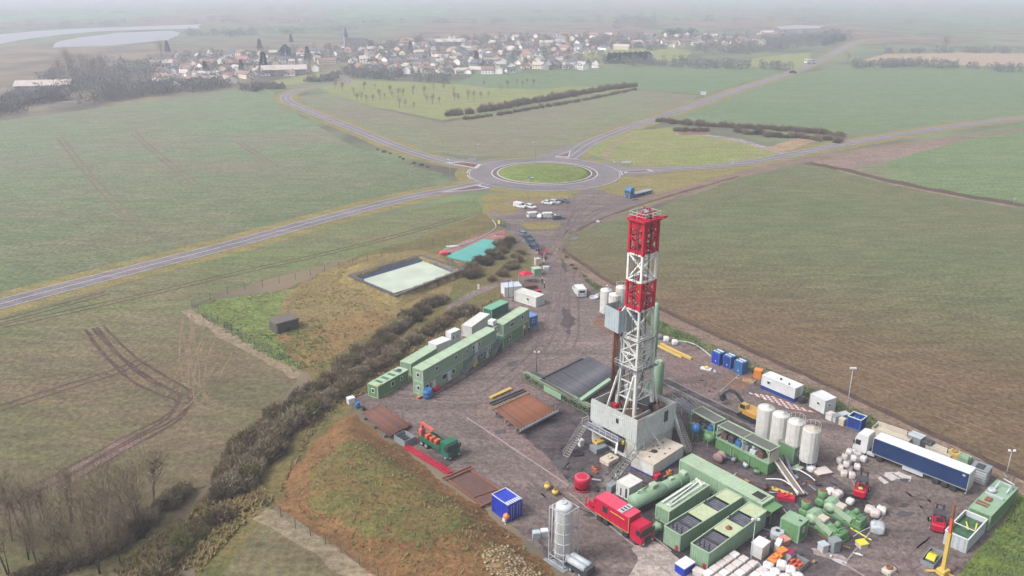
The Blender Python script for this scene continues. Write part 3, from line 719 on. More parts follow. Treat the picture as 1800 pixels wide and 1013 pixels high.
# ---------------------------------------------------------------- vehicles (heading +x, base centre)
def wheel(parent,x,y,r,w,rimm=None,name='wheel'):
    sg=1 if y>0 else -1
    a=MB(); a.lathe_ax((x,y-w/2,r),(x,y+w/2,r),[(r*.5,0),(r*.93,0),(r,.05),(r,w-.05),(r*.93,w),(r*.5,w)],18)
    wo=obj(name,a,BLACK,parent)
    b=MB(); y0=y+sg*w/2; b.lathe_ax((x,y0-sg*.1,r),(x,y0+sg*.02,r),[(r*.56,0),(r*.56,.11),(r*.42,.12),(r*.2,.06),(r*.18,.15)],14)
    obj('rim',b,rimm or LGREY,wo); return wo
def car(label, loc, rot, paintm, body='hatch', group='cars parked on the dirt yard'):
    t=thing('parked_car',label,'car',loc,rot,group)
    van=body=='van'; Lh=2.15 if not van else 2.5; w=.88 if not van else .98; top=1.48 if not van else 1.95
    if van: prof=[(-Lh,.3),(Lh,.3),(Lh+.02,.75),(Lh-.15,1.0),(Lh-.95,1.15),(Lh-1.6,top-.05),(-Lh+.1,top),(-Lh,1.0)]
    elif body=='saloon': prof=[(-Lh,.32),(Lh,.32),(Lh+.05,.62),(Lh-.2,.82),(Lh-1.05,.95),(-Lh+.65,1.0),(-Lh+.05,.95)]
    else: prof=[(-Lh,.32),(Lh,.32),(Lh+.04,.65),(Lh-.2,.86),(Lh-.95,.98),(-Lh+.1,1.02),(-Lh,.8)]
    b=MB(); b.side(prof,-w,w); obj('body',b,paintm,t)
    if not van:
        x0,x1,x2,x3=(-Lh+.12,Lh-1.0,Lh-1.75,-Lh+.5) if body=='hatch' else (-Lh+.6,Lh-1.1,Lh-1.8,-Lh+1.15)
        g=MB(); z0=.96
        vs=[(x0,-w*.93,z0),(x1,-w*.93,z0),(x1,w*.93,z0),(x0,w*.93,z0),(x3,-w*.74,top-.05),(x2,-w*.74,top-.05),(x2,w*.74,top-.05),(x3,w*.74,top-.05)]
        g._add(vs,[(0,1,5,4),(1,2,6,5),(2,3,7,6),(3,0,4,7),(4,5,6,7)]); obj('windows',g,GL,t)
        r=MB(); r.cbox(x3-.05,x2+.05,-w*.76,w*.76,top-.06,top,.03)
        for yy in (-1,1):
            for (xa,xb) in ((x0,x3),(x1,x2),(.0,.0)): r.beam((xa,yy*w*.935,z0),(xb,yy*w*.76,top-.04),.07,.05)
        obj('roof',r,paintm,t)
    else:
        g=MB(); g.box(-Lh-.03,-Lh+.05,-.62,.62,1.2,1.65)
        g._add([(Lh-.93,-.8,1.18),(Lh-.93,.8,1.18),(Lh-1.58,.72,top-.08),(Lh-1.58,-.72,top-.08)],[(0,1,2,3)])
        for yy in (-1,1): g.box(Lh-2.1,Lh-1.35,min(yy*w,yy*(w+.015)),max(yy*w,yy*(w+.015)),1.15,1.6)
        obj('windows',g,GL,t)
    for x in (-Lh*.62,Lh*.64):
        for y in (-w+.08,w-.08): wheel(t,x,y,.33,.22)
    for yy in (-1,1):
        h=MB(); h.box(Lh-.12,Lh+.05,yy*.55-.18,yy*.55+.18,.6,.76); obj('headlight',h,WHITEP,t)
        h=MB(); h.box(-Lh-.03,-Lh+.05,yy*.68-.12,yy*.68+.12,.7,.95); obj('tail_light',h,REDP,t)
    return t
def cab_truck(t, x0, mat, w=1.24, h=3.0, L=2.2, sleeper=True, tall=False):
    "cab whose rear wall is at x0 and front at x0+L"
    H=3.75 if tall else h
    b=MB(); b.side([(x0,.9),(x0+L*.1,.55),(x0+L-.05,.5),(x0+L+.05,.9),(x0+L,1.75),(x0+L-.22,H-.55 if not tall else 2.9),(x0+L-.55,H),(x0,H)],-w,w)
    c=obj('cab',b,mat,t)
    g=MB()
    zt=2.75 if not tall else 2.85; 
    g._add([(x0+L+.012,-w+.1,1.8),(x0+L+.012,w-.1,1.8),(x0+L-.19,w-.14,zt-.1),(x0+L-.19,-w+.14,zt-.1)],[(0,1,2,3)])
    for yy in (-1,1): g.box(x0+L*.48,x0+L*.85,min(yy*w,yy*(w+.015)),max(yy*w,yy*(w+.015)),1.75,zt-.2)
    obj('window',g,GL,c)
    m=MB()
    for yy in (-1,1): m.box(x0+L-.2,x0+L-.05,yy*(w+.2)-.1,yy*(w+.2)+.1,1.8,2.5); m.beam((x0+L-.12,yy*w,2.4),(x0+L-.12,yy*(w+.15),2.4),.05)
    obj('mirror',m,BLACK,c)
    k=MB(); k.box(x0+L-.05,x0+L+.1,-w,w,.4,.75); k.box(x0+L+.0,x0+L+.07,-.7,.7,.95,1.5); obj('bumper',k,DGREY,c)
    for yy in (-1,1):
        k=MB(); k.box(x0+L+.08,x0+L+.14,yy*.95-.2,yy*.95+.2,.55,.75); obj('headlight',k,WHITEP,c)
    return c
def person(label, loc, rot, top, legs, helm, pose=0):
    "one continuous skinned figure plus clothes colours by height"
    t=thing('person',label,'person',loc,rot)
    me=bpy.data.meshes.new('body'); 
    st=.16 if pose else .02
    J=[(0,0,.95),(0,0,1.2),(0,0,1.42),(0,0,1.52),(0,0,1.68),
       (0,.19,1.40),(.06,.26,1.15),(.2,.22,.98),(0,-.19,1.40),(.02,-.27,1.13),(.12,-.28,.92),
       (0,.10,.9),(st,.11,.5),(st*.9,.12,.08),(st*.9+.15,.12,.04),(0,-.10,.9),(-st,-.11,.5),(-st*1.6,-.12,.08),(-st*1.6+.15,-.12,.04)]
    R=[.15,.14,.15,.06,.11,.075,.055,.04,.075,.055,.04,.1,.075,.055,.045,.1,.075,.055,.045]
    E=[(0,1),(1,2),(2,3),(3,4),(2,5),(5,6),(6,7),(2,8),(8,9),(9,10),(0,11),(11,12),(12,13),(13,14),(0,15),(15,16),(16,17),(17,18)]
    me.from_pydata(J,E,[]); o=link('body',me,t)
    o.modifiers.new('skin','SKIN'); sv=me.skin_vertices[0].data
    for i,r in enumerate(R): sv[i].radius=(r,r)
    sv[0].use_root=True
    m,nt,b=new_mat('figure_'+label[:12]); z=nt.nodes.new('ShaderNodeSeparateXYZ'); nt.links.new(nt.nodes.new('ShaderNodeTexCoord').outputs['Object'],z.inputs[0])
    c=mixc(nt,ramp(nt,z.outputs[2],.90,.92),legs,top); c=mixc(nt,ramp(nt,z.outputs[2],1.5,1.52),c,D(205,155,130)); c=mixc(nt,ramp(nt,z.outputs[2],.09,.10),(.02,.02,.02),c)
    nt.links.new(c,b.inputs['Base Color']); b.inputs['Roughness'].default_value=.85
    me.materials.append(m)
    s=o.modifiers.new('sub','SUBSURF'); s.levels=1; s.render_levels=1
    h=MB(); h.lathe((0,0),[(.16,1.72),(.14,1.74),(.13,1.78),(.09,1.84),(.02,1.87)],12); obj('helmet',h,helm,t)
    return t
def big_bag(label,px,r=.55,h=.95,mat=None,z0=0,seed=0,group=None):
    p=P(*px,z0); mb=MB(); mb.blob((0,0,h*.5),(r,r,h*.52),seed,.1,3,.85)
    for sx,sy in ((1,1),(1,-1),(-1,1),(-1,-1)): mb.tube([(sx*r*.6,sy*r*.6,h*.9),(sx*r*.5,sy*r*.5,h*1.12),(sx*r*.2,sy*r*.2,h*.96)],.03,4)
    o=obj('big_bag',mb,mat or SACK,None,(p.x,p.y,z0),seed*1.7); return tag(o,label,'bag',group)
def light_mast(label,px,hgt,heads=2,cat='light mast',base=None,mat=None):
    p=P(*px); t=thing('light_mast',label,cat,(p.x,p.y,0))
    m=MB(); m.tube([(0,0,0),(0,0,hgt)],.075,8,.045); obj('pole',m,mat or LGREY,t)
    b=MB()
    if base=='block': b.cbox(-.6,.6,-.6,.6,0,.6,.05)
    else: b.lathe((0,0),[(.3,0),(.3,.15),(.12,.25)],10)
    obj('base',b,mat or GREY,t)
    a=MB(); a.beam((-.5,0,hgt),(.5,0,hgt),.07)
    obj('crossarm',a,LGREY,t)
    for k in range(heads):
        x=-.4+.8*k/max(1,heads-1); h=MB(); h.cbox(x-.16,x+.16,-.22,.1,hgt+.02,hgt+.3,.03); obj('floodlight',h,WHITEP,t)
    return t
def silo(label,p,z,r,mat,rusty=False,group=None,ladder=True,n=16):
    t=thing('silo',label,'silo',(p.x,p.y,0),.4,group)
    b=MB(); b.lathe((0,0),[(r*.25,.7),(r*.97,1.3),(r,1.35),(r,z-.25),(r*.94,z-.18)],n,False); obj('shell',b,mat,t)
    c=MB(); c.lathe((0,0),[(r*.93,z-.2),(r*.9,z-.12),(r*.3,z+.02),(r*.3,z+.12)],n); obj('roof',c,CREAM if rusty else mat,t)
    for a in (.8,2.37,3.94,5.5):
        l=MB(); l.box(r*.85*math.cos(a)-.09,r*.85*math.cos(a)+.09,r*.85*math.sin(a)-.09,r*.85*math.sin(a)+.09,0,1.4); obj('leg',l,GREY,t)
    rr=MB()
    for k in range(12):
        a0,a1=k*math.pi/6,(k+1)*math.pi/6
        rr.beam((r*.95*math.cos(a0),r*.95*math.sin(a0),z+.75),(r*.95*math.cos(a1),r*.95*math.sin(a1),z+.75),.035)
        rr.beam((r*.95*math.cos(a0),r*.95*math.sin(a0),z-.1),(r*.95*math.cos(a0),r*.95*math.sin(a0),z+.75),.035)
    if ladder: obj('railing',rr,mat,t)
    v=MB()
    for k in range(6):
        a=k*math.pi/3+.2; v.box(r*1.0*math.cos(a)-.03,r*1.0*math.cos(a)+.03,r*math.sin(a)-.03,r*math.sin(a)+.03,1.3,z-.2)
    obj('rib',v,mat,t)
    if ladder:
        l=MB(); y=-r-.14
        for sx in (-.2,.2): l.tube([(sx,y,.3),(sx,y,z+.7)],.025,5)
        for k in range(int(z/.35)): l.tube([(-.2,y,.5+k*.35),(.2,y,.5+k*.35)],.018,4)
        obj('ladder',l,LGREY,t)
    return t
def truss(mb,a,b,h,n,t=.09,side=None):
    "flat truss between two points (bottom chord a-b, top chord h higher)"
    a=Vector(a);b=Vector(b);u=Vector((0,0,h))
    mb.beam(a,b,t); mb.beam(a+u,b+u,t)
    for i in range(n+1):
        p=a.lerp(b,i/n); mb.beam(p,p+u,t*.8)
        if i<n:
            q=a.lerp(b,(i+1)/n); mb.beam(p if i%2 else p+u,(q+u) if i%2 else q,t*.7)
def rail(mb,pts,h=1.05,t=.045,step=1.5):
    for a,b in zip(pts[:-1],pts[1:]):
        a=Vector(a);b=Vector(b); mb.beam(a+Vector((0,0,h)),b+Vector((0,0,h)),t); mb.beam(a+Vector((0,0,h*.5)),b+Vector((0,0,h*.5)),t*.8)
        n=max(1,int((b-a).length/step))
        for i in range(n+1):
            p=a.lerp(b,i/n); mb.beam(p,p+Vector((0,0,h)),t)
def stairs(parent,a,b,w=.9,mat=None,n=None,name='stairs'):
    a=Vector(a);b=Vector(b); d=(b-a); hd=Vector((d.x,d.y,0)).normalized(); s=Vector((-hd.y,hd.x,0))*w/2
    mb=MB(); n=n or max(4,int(abs(d.z)/.25))
    for k in (-1,1): mb.beam(a+s*k,b+s*k,.06,.2)
    for i in range(n):
        p=a.lerp(b,(i+.5)/n); mb.beam(p-s,p+s,.24,.04)
    r=MB()
    for k in (-1,1):
        u=Vector((0,0,1)); r.beam(a+s*k+u,b+s*k+u,.05); r.beam(a+s*k+u*.5,b+s*k+u*.5,.04)
        for i in range(5): p=a.lerp(b,i/4)+s*k; r.beam(p,p+u,.045)
    o=obj(name,mb,mat or LGREY,parent); obj('handrail',r,mat or LGREY,o); return o
# ---------------------------------------------------------------- drilling rig
RA41=rad(41); fc=P(1121,740,8.1)
rig=thing('drilling_rig','tall drilling rig with red and white lattice mast above a grey sheet-clad floor','drilling rig',(fc.x,fc.y,0),RA41)
RM=Matrix.Translation((fc.x,fc.y,0))@Matrix.Rotation(RA41,4,'Z'); RI=RM.inverted()
def RL(px,py,z): return RI@P(px,py,z)
LX,LY=9.7,10.1
ZT=8.1
def sheetwall(a,b,z0,z1):
    mb=MB(); mb.corr(a,b,z0,z1,.42,.06); mb.corr(b,a,z0,z1,.42,.06); return mb
# right-hand wall (y=0), left-hand wall (x=0), back walls
mb=MB(); mb.corr((0,0),(LX,0),3.4,ZT,.42,.06); mb.box(.02,LX-.02,.07,.13,3.4,ZT-.02)
wr=obj('cell_wall',mb,CELL,rig)
mb=MB(); mb.corr((0,LY),(0,0),3.9,ZT,.42,.06); mb.box(.07,.13,.14,LY-.02,3.9,ZT-.02); wl=obj('cell_wall',mb,CELL,rig)
mb=MB(); mb.box(0,LX,LY,LY+.1,4.2,ZT-.4); obj('cell_wall',mb,CELL,rig); mb=MB(); mb.box(LX,LX+.1,.2,LY-.1,4.2,ZT-.2); obj('cell_wall',mb,CELL,rig)
mb=MB(); mb.box(6.7,7.6,-.06,.02,5.4,7.3); obj('door',mb,DGREY,wr)
mb=MB(); mb.box(-.05,.02,4.0,4.5,5.9,6.7); obj('window',mb,GL,wl)
mb=MB(); mb.box(-.07,-.02,2.9,5.0,7.15,7.3); obj('sign_board',mb,WHITEP,wl); mb=MB(); mb.box(2.4,4.2,-.09,-.02,7.75,7.95); obj('sign_board',mb,WHITEP,wr)
# lower plating and columns
mb=MB(); mb.box(.25,LX-.4,.3,.4,.35,3.38); mb.box(.2,LX-.3,.1,.3,3.1,3.38)
for x in (.3,2.6,4.9,7.2,9.2): mb.box(x,x+.16,.18,.29,.3,3.1)
obj('lower_plating',mb,CELL,rig)
mb=MB(); mb.box(.3,.42,.45,2.6,.2,3.88); mb.box(.4205,2.6,2.5,2.6,.2,3.88); obj('column_plating',mb,CELL,rig)
mb=MB(); mb.box(.3,.42,7.6,LY-.1,.2,3.88); mb.box(.4205,2.6,7.6,7.72,.2,3.88); obj('column_plating',mb,CELL,rig)
mb=MB()
for x in (.4,LX-.7):
    for y in (.5,LY-.7): mb.box(x,x+.4,y,y+.4,0,6.0)
for y in (.6,2.6,7.4,LY-.6): mb.beam((.5,y,3.7),(LX-.5,y,3.7),.35)
for x in (.6,LX-.6): mb.beam((x,.6,.2),(x,LY-.6,.2),.35)
mb.beam((.6,3,.3),(LX-.6,7.5,3.6),.25); mb.beam((LX-.6,.6,.5),(LX-.6,LY-.6,5.8),.25)
obj('substructure',mb,LATT,rig)
mb=MB(); mb.box(.15,LX-.05,.15,LY-.02,5.95,6.15); obj('drill_floor',mb,soil('floor_mud',D(120,92,78),D(96,76,70),0,1,big=.2,mid=.6,fine=2),rig)
# mast
mfc=RI@Vector((20.07,122.9,0)); mx0,my0=mfc.x,mfc.y
MX,MY=3.3,2.8
def quadp(z,e=0,dx=0,dy=0): return [Vector((mx0-e+dx,my0-e+dy,z)),Vector((mx0+MX+e+dx,my0-e+dy,z)),Vector((mx0+MX+e+dx,my0+MY+e+dy,z)),Vector((mx0-e+dx,my0+MY+e+dy,z))]
def lattice(q0,q1,bays,tl,tb,style='x',top=True):
    mb=MB()
    for a,b in zip(q0,q1): mb.beam(a,b,tl)
    for k in range(bays+1):
        c=[a.lerp(b,k/bays) for a,b in zip(q0,q1)]
        for i in range(4): mb.beam(c[i],c[(i+1)%4],tb*1.15)
        if k<bays:
            d=[a.lerp(b,(k+1)/bays) for a,b in zip(q0,q1)]
            for i in range(4):
                j=(i+1)%4
                if style=='x': mb.beam(c[i],d[j],tb); mb.beam(c[j],d[i],tb)
                elif style=='k':            # both braces run to the foremost leg's mid height
                    m=(c[i]+d[i])/2 if i in(0,2) else (c[j]+d[j])/2; o=[c[j],d[j]] if i in (0,2) else [c[i],d[i]]
                    mb.beam(m,o[0],tb); mb.beam(m,o[1],tb)
    return mb
m=lattice(quadp(33.7),quadp(39.1),2,.42,.2,'x')
for i,(z0,z1) in enumerate(((37.7,39.0),(33.75,34.3))):
    for a,b in ((0,1),(1,2),(2,3),(3,0)):
        q=quadp(0); d=(q[b]-q[a]).normalized(); m.beam(q[a]+Vector((0,0,(z0+z1)/2))+d*.2,q[b]+Vector((0,0,(z0+z1)/2))-d*.2,.08,z1-z0)
m.beam((mx0+.9,my0+.3,34),(mx0+.9,my0+.3,38.8),.35); m.beam((mx0+.3,my0+1.5,34),(mx0+.3,my0+1.5,38.8),.3); m.beam((mx0+2.3,my0+.4,34),(mx0+2.3,my0+.4,38.8),.22)
obj('mast_section',m,REDM,rig)
obj('mast_section',lattice(quadp(29.3),quadp(33.66),1,.36,.24,'k'),WHITEM,rig)
m=lattice(quadp(24.5),quadp(29.26),2,.38,.2,'x'); m.beam(quadp(24.8)[0],quadp(24.8)[1],.1,.7); m.beam(quadp(24.8)[3],quadp(24.8)[0],.1,.7)
m.beam((mx0+1,my0+.4,24.8),(mx0+1,my0+.4,29),.3)
obj('mast_section',m,REDM,rig)
obj('mast_section',lattice(quadp(19.5),quadp(24.46),1,.36,.26,'k'),LATT,rig)
obj('mast_section',lattice(quadp(14.5,.35),quadp(19.4,.35),2,.34,.2,'x'),LATT,rig)
obj('mast_section',lattice(quadp(14.5),quadp(19.46),1,.34,.2,'k'),LATT,rig)
m=MB()
q0=quadp(6.15,.6); q1=quadp(14.4,.2)
for a,b in zip(q0,q1): m.beam(a,b,.5)
m.beam(q0[0]+Vector((-1.6,1.2,0)),q1[0]+Vector((-.3,.2,-1)),.3); m.beam(q0[1]+Vector((1.0,-.3,0)),q1[1],.28); m.beam(q0[3]+Vector((-1.9,.6,0)),q1[3]+Vector((-.3,.2,-1)),.28)
for i in range(4):
    a,b=q0[i],q0[(i+1)%4]; c,d=q1[i],q1[(i+1)%4]
    m.beam(a.lerp(c,.35),b.lerp(d,.35),.18); m.beam(a.lerp(c,.7),b.lerp(d,.7),.18); m.beam(a.lerp(c,.35),b.lerp(d,.7),.14)
    if i in (0,1): m.beam(b.lerp(d,.05),a.lerp(c,.35),.14)
obj('mast_base',m,LATT,rig)
# mast platforms
for z,e in ((14.45,1.0),(19.45,.55)):
    m=MB(); q=quadp(z,e); r=quadp(z,.1)
    for i in range(4):
        a,b,c,d=q[i],q[(i+1)%4],r[(i+1)%4],r[i]
        m._add([a,b,c,d]+[v-Vector((0,0,.08)) for v in (a,b,c,d)],[(0,1,2,3),(7,6,5,4),(0,4,5,1),(1,5,6,2),(2,6,7,3),(3,7,4,0)])
    po=obj('platform',m,MESHG,rig); m=MB(); rail(m,q+[q[0]],1.0,.06,1.3); obj('railing',m,LATT,po)
m=MB(); q=quadp(39.15,.35); 
for i in range(4): m.beam(q[i],q[(i+1)%4],.3)
m.beam(q[0].lerp(q[1],.35),q[3].lerp(q[2],.35),.35,.5); m.beam(q[0].lerp(q[1],.65),q[3].lerp(q[2],.65),.35,.5)
for k in (.3,.5,.7): m.beam((mx0+1.0,my0+MY*k,39.3),(mx0+2.3,my0+MY*k,40.8),.12); m.beam((mx0+2.6,my0+MY*k,39.3),(mx0+1.9,my0+MY*k,40.9),.12)
m.beam((mx0+.2,my0+.5,40.3),(mx0+3.1,my0+.5,40.3),.16); m.beam((mx0+MX-.2,my0-.8,39.5),(mx0+MX+.9,my0-.8,39.5),.35); m.beam((mx0+MX+.5,my0-.8,39.4),(mx0+MX-.2,my0+.4,39.4),.25)
cr=obj('crown_frame',m,REDM,rig)
m=MB()
for k in (.25,.45,.65,.85): m.lathe_ax((mx0+1.2+k,my0+.4+k*1.6,39.95),(mx0+1.32+k,my0+.4+k*1.6,39.95),[(.2,0),(.62,0),(.56,.05),(.62,.1),(.2,.1)],20)
obj('sheave',m,GREY,cr)
m=MB(); q=quadp(39.35,.2); rail(m,q+[q[0]],1.0,.045,1.4); obj('railing',m,LATT,cr)
# travelling gear inside the mast
cx,cy=mx0+MX/2,my0+MY/2
m=MB(); m.cbox(cx-.6,cx+.6,cy-.5,cy+.5,25.5,28.3,.15); obj('travelling_block',m,ORANGE2,rig)
m=MB(); m.lathe_ax((cx-.7,cy-.75,27.2),(cx-.7,cy-.45,27.2),[(.2,0),(.75,.02),(.75,.28),(.2,.3)],18); obj('pulley',m,YELLOW,rig)
m=MB(); m.cbox(cx-.5,cx+.5,cy-.4,cy+.4,22.2,24.4,.1); obj('top_drive',m,BLUEM,rig)
m=MB()
for dx in (-.3,-.1,.1,.3):
    for dy in (-.2,.2): m.tube([(cx+dx,cy+dy,28.3),(cx+dx,cy+dy,39.2)],.03,5)
obj('hoist_line',m,DGREY,rig)
m=MB(); m.tube([(mx0-.4,my0+MY+.3,20),(mx0-.9,my0+MY+.6,14),(mx0-.6,my0+MY+.5,8.5),(mx0+.2,my0+MY,6.5)],.1,8); m.tube([(cx,cy-.6,23),(cx-1.2,cy-1.2,16),(cx-.6,cy-1,11),(mx0+MX,my0-.3,17)],.09,8)
obj('kelly_hose',m,DGREY,rig)
m=MB(); m.tube([(cx,cy,6.1),(cx,cy,22.3)],.1,8); obj('drill_string',m,DGREY,rig)
m=MB()
for dx,dy in ((.8,.7),(2.5,.7),(.8,2.1),(2.5,2.1)): m.beam((mx0+dx,my0+dy,7),(mx0+dx,my0+dy,24.4),.14)
for z in range(8,24,2): m.beam((mx0+.8,my0+.7,z),(mx0+2.5,my0+2.1,z),.1)
obj('guide_rail',m,LATT,rig)
m=MB()
for s_ in (-.2,.2): m.tube([(mx0+MX+.25,my0+MY*.5+s_,7),(mx0+MX+.25,my0+MY*.5+s_,39.5)],.03,4)
for k in range(80): m.tube([(mx0+MX+.25,my0+MY*.5-.2,7.4+k*.4),(mx0+MX+.25,my0+MY*.5+.2,7.4+k*.4)],.02,3)
obj('ladder',m,LATT,rig)
for z,yy in ((33.6,.1),(24.4,.1),(14.6,-.8)):
    for k in range(2): m=MB(); m.cbox(mx0+.3+k*2.4,mx0+.7+k*2.4,my0-.35+yy*0,my0-.1,z,z+.35,.03); obj('floodlight',m,WHITEP,rig)
m=MB()
for k,(xx,yy) in enumerate(((mx0-.15,my0+.9),(mx0-.2,my0+1.3),(mx0+1.3,my0-.2),(mx0+1.5,my0-.2))): m.tube([(xx,yy,39),(xx-.1,yy+.1,28),(xx+.05,yy,18),(xx,yy,7)],.045,5)
obj('cable_run',m,BLACK,rig)
# monkeyboard box left of the mast
a=RL(1064,535,24.2); b=RL(1088,547,24.2); c=RL(1106,539,24.2)
u=(b-a); u.z=0; Lu=u.length; u.normalize(); v=Vector((-u.y,u.x,0)); Wv=2.9
m=MB()
def pan(m,p,q,z0,z1):
    m.corr((p.x,p.y),(q.x,q.y),z0,z1,.6,.05); m.corr((q.x,q.y),(p.x,p.y),z0,z1,.6,.05)
a2=Vector((a.x,a.y,0)); b2=a2+u*Lu; c2=b2+v*Wv; d2=a2+v*Wv
pan(m,a2,b2,20.3,24.2); pan(m,b2,c2,20.3,24.2); pan(m,d2,a2,20.3,24.2); pan(m,c2,d2,20.3,23.0)
mk=obj('monkeyboard_enclosure',m,paint('pale_blue_sheet',D(178,192,200),.55,.4,D(120,124,126)),rig)
m=MB()
for k in range(7): m.beam(a2+u*Lu*(k+.5)/7+v*.2+Vector((0,0,21.5)),a2+u*Lu*(k+.5)/7+v*2.2+Vector((0,0,21.5)),.12)
obj('finger_board',m,DGREY,mk); m=MB(); m.beam(b2+v*.5+Vector((0,0,24)),Vector((mx0,my0+MY,24.8)),.18); obj('brace',m,LATT,mk); m=MB(); m.beam(c2+Vector((0,0,23.6)),Vector((mx0,my0+MY,25.6)),.14); obj('brace',m,LATT,mk); m=MB(); m.beam(d2+Vector((0,0,24.1)),b2+v*1.4+Vector((0,0,23.9)),.14)
m.beam(b2+v*1.5+Vector((0,0,20.5)),Vector((mx0,my0+MY,20.5)),.25); m.beam(c2+Vector((0,0,20.5)),Vector((mx0,my0+MY,17.5)),.16)
obj('finger_board',m,DGREY,mk)
m=MB(); [m.cbox((a2+u*Lu*f+v*g).x-.3,(a2+u*Lu*f+v*g).x+.3,(a2+u*Lu*f+v*g).y-.25,(a2+u*Lu*f+v*g).y+.25,22.2,23.4,.05) for f,g in ((.3,2.2),(.7,2.4))]; obj('racking_gear',m,REDM,mk)
m=MB(); m.box(0,1,0,1,0,1)
# floor machinery
def fb(nm,x0,x1,y0,y1,z0,z1,mat,c=.06): mm=MB(); mm.cbox(x0,x1,y0,y1,z0,z1,c); return obj(nm,mm,mat,rig)
fb('drawworks',6.2,8.9,3.0,5.4,6.15,7.6,DGREY); fb('driller_cabin',6.8,9.2,7.4,9.6,6.15,8.3,LATT)
mm=MB(); mm.lathe_ax((6.9,2.0,7),(8.6,2.0,7),[(.3,0),(.75,0),(.75,.1),(.5,.12),(.5,1.5),(.75,1.55),(.75,1.7),(.3,1.7)],18); obj('winch_drum',mm,RUSTD,rig)
fb('tool_box',4.2,5.4,.7,1.6,6.15,6.9,RUST); fb('iron_roughneck',2.2,3.2,6.6,7.6,6.15,7.5,REDP); fb('tool_box',1.0,1.8,1.2,2.4,6.15,6.7,CREAM)
mm=MB()
for k in range(9): 
    x,y=.6+random.random()*8,.5+random.random()*9; mm=MB(); mm.cbox(x,x+.2+random.random()*.7,y,y+.2+random.random()*.6,6.15,6.3+random.random()*.7,.04); obj('floor_tool',mm,RUSTD,rig)
mm=MB(); mm.box(2.0,6.5,2.8,3.0,6.16,6.6); mm.beam((1.6,6.5,6.9),(5,4,6.9),.12); mm.beam((6,5.8,6.15),(6,5.8,9.8),.1); mm.beam((6,5.8,9.7),(8.5,6.3,9.7),.1); obj('floor_frame',mm,LATT,rig)
mm=MB(); mm.lathe((3.2,5.0),[(1.1,.9),(1.1,1.4),(.6,1.4),(.6,2.6),(.9,2.6),(.9,3.3),(.5,3.3),(.5,4.4),(.8,4.5),(.8,5.0),(.3,5.8)],16); obj('blowout_preventer',mm,RUSTD,rig)
for x in (1,3,5,7): mm=MB(); mm.beam((x,-.08,3.45),(x+.9,-.08,3.45),.2); obj('wall_bracket',mm,LGREY,rig)
mm=MB(); mm.beam((2.6,-.15,5.9),(4.2,-2.3,2.35),.12); obj('strut',mm,LGREY,rig); mm=MB(); mm.tube([(6.0,-.1,6.2),(6.2,-.5,5.0),(6.0,-.3,3.4)],.07,6); obj('hose',mm,LGREY,rig); mm=MB(); mm.tube([(1.6,-.1,4.2),(1.4,-.5,3.0),(1.5,-.3,1)],.07,6)
obj('hose',mm,LGREY,rig)
# walkway and stair on the left side, stairs on the right
m=MB(); m.box(-1.6,-.05,2.6,10.6,3.55,3.62); wk=obj('walkway',m,MESHG,rig)
m=MB(); rail(m,[(-1.55,2.6,3.6),(-1.55,9.2,3.6)],1.0,.05,1.3); m.beam((-1.5,2.8,3.4),(-1.5,10.5,3.4),.15,.25); m.beam((-1.5,4.4,3.3),(-.2,4.4,1.9),.12); m.beam((-1.5,8,3.3),(-.2,8,1.9),.12)
m.beam((-1.5,2.7,3.5),(-2.6,2.0,2.2),.3,.5); rail(m,[(-1.55,10.6,3.6),(-.05,10.6,3.6)],1,.05,1.3); obj('railing',m,LATT,wk)
STG=paint('stair_grey',D(150,150,146),.6,.6,D(100,94,90))
stairs(rig,RL(994,804,0.05),Vector((-1.6,9.9,3.55)),1.0,STG)
stairs(rig,RL(1066,860,0.1),Vector((-.3,-.4,3.2)),1.0,STG)
stairs(rig,RL(1211,796,.1),Vector((LX+.5,1.4,6.1)),1.1,STG)
m=MB(); m.box(LX+.1,LX+2.2,.8,3.2,6.0,6.08); w2=obj('landing',m,MESHG,rig)
m=MB(); m.beam(RL(1203,790,.1)+Vector((0,0,.2)),Vector((LX+.2,.6,5.9)),.5,.25); obj('pipe_slide',m,LATT,rig)
mm=MB(); mm.cbox(-.55,-.1,2.3,2.75,2.9,3.5,.08); obj('safety_shower',mm,YEL2,rig)
mm=MB(); mm.tube([(-.1,1.6,3.3),(-.4,1.5,2.2),(-.25,1.6,.9)],.08,6); obj('hose',mm,YELLOW,rig)
# standing pipe: every stand is a thing
sp=P(1078,704,6.15)
k=0
for i in range(4):
    for j in range(3):
        o=MB(); o.tube([(0,0,0),(0,0,14.6)],.125,8); x=sp.x+(i-1.5)*.26+(j%2)*.1; y=sp.y+(j-1)*.24
        oo=obj('casing_stand' ,o,paint('brown_casing',D(122,74,52),.7,.5,D(90,60,50),scale=.5,rust=.3) if k==0 else bpy.data.materials['brown_casing'],None,(x,y,6.15)); k+=1
        tag(oo,'rust-brown pipe standing upright against the rig monkeyboard','pipe','brown pipe stands racked upright in the rig')
sp=P(1088,702,6.15)
for i in range(4):
    o=MB(); o.tube([(0,0,0),(0,0,14.8)],.08,8); oo=obj('drill_pipe_stand',o,PIPEG,None,(sp.x+(i-1)*.32+.1,sp.y+(i%2)*.4,6.15))
    tag(oo,'blue-grey drill pipe standing upright right of the brown pipes','pipe','grey pipe stands racked upright in the rig')
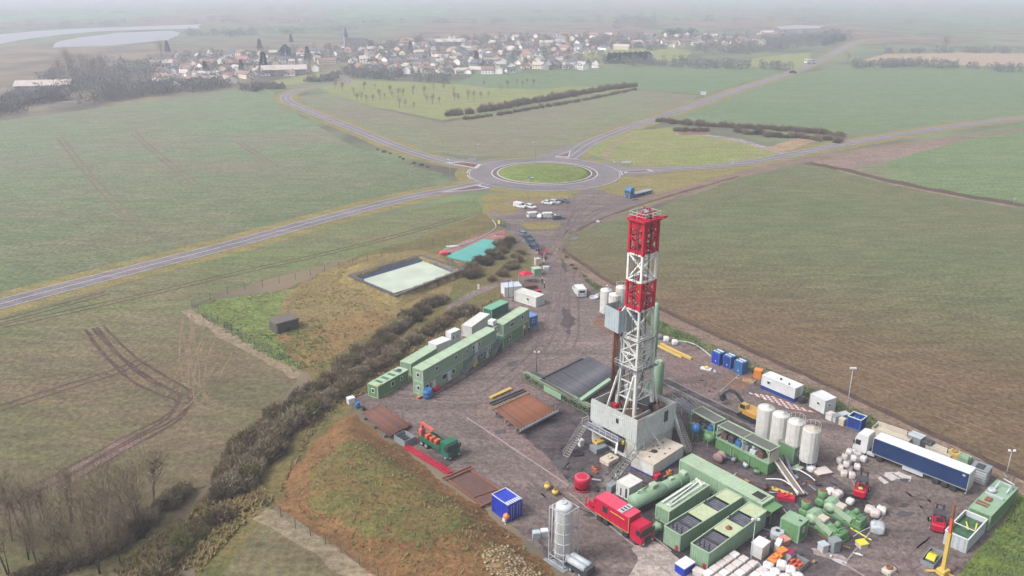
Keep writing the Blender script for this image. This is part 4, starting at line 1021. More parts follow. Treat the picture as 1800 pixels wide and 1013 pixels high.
# ---------------------------------------------------------------- equipment round the rig
def tanktop(t,L,W,H,bays,mat=None):
    "open tank: rim, floor deck, grating bays. bays=[(x0,x1,kind)]"
    r=MB()
    r.box(0,L,-.04,.1,H-.08,H+.04); r.box(0,L,W-.1,W+.04,H-.08,H+.04); r.box(-.04,.1,.11,W-.11,H-.08,H+.05); r.box(L-.1,L+.04,.11,W-.11,H-.08,H+.05)
    obj('rim',r,GREEN_R,t)
    for x0,x1,kd in bays:
        g=MB(); g.box(x0,x1,.12,W-.12,H-(.5 if kd=='g' else .12),H-(.42 if kd=='g' else .03)); obj('grating' if kd=='g' else 'deck',g,MESHG if kd=='g' else DECKG,t)
        if kd=='g':
            g=MB()
            for k in range(int((x1-x0)/.45)): g.box(x0+.2+k*.45,x0+.27+k*.45,.13,W-.13,H-.41,H-.36)
            g.box(x0-.06,x0+.02,.12,W-.12,H-.4,H+.03)
            obj('grating_bar',g,PIPEG,t)
def mud_tank(label,tl,fr,rr,H,W,bays,stub=True):
    "tl: top px of the left end corner (unused), fr: front top corner, rr: right far top corner"
    t=container('mud_tank',label,'tank',fr,rr,W,H,GREEN,GREEN_R,zt=H,roofribs=False)
    return t
def strip_roof(t):
    for c in list(t.children):
        if c.name.startswith('roof') or c.name.startswith('frame'): bpy.data.objects.remove(c)
t=mud_tank('open green mud tank nearest the camera with rusty deck and grated bays',None,(1246.7,973.4),(1348.6,897.8),2.9,2.95,None); L=t['L']; strip_roof(t)
tanktop(t,L,2.95,2.9,[(.15,2.6,'g'),(2.65,5.0,'g'),(5.05,8.2,'d'),(8.25,11.2,'g'),(11.25,L-.15,'d')])
m=MB()
for x,y in ((1.0,.7),(1.0,1.5),(1.0,2.2),(8.4,2.5),(8.4,2.1)): m.beam((x,y,2.0),(x,y,3.6),.14)
obj('agitator_post',m,DGREY,t)
m=MB(); m.box(-.08,-.03,.35,.75,.2,1.0); obj('warning_sign',m,REDP,t)
m=MB(); m.lathe((6.6,1.4),[(.5,2.88),(.45,2.95),(.15,3.0),(.12,3.3)],12); obj('hatch',m,RUST2,t)
t=mud_tank('open green mud tank with grated bays, second from the camera',None,(1197,942),(1305.6,873.6),2.9,2.95,None); L=t['L']; strip_roof(t)
tanktop(t,L,2.95,2.9,[(.15,2.6,'g'),(2.65,5.0,'g'),(5.05,8.4,'d'),(8.45,11.2,'g'),(11.25,L-.15,'d')])
m=MB()
for x,y in ((1.0,.7),(1.0,1.5),(1.0,2.2),(8.6,2.5),(8.6,2.1)): m.beam((x,y,2.0),(x,y,3.6),.14)
obj('agitator_post',m,DGREY,t)
m=MB(); m.box(-.08,-.03,.35,.75,.2,1.0); obj('warning_sign',m,REDP,t)
t=container('pipe_top_tank','long green closed tank with pale pipework along its roof','tank',(1176.6,900),(1248,852.5),2.4,2.4,GREEN,GREEN_R,zt=2.4,pitch=.6,roofribs=False); L=t['L']
m=MB(); m.beam((1,.6,2.55),(L-.6,.5,2.75),.16); m.beam((2,1.2,2.5),(L-1,1.5,2.6),.2); m.beam((1,2.0,2.5),(L-2,1.9,2.65),.3,.16); m.beam((L-1,.6,2.4),(L-.7,2.1,2.8),.3); m.lathe((1.2,1.0),[(.25,2.4),(.25,2.6),(.1,2.7)],10)
obj('roof_pipe',m,LATT,t)
# horizontal green vessel
a=P(1112,884,1.7); b=P(1207,838,1.7); d=(b-a); Lc=d.length
t=thing('pressure_vessel','horizontal green cylindrical vessel beside the red truck','vessel',(a.x,a.y,0),ang(a,b))
m=MB(); m.lathe_ax((0,0,1.7),(1,0,1.7),[(.2,-.35),(.8,-.2),(1.15,.15),(1.15,6.0),(.95,6.3)],22); obj('vessel_body',m,GREEN,t)
m=MB(); m.lathe_ax((0,0,1.7),(1,0,1.7),[(.9,6.32),(.95,6.5),(.95,Lc-.3),(.7,Lc),(.2,Lc+.1)],22); m.lathe_ax((0,0,1.7),(1,0,1.7),[(1.05,9.3),(1.05,9.5)],22); obj('vessel_neck',m,GREEN,t)
m=MB(); m.box(.6,1.2,-.9,.9,0,.8); m.box(5,5.6,-.9,.9,0,.8); m.box(Lc-2,Lc-1.4,-.8,.8,0,.9); m.box(-.4,Lc,-1.0,-.8,0,.2); obj('cradle',m,DGREY,t)
m=MB(); m.cbox(3.6,4.8,-.5,.5,2.8,3.4,.1); m.tube([(1.2,.3,2.9),(3.4,.4,3.0)],.12,8); m.tube([(1,0,2.8),(1,0,3.3),(2.4,-.3,3.1)],.09,8); m.cbox(7.6,8.4,-.3,.3,2.6,2.95,.06); m.cbox(Lc-1.2,Lc-.4,-.6,.6,2.2,3.0,.1); obj('valve_gear',m,GREEN_R,t)
# small pump at the vessel's foot
p=P(1152,936); t=thing('transfer_pump','small green pump beside the red truck cab','pump',(p.x,p.y,0),.7)
m=MB(); m.lathe_ax((-.8,0,.8),(.8,0,.8),[(.2,0),(.5,.05),(.5,1.0),(.7,1.1),(.7,1.5),(.2,1.6)],16); obj('housing',m,GREEN,t)
m=MB(); m.box(-1,1,-.5,.5,0,.25); m.tube([(.5,0,1.4),(.5,0,2.0),(.5,.7,2.2)],.12,8); obj('skid',m,GREEN_M,t)
# long green container behind the tanks
t=container('pump_container','longest plain green container behind the row of mud tanks','container',(1195,808),(1340,887),2.95,2.9,GREEN,GREEN_R,zt=2.9,pitch=.5); L=t['L']
m=MB(); m.box(L-2.6,L-.5,.5,2.4,2.9,3.02); o=obj('fan_frame',m,GREEN_R,t)
m=MB(); m.box(L-2.4,L-.7,.7,2.2,3.02,3.05); obj('fan_grille',m,BLACK,o)
m=MB(); m.box(L+.02,L+1.6,.1,2.8,2.3,2.36)
for x in (L+1.5,):
    for y in (.15,2.7): m.beam((x,y,0),(x,y,2.3),.1)
obj('end_platform',m,GREEN_M,t)
# pale tank on blue skid beside the rig cell
t=container('trip_tank','pale grey box tank with stained cream top at the foot of the rig','tank',(1149,818),(1202,783.6),4.3,2.35,WHITEC,CREAM,zt=2.35,corr=False,roofribs=False); L=t['L']
m=MB(); m.box(-.1,L+.1,-.1,4.4,0,.3); obj('skid',m,BLUE,t)
m=MB(); m.lathe((L*.42,2.4),[(.55,2.33),(.55,2.36),(.1,2.365)],18); obj('manhole',m,BLACK,t)
m=MB()
for k in range(9): x,y=.6+random.random()*(L-1.5),.5+random.random()*3.2; m.box(x,x+.35,y,y+.25,2.33,2.38)
obj('deck_plate',m,RUST2,t)
t=container('generator_box','pale grey square box beside the green vessel and red truck','box',(1106,858),(1129.7,844.7),2.5,2.4,CELL,WHITEC,zt=2.4,corr=False,roofribs=False)
m=MB(); m.box(-.04,-.01,.4,.7,.4,2); m.box(-.04,-.01,1.5,1.7,.3,1.6); obj('vent',m,DGREY,t)
# green cube at the far right of the tanks
t=container('equipment_cabin','small green box cabin with white roof handle right of the tanks','cabin',(1372.8,910),(1406.5,926),2.5,2.9,GREEN_M,GREEN,zt=2.9,corr=False,roofribs=False); L=t['L']
m=MB(); m.box(L*.7,L*.85,1.2,1.5,2.88,2.95); m.box(L*.6,L*.66,1.9,1.96,2.88,2.92); obj('roof_hatch',m,BLACK,t)
window(t,1.0,1.4,.5,.8,face='right',L=L)
# ---------------------------------------------------------------- shaker units with canopies
def shaker(label,p,q,zt,W,Htank,x_in,ball=False,panels=2):
    loc,rot,L=place(p,q,z=zt); t=thing('shaker_unit',label,'shaker unit',loc,rot,'canopied shaker units')
    m=MB(); m.corr((0,.03),(L,.03),.2,Htank,.5); m.corr((L-.03,0),(L-.03,W),.2,Htank,.5); m.box(.05,L-.06,.1,W-.02,.15,Htank-.08)
    obj('tank_wall',m,GREEN_M,t)
    m=MB(); m.box(-.05,L+.05,-.12,.02,Htank-.02,Htank+.1); m.box(-.05,L+.05,W,W+.12,Htank-.02,Htank+.1); m.box(.02,L,.05,W-.05,Htank-.06,Htank+.02)
    for x in (L*.3,L*.65): m.box(x,x+.12,-.1,-.02,.3,Htank-.2)
    obj('deck',m,GREEN,t)
    m=MB()
    n=panels
    for k in range(n+1):
        x=L*k/n; x=min(max(x,.08),L-.08)
        for y in (.08,W-.08): m.beam((x,y,Htank+.1),(x,y,zt-.1),.14)
        m.beam((x,.08,zt),(x,W-.08,zt),.14)
        if k<n: m.beam((x,.08,zt-.8),(x+.7,.08,zt-.1),.1)
        if k>0: m.beam((x,.08,zt-.8),(x-.7,.08,zt-.1),.1)
    m.beam((0,.08,zt+.02),(L,.08,zt+.02),.18); m.beam((0,W-.08,zt+.02),(L,W-.08,zt+.02),.18)
    fr=obj('canopy_frame',m,GREEN_R,t)
    m=MB()
    for k in range(n): m.box(L*k/n+.12,L*(k+1)/n-.12,.2,W-.2,zt-.05,zt-.01)
    obj('canopy_sheet',m,paint('dirty_canopy',D(104,108,102),.7,.8,D(84,80,76),scale=1.5),t)
    ms=[RUSTD,GREY,DGREY,LGREY,BLUEM]
    for k in range(int(L/1.5)):
        m=MB(); x=.5+k*1.45; m.cbox(x,x+1.1,.5,1.7,Htank+.02,Htank+.7+.4*random.random(),.08); m.lathe_ax((x+.2,.9,Htank+1.1),(x+.9,.9,Htank+1.1),[(.1,0),(.22,.02),(.22,.5),(.1,.6)],10)
        obj('shaker_screen',m,ms[(k*2+int(L))%5],t)
    return t,L
sh1,L=shaker('shaker unit under the canopy nearest the rig, blue motor beside it',(1214.6,722),(1256.4,745),4.4,2.7,2.0,0,panels=1)
sh2,L2=shaker('shaker unit under a two-panel canopy beside the green tank cabin',(1260.9,748.4),(1353.3,794.6),4.4,2.7,2.1,0)
m=MB()
for k in range(12): m.box(L2+.0,L2+.06,.3+k*.19,.42+k*.19,2.2,4.1)
obj('louvre',m,CREAM,sh2)
# open rail bridge between rig and first canopy
loc,rot,Lb=place((1182,694),(1213,719),z=4.4); t=thing('walkway_bridge','railed green walkway bridge between rig floor and first canopy','walkway',loc,rot)
m=MB(); m.box(0,Lb,0,2.2,3.35,3.45); obj('deck',m,MESHG,t)
m=MB(); rail(m,[(0,0,3.45),(Lb,0,3.45)],1.05,.06,1.2); rail(m,[(0,2.2,3.45),(Lb,2.2,3.45)],1.05,.06,1.2)
for x in (.3,Lb-.3):
    for y in (.1,2.1): m.beam((x,y,0),(x,y,3.4),.14)
obj('railing',m,GREEN,t)
p=P(1224,753,2.6); t=thing('degasser','round bright blue degasser vessel below the first canopy','vessel',(p.x,p.y,0),.3)
m=MB(); m.blob((0,0,2.6),(.85,.85,.95),3,.03,3); m.lathe_ax((0,0,2.6),(1.2,0,2.6),[(.9,-.1),(.9,.1)],20); obj('sphere',m,BLUEM,t)
m=MB()
for x in (-.6,.6): m.beam((x,0,0),(x*.8,0,2.2),.14)
m.tube([(.8,0,2.6),(1.8,.1,2.9),(2.2,.3,2.0),(1.9,.4,1.0)],.1,8); obj('leg',m,GREEN_M,t)
p=P(1247,782,0); t=thing('mud_hopper','rounded green hopper on legs under the first canopy','hopper',(p.x,p.y,0),.2)
m=MB(); m.lathe((0,0),[(.4,.4),(1.0,1.2),(1.05,2.0),(.6,2.3)],14); obj('bowl',m,GREEN_M,t)
m=MB(); [m.beam((x,y,0),(x,y,1.2),.1) for x in (-.7,.7) for y in (-.7,.7)]; obj('leg',m,GREEN,t)
p=P(1264,812,0); t=thing('cable_reel','dusty pink cable reel on the ground before the canopies','reel',(p.x,p.y,0),ang(P(1195,836),P(1340,905)))
m=MB(); m.lathe_ax((0,-.6,.9),(0,.6,.9),[(.2,0),(.9,0),(.9,.08),(.55,.1),(.6,1.1),(.9,1.12),(.9,1.2),(.2,1.2)],20); obj('drum',m,paint('reel_pink',D(160,132,136),.7,.5,D(120,100,100)),t)
m=MB(); m.box(-.9,.9,-.8,-.65,0,.15); m.box(-.9,.9,.65,.8,0,.15); obj('stand',m,DGREY,t)
# clutter of pumps along the foot of the canopies
for i,(px,py,mt,nm,lb) in enumerate(((1290,812,GREY,'motor','grey motor on the ground under the two-panel canopy'),(1310,822,LGREY,'valve_block','pale valve block at the foot of the shaker tank'),(1330,834,GREEN_M,'valve_block','green valve block at the right foot of the shaker tank'),(1345,862,RUSTD,'valve_block','dark rusty valve block past the end of the canopies'))):
    p=P(px,py); t=thing(nm,lb,nm.replace('_',' '),(p.x,p.y,0),.8+i)
    m=MB(); m.lathe_ax((-.5,0,.5),(.5,0,.5),[(.1,0),(.35,.05),(.35,.8),(.2,1)],12); obj('housing',m,mt,t)
    m=MB(); m.box(-.6,.6,-.35,.35,0,.18); m.tube([(0,0,.7),(0,0,1.2),(.5,.2,1.3)],.07,6); obj('base',m,DGREY,t)
# dark channel with long pipes behind the shakers
loc,rot,Lg=place((1160,672),(1338,760)); t=thing('drain_channel','long dark channel running behind the green canopies','channel',loc,rot)
m=MB(); m.box(0,Lg,0,.12,0,.22); m.box(0,Lg,2.1,2.22,0,.2); obj('kerb',m,GREY,t); m=MB(); m.box(0,Lg,.26,1.99,0,.1); obj('channel_bed',m,ASPH_D,t)
# green boxes by the silos
t=container('control_cabin','green cabin with flat grey roof below the right-hand silo','cabin',(1369,774),(1397,789),2.6,3.0,GREEN_M,paint('grey_green_roof',D(142,150,140),.7,.7,D(110,104,96)),zt=3.0,corr=False,roofribs=False); L=t['L']
window(t,.8,1.3,.9,.9,face='right',L=L)
t=container('chemical_box','low green box with grey lid in front of the left silos','box',(1327,756),(1354,770),2.2,1.9,GREEN_M,paint('box_lid',D(150,152,146),.7,.7,D(120,110,100)),zt=2.2,corr=False,roofribs=False)
big_bag('pinkish sack standing on ground between green box and green cabin',(1366,790),.6,1.2,SACKP,0,4)
SIL='white dry-goods silos behind the shakers'
for i,(px,py,mt,ru,lb) in enumerate(((1347.8,714,WHITEC,False,'greyish white silo farthest left of the four by the excavator'),(1373.7,726,WHITEC,False,'white silo second from the excavator in the row of four'),(1400.8,738.7,WHITEC,False,'white silo third from the excavator in the row of four'),(1428,752,WHITEC,True,'white silo with rust-stained top, nearest the white bags'))):
    silo(lb,P(px,py,7.1),7.1,1.38,mt,ru,SIL,ladder=(i>1))
for i,(px,py) in enumerate(((1066,508),(1081,516),(1093,503))):
    silo(('cream white silo left of the monkeyboard box','shorter white silo between two others behind the monkeyboard','white silo with a round hatch, directly left of the mast')[i],P(px,py,7.0),7.0,1.36,WHITEC,False,'white silos behind the rig',ladder=(i==2))
# green columns behind the rig
p=P(1159,700); t=thing('mud_gas_separator','fat green upright vessel right of the mast foot','vessel',(p.x-.4,p.y,0))
m=MB(); m.lathe((0,0),[(.5,.2),(.95,.8),(.95,7.2),(.9,7.5)],18); obj('shell',m,GREEN,t); m=MB(); m.lathe((0,0),[(.9,7.5),(.5,7.8),(.2,7.9)],18); rail(m,[(.9*math.cos(k),.9*math.sin(k),7.4) for k in range(7)],.6,.04,2); obj('cap',m,GREEN_R,t)
m=MB()
for a_ in (0,2.1,4.2): m.beam((.7*math.cos(a_),.7*math.sin(a_),0),(.7*math.cos(a_),.7*math.sin(a_),.9),.15)
obj('leg',m,GREEN_D,t)
p=P(1154.5,532,17.5); t=thing('degasser_column','slim tall green column rising behind the mast','column',(p.x,p.y,0))
m=MB(); m.lathe((0,0),[(.62,.0),(.62,16.9),(.4,17.3),(.2,17.5)],14); obj('shell',m,GREEN,t); m=MB(); m.cbox(-1,1,-1,1,0,.6,.05); m.box(-.5,.5,-.9,-.6,8.5,10.4); obj('base',m,GREEN_D,t)
# red drum, yellow bollards, concrete blocks, junk by the cell
p=P(1023,860); t=thing('red_drum','large round red drum on a ring stand left of the red truck','drum',(p.x,p.y,0))
m=MB(); m.lathe((0,0),[(.9,.4),(1.2,.7),(1.15,1.3),(1.25,1.5),(1.25,2.2),(1.1,2.3)],22); obj('shell',m,REDP,t); m=MB(); m.lathe((0,0),[(1.1,2.25),(1.1,2.3),(.9,2.32),(.85,2.2),(.1,2.2)],22); obj('lid',m,paint('pink_lid',D(196,110,124),.6,.5,D(150,80,90)),t)
m=MB(); [m.beam((1.1*math.cos(a_),1.1*math.sin(a_),0),(1.0*math.cos(a_),1.0*math.sin(a_),.6),.15) for a_ in (0,1.57,3.14,4.71)]; m.lathe((0,0),[(1.3,.2),(1.3,.3),(1.1,.3),(1.1,.2)],22); obj('stand',m,REDM,t)
for i,(px,py,lb) in enumerate(((962,861,'yellow mooring-like valve left of the other yellow valve'),(976,871,'yellow valve nearer the grey upright silo'))):
    p=P(px,py); t=thing('yellow_valve',lb,'valve',(p.x,p.y,0),i,'yellow valves on the slab edge')
    m=MB(); m.lathe((0,0),[(.3,0),(.32,.3),(.5,.5),(.5,.8),(.2,.95)],12); obj('body',m,YELLOW,t); m=MB(); m.lathe_ax((0,0,1.1),(0,.1,1.1),[(.3,0),(.35,.05),(.3,.1)],12); m.beam((0,0,.9),(0,0,1.1),.08); obj('handwheel',m,YELLOW,t)
def block(name,label,cat,px,l,w_,h,rot,mat,c=.06,z0=0,extra=None,emat=None,ename='lug'):
    p=P(*px,z0); t=thing(name,label,cat,(p.x,p.y,z0),rot); m=MB(); m.cbox(-l/2,l/2,-w_/2,w_/2,0,h,c); obj('body',m,mat,t)
    m=MB()
    if extra=='ring': m.lathe((0,0),[(.45,h),(.45,h+.25),(.3,h+.25),(.3,h+.02)],12)
    elif extra=='frame': m.v=[];[m.beam((x,y,0),(x,y,h+.1),.1) for x in (-l/2,l/2) for y in (-w_/2,w_/2)]
    elif extra=='lid': m.cbox(-l/2-.05,l/2+.05,-w_/2-.05,w_/2+.05,h+.01,h+.12,.04)
    elif extra=='wheels': [m.lathe_ax((x,y-.1,.3),(x,y+.1,.3),[(.1,0),(.3,.02),(.3,.18),(.1,.2)],12) for x in (-l/3,l/3) for y in (-w_/2-.1,w_/2+.1)]
    else:
        for x in (-l/3,l/3): m.box(x-.08,x+.08,-.08,.08,h,h+.14)
    obj(ename,m,emat or DGREY,t); return t
AB=rad(-45)
block('well_head_plate','pale stained block with a round opening before the rig opening','block',(1071,812),2.6,2.0,.8,rad(42),CREAM,extra='ring',emat=CREAM,ename='collar')
block('orange_cradle','small orange-red steel frame left of the pale block','frame',(1048,824),1.1,1.1,.35,rad(35),ORANGE2,extra='ring',emat=RUSTD)
block('tool_skid','grey tool skid with rounded rails under the yellow beams','skid',(1052,792),2.4,2.0,1.0,rad(35),GREY,extra='frame',ename='rail')
block('yellow_grating','stack of yellow beams lying on the tool skid','beams',(1052,777),1.8,1.3,.35,rad(35),YELLOW,z0=1.05)
block('white_bin','small white plastic bin beside the rig stairs','bin',(1021,784),.8,.8,1.1,.5,WHITEP,extra='lid',emat=WHITEP,ename='lid')
block('hose_coil','dark tangled hose coil at the foot of the rig stairs','hose',(1015,800),1.6,1.4,.5,.2,BLACK,extra='ring',emat=BLACK)
block('red_pump','small red pump beside the blue skid of the pale tank','pump',(1155,842),1.2,.8,.9,rad(44),REDP,extra='wheels',emat=BLACK,ename='wheel')
block('grey_compressor','small grey-blue compressor between red drum and pale box','compressor',(1075,862),1.6,1.1,1.2,rad(44),GREY,extra='wheels',emat=BLACK,ename='wheel')
block('orange_motor','small orange motor behind the green vessel','motor',(1176,832),1.1,.6,.5,rad(44),ORANGE)
# ---------------------------------------------------------------- offices along the left edge
def office(label,p,q,z0,H=2.65,W=2.5,L=None,wins=(),doors=(),zt=0,mat=None,roof=None,endwin=None,group='green site office containers',share=None):
    "p,q px of the foot of the front edge at ground (zt=0)"
    loc,rot,L=place(p,q,z=zt,L=L)
    t=thing('office_container',label,'office container',(loc[0],loc[1],z0),rot,group)
    m=MB(); m.corr((0,.03),(L,.03),.15,H-.12,.45,.03); m.corr((L,W-.03),(0,W-.03),.15,H-.12,.45,.03); m.corr((L-.03,0),(L-.03,W),.15,H-.12,.45,.03); m.corr((.03,W),(.03,0),.15,H-.12,.45,.03); m.box(.1,L-.1,.1,W-.1,.02,.15)
    obj('wall',m,mat or GREEN,t)
    r=MB(); r.box(.05,L-.05,.05,W-.05,H-.12,H); n=int(L/2.4)
    for i in range(1,n): r.box(i*L/n-.06,i*L/n+.06,.06,W-.06,H+.001,H+.05)
    obj('roof',r,roof or GREEN_R,t); obj('frame',frame_mb(L,W,H,.14),roof or GREEN_R,t)
    for x,w_,z_,h_ in wins: window(t,x*L,z_,w_,h_)
    for x in doors: door(t,x*L)
    if endwin is not None: window(t,.8,1.0,.8,.9,face='left',L=L)
    return t,L
f0,f1=(745,697),(873,620)
mid=P(*f0).lerp(P(*f1),.5)
def pmid(a,b,t): return P(*a).lerp(P(*b),t)
def off2(label,t0,t1,z0,**k):
    a=pmid(f0,f1,t0); b=pmid(f0,f1,t1); return a,b
def place3(a,b): return (a.x,a.y,0),ang(a,b),(b-a).length
_pl=place
def office_at(label,a,b,z0,**k):
    global place
    place=lambda p,q,z=0,L=None,W=None:((p.x,p.y,0),ang(p,q),(q-p).length)
    r=office(label,a,b,z0,**k); place=_pl; return r
a,b=P(*f0),P(*f1); d=(b-a).normalized()
m1=a+d*11.9; m2=a+d*12.0
GREEN_L=GREEN_M
office_at('green office container, ground floor, with white windows and door beside the blue barrel',a,m1,0,wins=((.04,1.1,1.0,1.15),(.15,.6,.9,1.3),(.46,1.6,1.0,1.2),(.72,1.0,1.0,1.1)),doors=(.22,.62),endwin=1,mat=GREEN)
office_at('green office container stacked above the one beside the blue barrel',a,m1,2.7,wins=((.3,.9,1.1,.9),(.8,.9,1.0,1.0)),endwin=1,mat=GREEN)
office_at('green office container, ground floor, behind the outside stairs',m2,b,0,wins=((.5,1.3,1.0,1.2),(.8,.9,1.0,1.1)),doors=(.34,.68),mat=GREEN_M)
office_at('green office container stacked behind the stair landing with small dark windows',m2,b,2.7,wins=((.1,.7,1.0,1.0),(.28,.7,1.0,1.0),(.46,.7,1.0,1.0)),doors=(.36,),mat=GREEN)
ofs=a
# stairs and landing on the office front
nrm=Vector((d.y,-d.x,0))
stt=thing('outside_stairs','grey steel stairs climbing the office front beside the yellow cabinet','stairs',tuple(m2),ang(a,b))
stairs(stt,(-1.2,-.75,0.05),(3.6,-.75,2.7),.9,GREY)
m=MB(); m.box(3.6,7.5,-1.3,-.1,2.68,2.74); pl_=obj('landing',m,MESHG,stt); m=MB(); rail(m,[(3.7,-1.28,2.74),(7.5,-1.28,2.74)],1,.05,1); m.beam((7.4,-1.2,0),(7.4,-1.2,2.7),.1); m.beam((5,-1.2,0),(5,-1.2,2.7),.1); obj('railing',m,GREY,pl_)
a,b=P(885,612),P(930,582); d=(b-a).normalized(); 
office_at('green office container at the far end, ground floor with one window',a,b,0,wins=((.2,1.0,1.0,1.1),),doors=(.75,),mat=GREEN_M)
office_at('green office container stacked at the far end with white framed double window',a,b,2.7,wins=((.25,1.6,1.0,1.0),(.68,.9,1.1,1.0)),mat=GREEN)
st2=thing('outside_stairs','grey steel stairs with red and white panel between the two office blocks','stairs',tuple(P(874,618)),ang(a,b))
stairs(st2,(-3.5,-.7,.05),(.2,-.7,2.7),.9,GREY)
m=MB(); m.box(.1,1.9,-1.2,.9,2.66,2.72); m.box(.1,.18,-1.2,.9,.0,2.6); pl_=obj('landing',m,GREEN_D,st2); m=MB(); rail(m,[(.2,-1.15,2.72),(1.9,-1.15,2.72)],1,.05,1); obj('railing',m,GREY,pl_)
m=MB(); m.box(-1.2,.1,-.1,-.02,4.4,5.9); wb=obj('sign_board',m,WHITEP,st2)
m=MB()
for i in range(3):
    for j in range(3):
        if (i+j)%2==0: m.box(-1.15+i*.4,-.78+i*.4,-.13,-.1,4.45+j*.47,4.88+j*.47)
obj('red_check',m,REDP,wb)
m=MB(); m.cbox(.4,1.8,1.2,2.6,5.45,6.4,.05); obj('roof_unit',m,WHITEP,st2)
# front single-storey green container with panelled roof
t,L=office('low green office container with dark-striped pale roof, nearest the rusty pipes',(665,702),(719,671),0,H=2.6,wins=((.42,.9,1.0,1.0),(.72,.7,1.2,.8)),endwin=1,mat=GREEN_M)
m=MB()
for k in range(4): m.box(L*(.16+.2*k),L*(.16+.2*k)+.7,.4,2.1,2.605,2.63)
obj('roof_panel',m,GREEN_D,t); m=MB(); m.lathe((L*.86,1.3),[(.5,2.6),(.5,2.7),(.35,2.7),(.3,2.62)],14); obj('roof_vent',m,DGREY,t); m=MB(); m.box(.3,1.3,.15,.6,2.64,2.7); obj('roof_board',m,YELLOW,t)
# behind the offices
GB='containers behind the office row'
container('green_container','flat green container behind the office row, left of the small white ones','container',(722,640),(768,612),2.6,2.6,GREEN,GREEN_R,zt=2.6,group=GB)
container('white_container','small plain white container behind the long office roof','container',(767,607),(792,597),2.5,2.6,WHITEP,WHITEP,zt=2.6,group=GB,corr=False)
t=container('white_box','narrow white box with two dark openings rising behind the office row','box',(793,586),(809,579),1.6,3.6,WHITEP,WHITEP,zt=3.6,group=GB,corr=False)
window(t,.4,2.0,.5,.8); window(t,1.5,2.0,.5,.8)
container('white_container','long dirty white container behind the middle of the office row','container',(829,575),(861,552),2.5,2.6,WHITEC,WHITEC,zt=2.6,group=GB,pitch=.5)
container('dark_green_container','dark green container standing behind the far office block','container',(864,545),(894,531),2.5,2.6,GREEN_D,paint('teal_roof',D(120,178,150),.5,.4,D(110,130,120)),zt=2.6,group=GB,pitch=.5)
t=container('white_cabin','white cabin with pale blue roof beside the red canopy','cabin',(887,506),(918,503),3.6,2.6,WHITEP,paint('ice_roof',D(196,204,220),.5,.3,D(150,160,170)),zt=2.6,corr=False,roofribs=False)
m=MB(); m.tube([(.9,-.3,0),(.9,-.3,4.6)],.06,6); obj('pole',m,DGREY,t)
t=container('white_cabin','dirty white container angled in front of the pale blue roofed cabin','cabin',(904,529),(942,541),3.2,2.5,WHITEC,WHITEC,zt=0,pitch=.5)
m=MB(); m.box(4,4.5,-.06,.02,1.3,1.7); obj('vent',m,DGREY,t)
t=container('blue_cabin','blue cabin with pale blue roof at the end of the office row','cabin',(929,579),(945,573),2.4,2.7,BLUEM,paint('sky_roof',D(104,150,214),.5,.3,D(90,110,150)),zt=0,corr=False,roofribs=False)
window(t,1.1,1.2,.7,.8)
# smelter-like red canopy and yard clutter near the gate
p=P(925,496); t=thing('red_canopy','small red gazebo roof beside the pale blue roofed cabin','gazebo',(p.x,p.y,0),.4)
m=MB(); m._add([(-1.6,-1.6,2.3),(1.6,-1.6,2.3),(1.6,1.6,2.3),(-1.6,1.6,2.3),(0,0,3.2)],[(0,1,4),(1,2,4),(2,3,4),(3,0,4),(3,2,1,0)]); obj('roof',m,REDP,t)
for x in (-1.5,1.5):
    for y in (-1.5,1.5): m=MB(); m.beam((x,y,0),(x,y,2.3),.07); obj('post',m,LGREY,t)
block('rust_skip','rust-coloured open skip in the corner between the white cabins','skip',(931,507),3.0,2.6,1.1,.3,RUSTD,extra='frame',emat=RUST,ename='rim')
block('red_bin','small red bin beside the white angled container','bin',(946,518),1.2,1.0,1.1,.3,REDP,extra='lid',emat=REDP,ename='lid')
t=block('green_tank','pale green box tank by the gate left of the kiosk','tank',(943,484),2.2,2.0,2.0,.4,GREEN,extra='lid',emat=GREEN_R,ename='lid')
block('yellow_box','cream yellow box standing beyond the pale green tank','box',(944,466),1.3,1.2,1.8,.3,CREAM,extra='lid',emat=CREAM,ename='lid')
block('white_crate','low white crate on the ground right of the pale green tank','crate',(960,473),1.6,1.2,.6,.2,WHITEP,extra='lid',emat=LGREY,ename='lid')
# gate banners / barrier
for i,(px,py,mt,lb) in enumerate(((948,448,REDP,'red and white barrier panel left side of the gate'),(956,455,WHITEP,'white barrier panel nearer the yard at the gate'),(961,447,REDP,'red barrier panel on the right of the gate entry'))):
    p=P(px,py); t=thing('road_barrier',lb,'barrier',(p.x,p.y,0),1.2+i*.3,'barrier panels at the gate')
    m=MB(); m.box(-.9,.9,-.04,.04,.3,1.4); obj('panel',m,mt,t); m=MB(); m.box(-.7,-.6,-.3,.3,0,.12); m.box(.6,.7,-.3,.3,0,.12); m.beam((-.65,0,.1),(-.65,0,1.5),.06); m.beam((.65,0,.1),(.65,0,1.5),.06); obj('foot',m,BLACK,t)
p=P(991,474); t=thing('gate_leaf','dark mesh gate leaf standing open by the right verge','gate',(p.x,p.y,0),1.75)
m=MB(); [m.beam((x,0,0),(x,0,2.4),.07) for x in (-2.5,-1.2,0,1.2,2.5)]; m.beam((-2.5,0,.15),(2.5,0,.15),.07); m.beam((-2.5,0,2.35),(2.5,0,2.35),.07); obj('frame',m,DGREY,t)
m=MB(); [m.beam((-2.4+k*.3,0,.2),(-2.4+k*.3,0,2.3),.025) for k in range(17)]; obj('bars',m,GREEN_D,t)
p=P(885,400); t=thing('gate_leaf','dark mesh fence panel above the row of dark cars','gate',(p.x,p.y,0),-1.0)
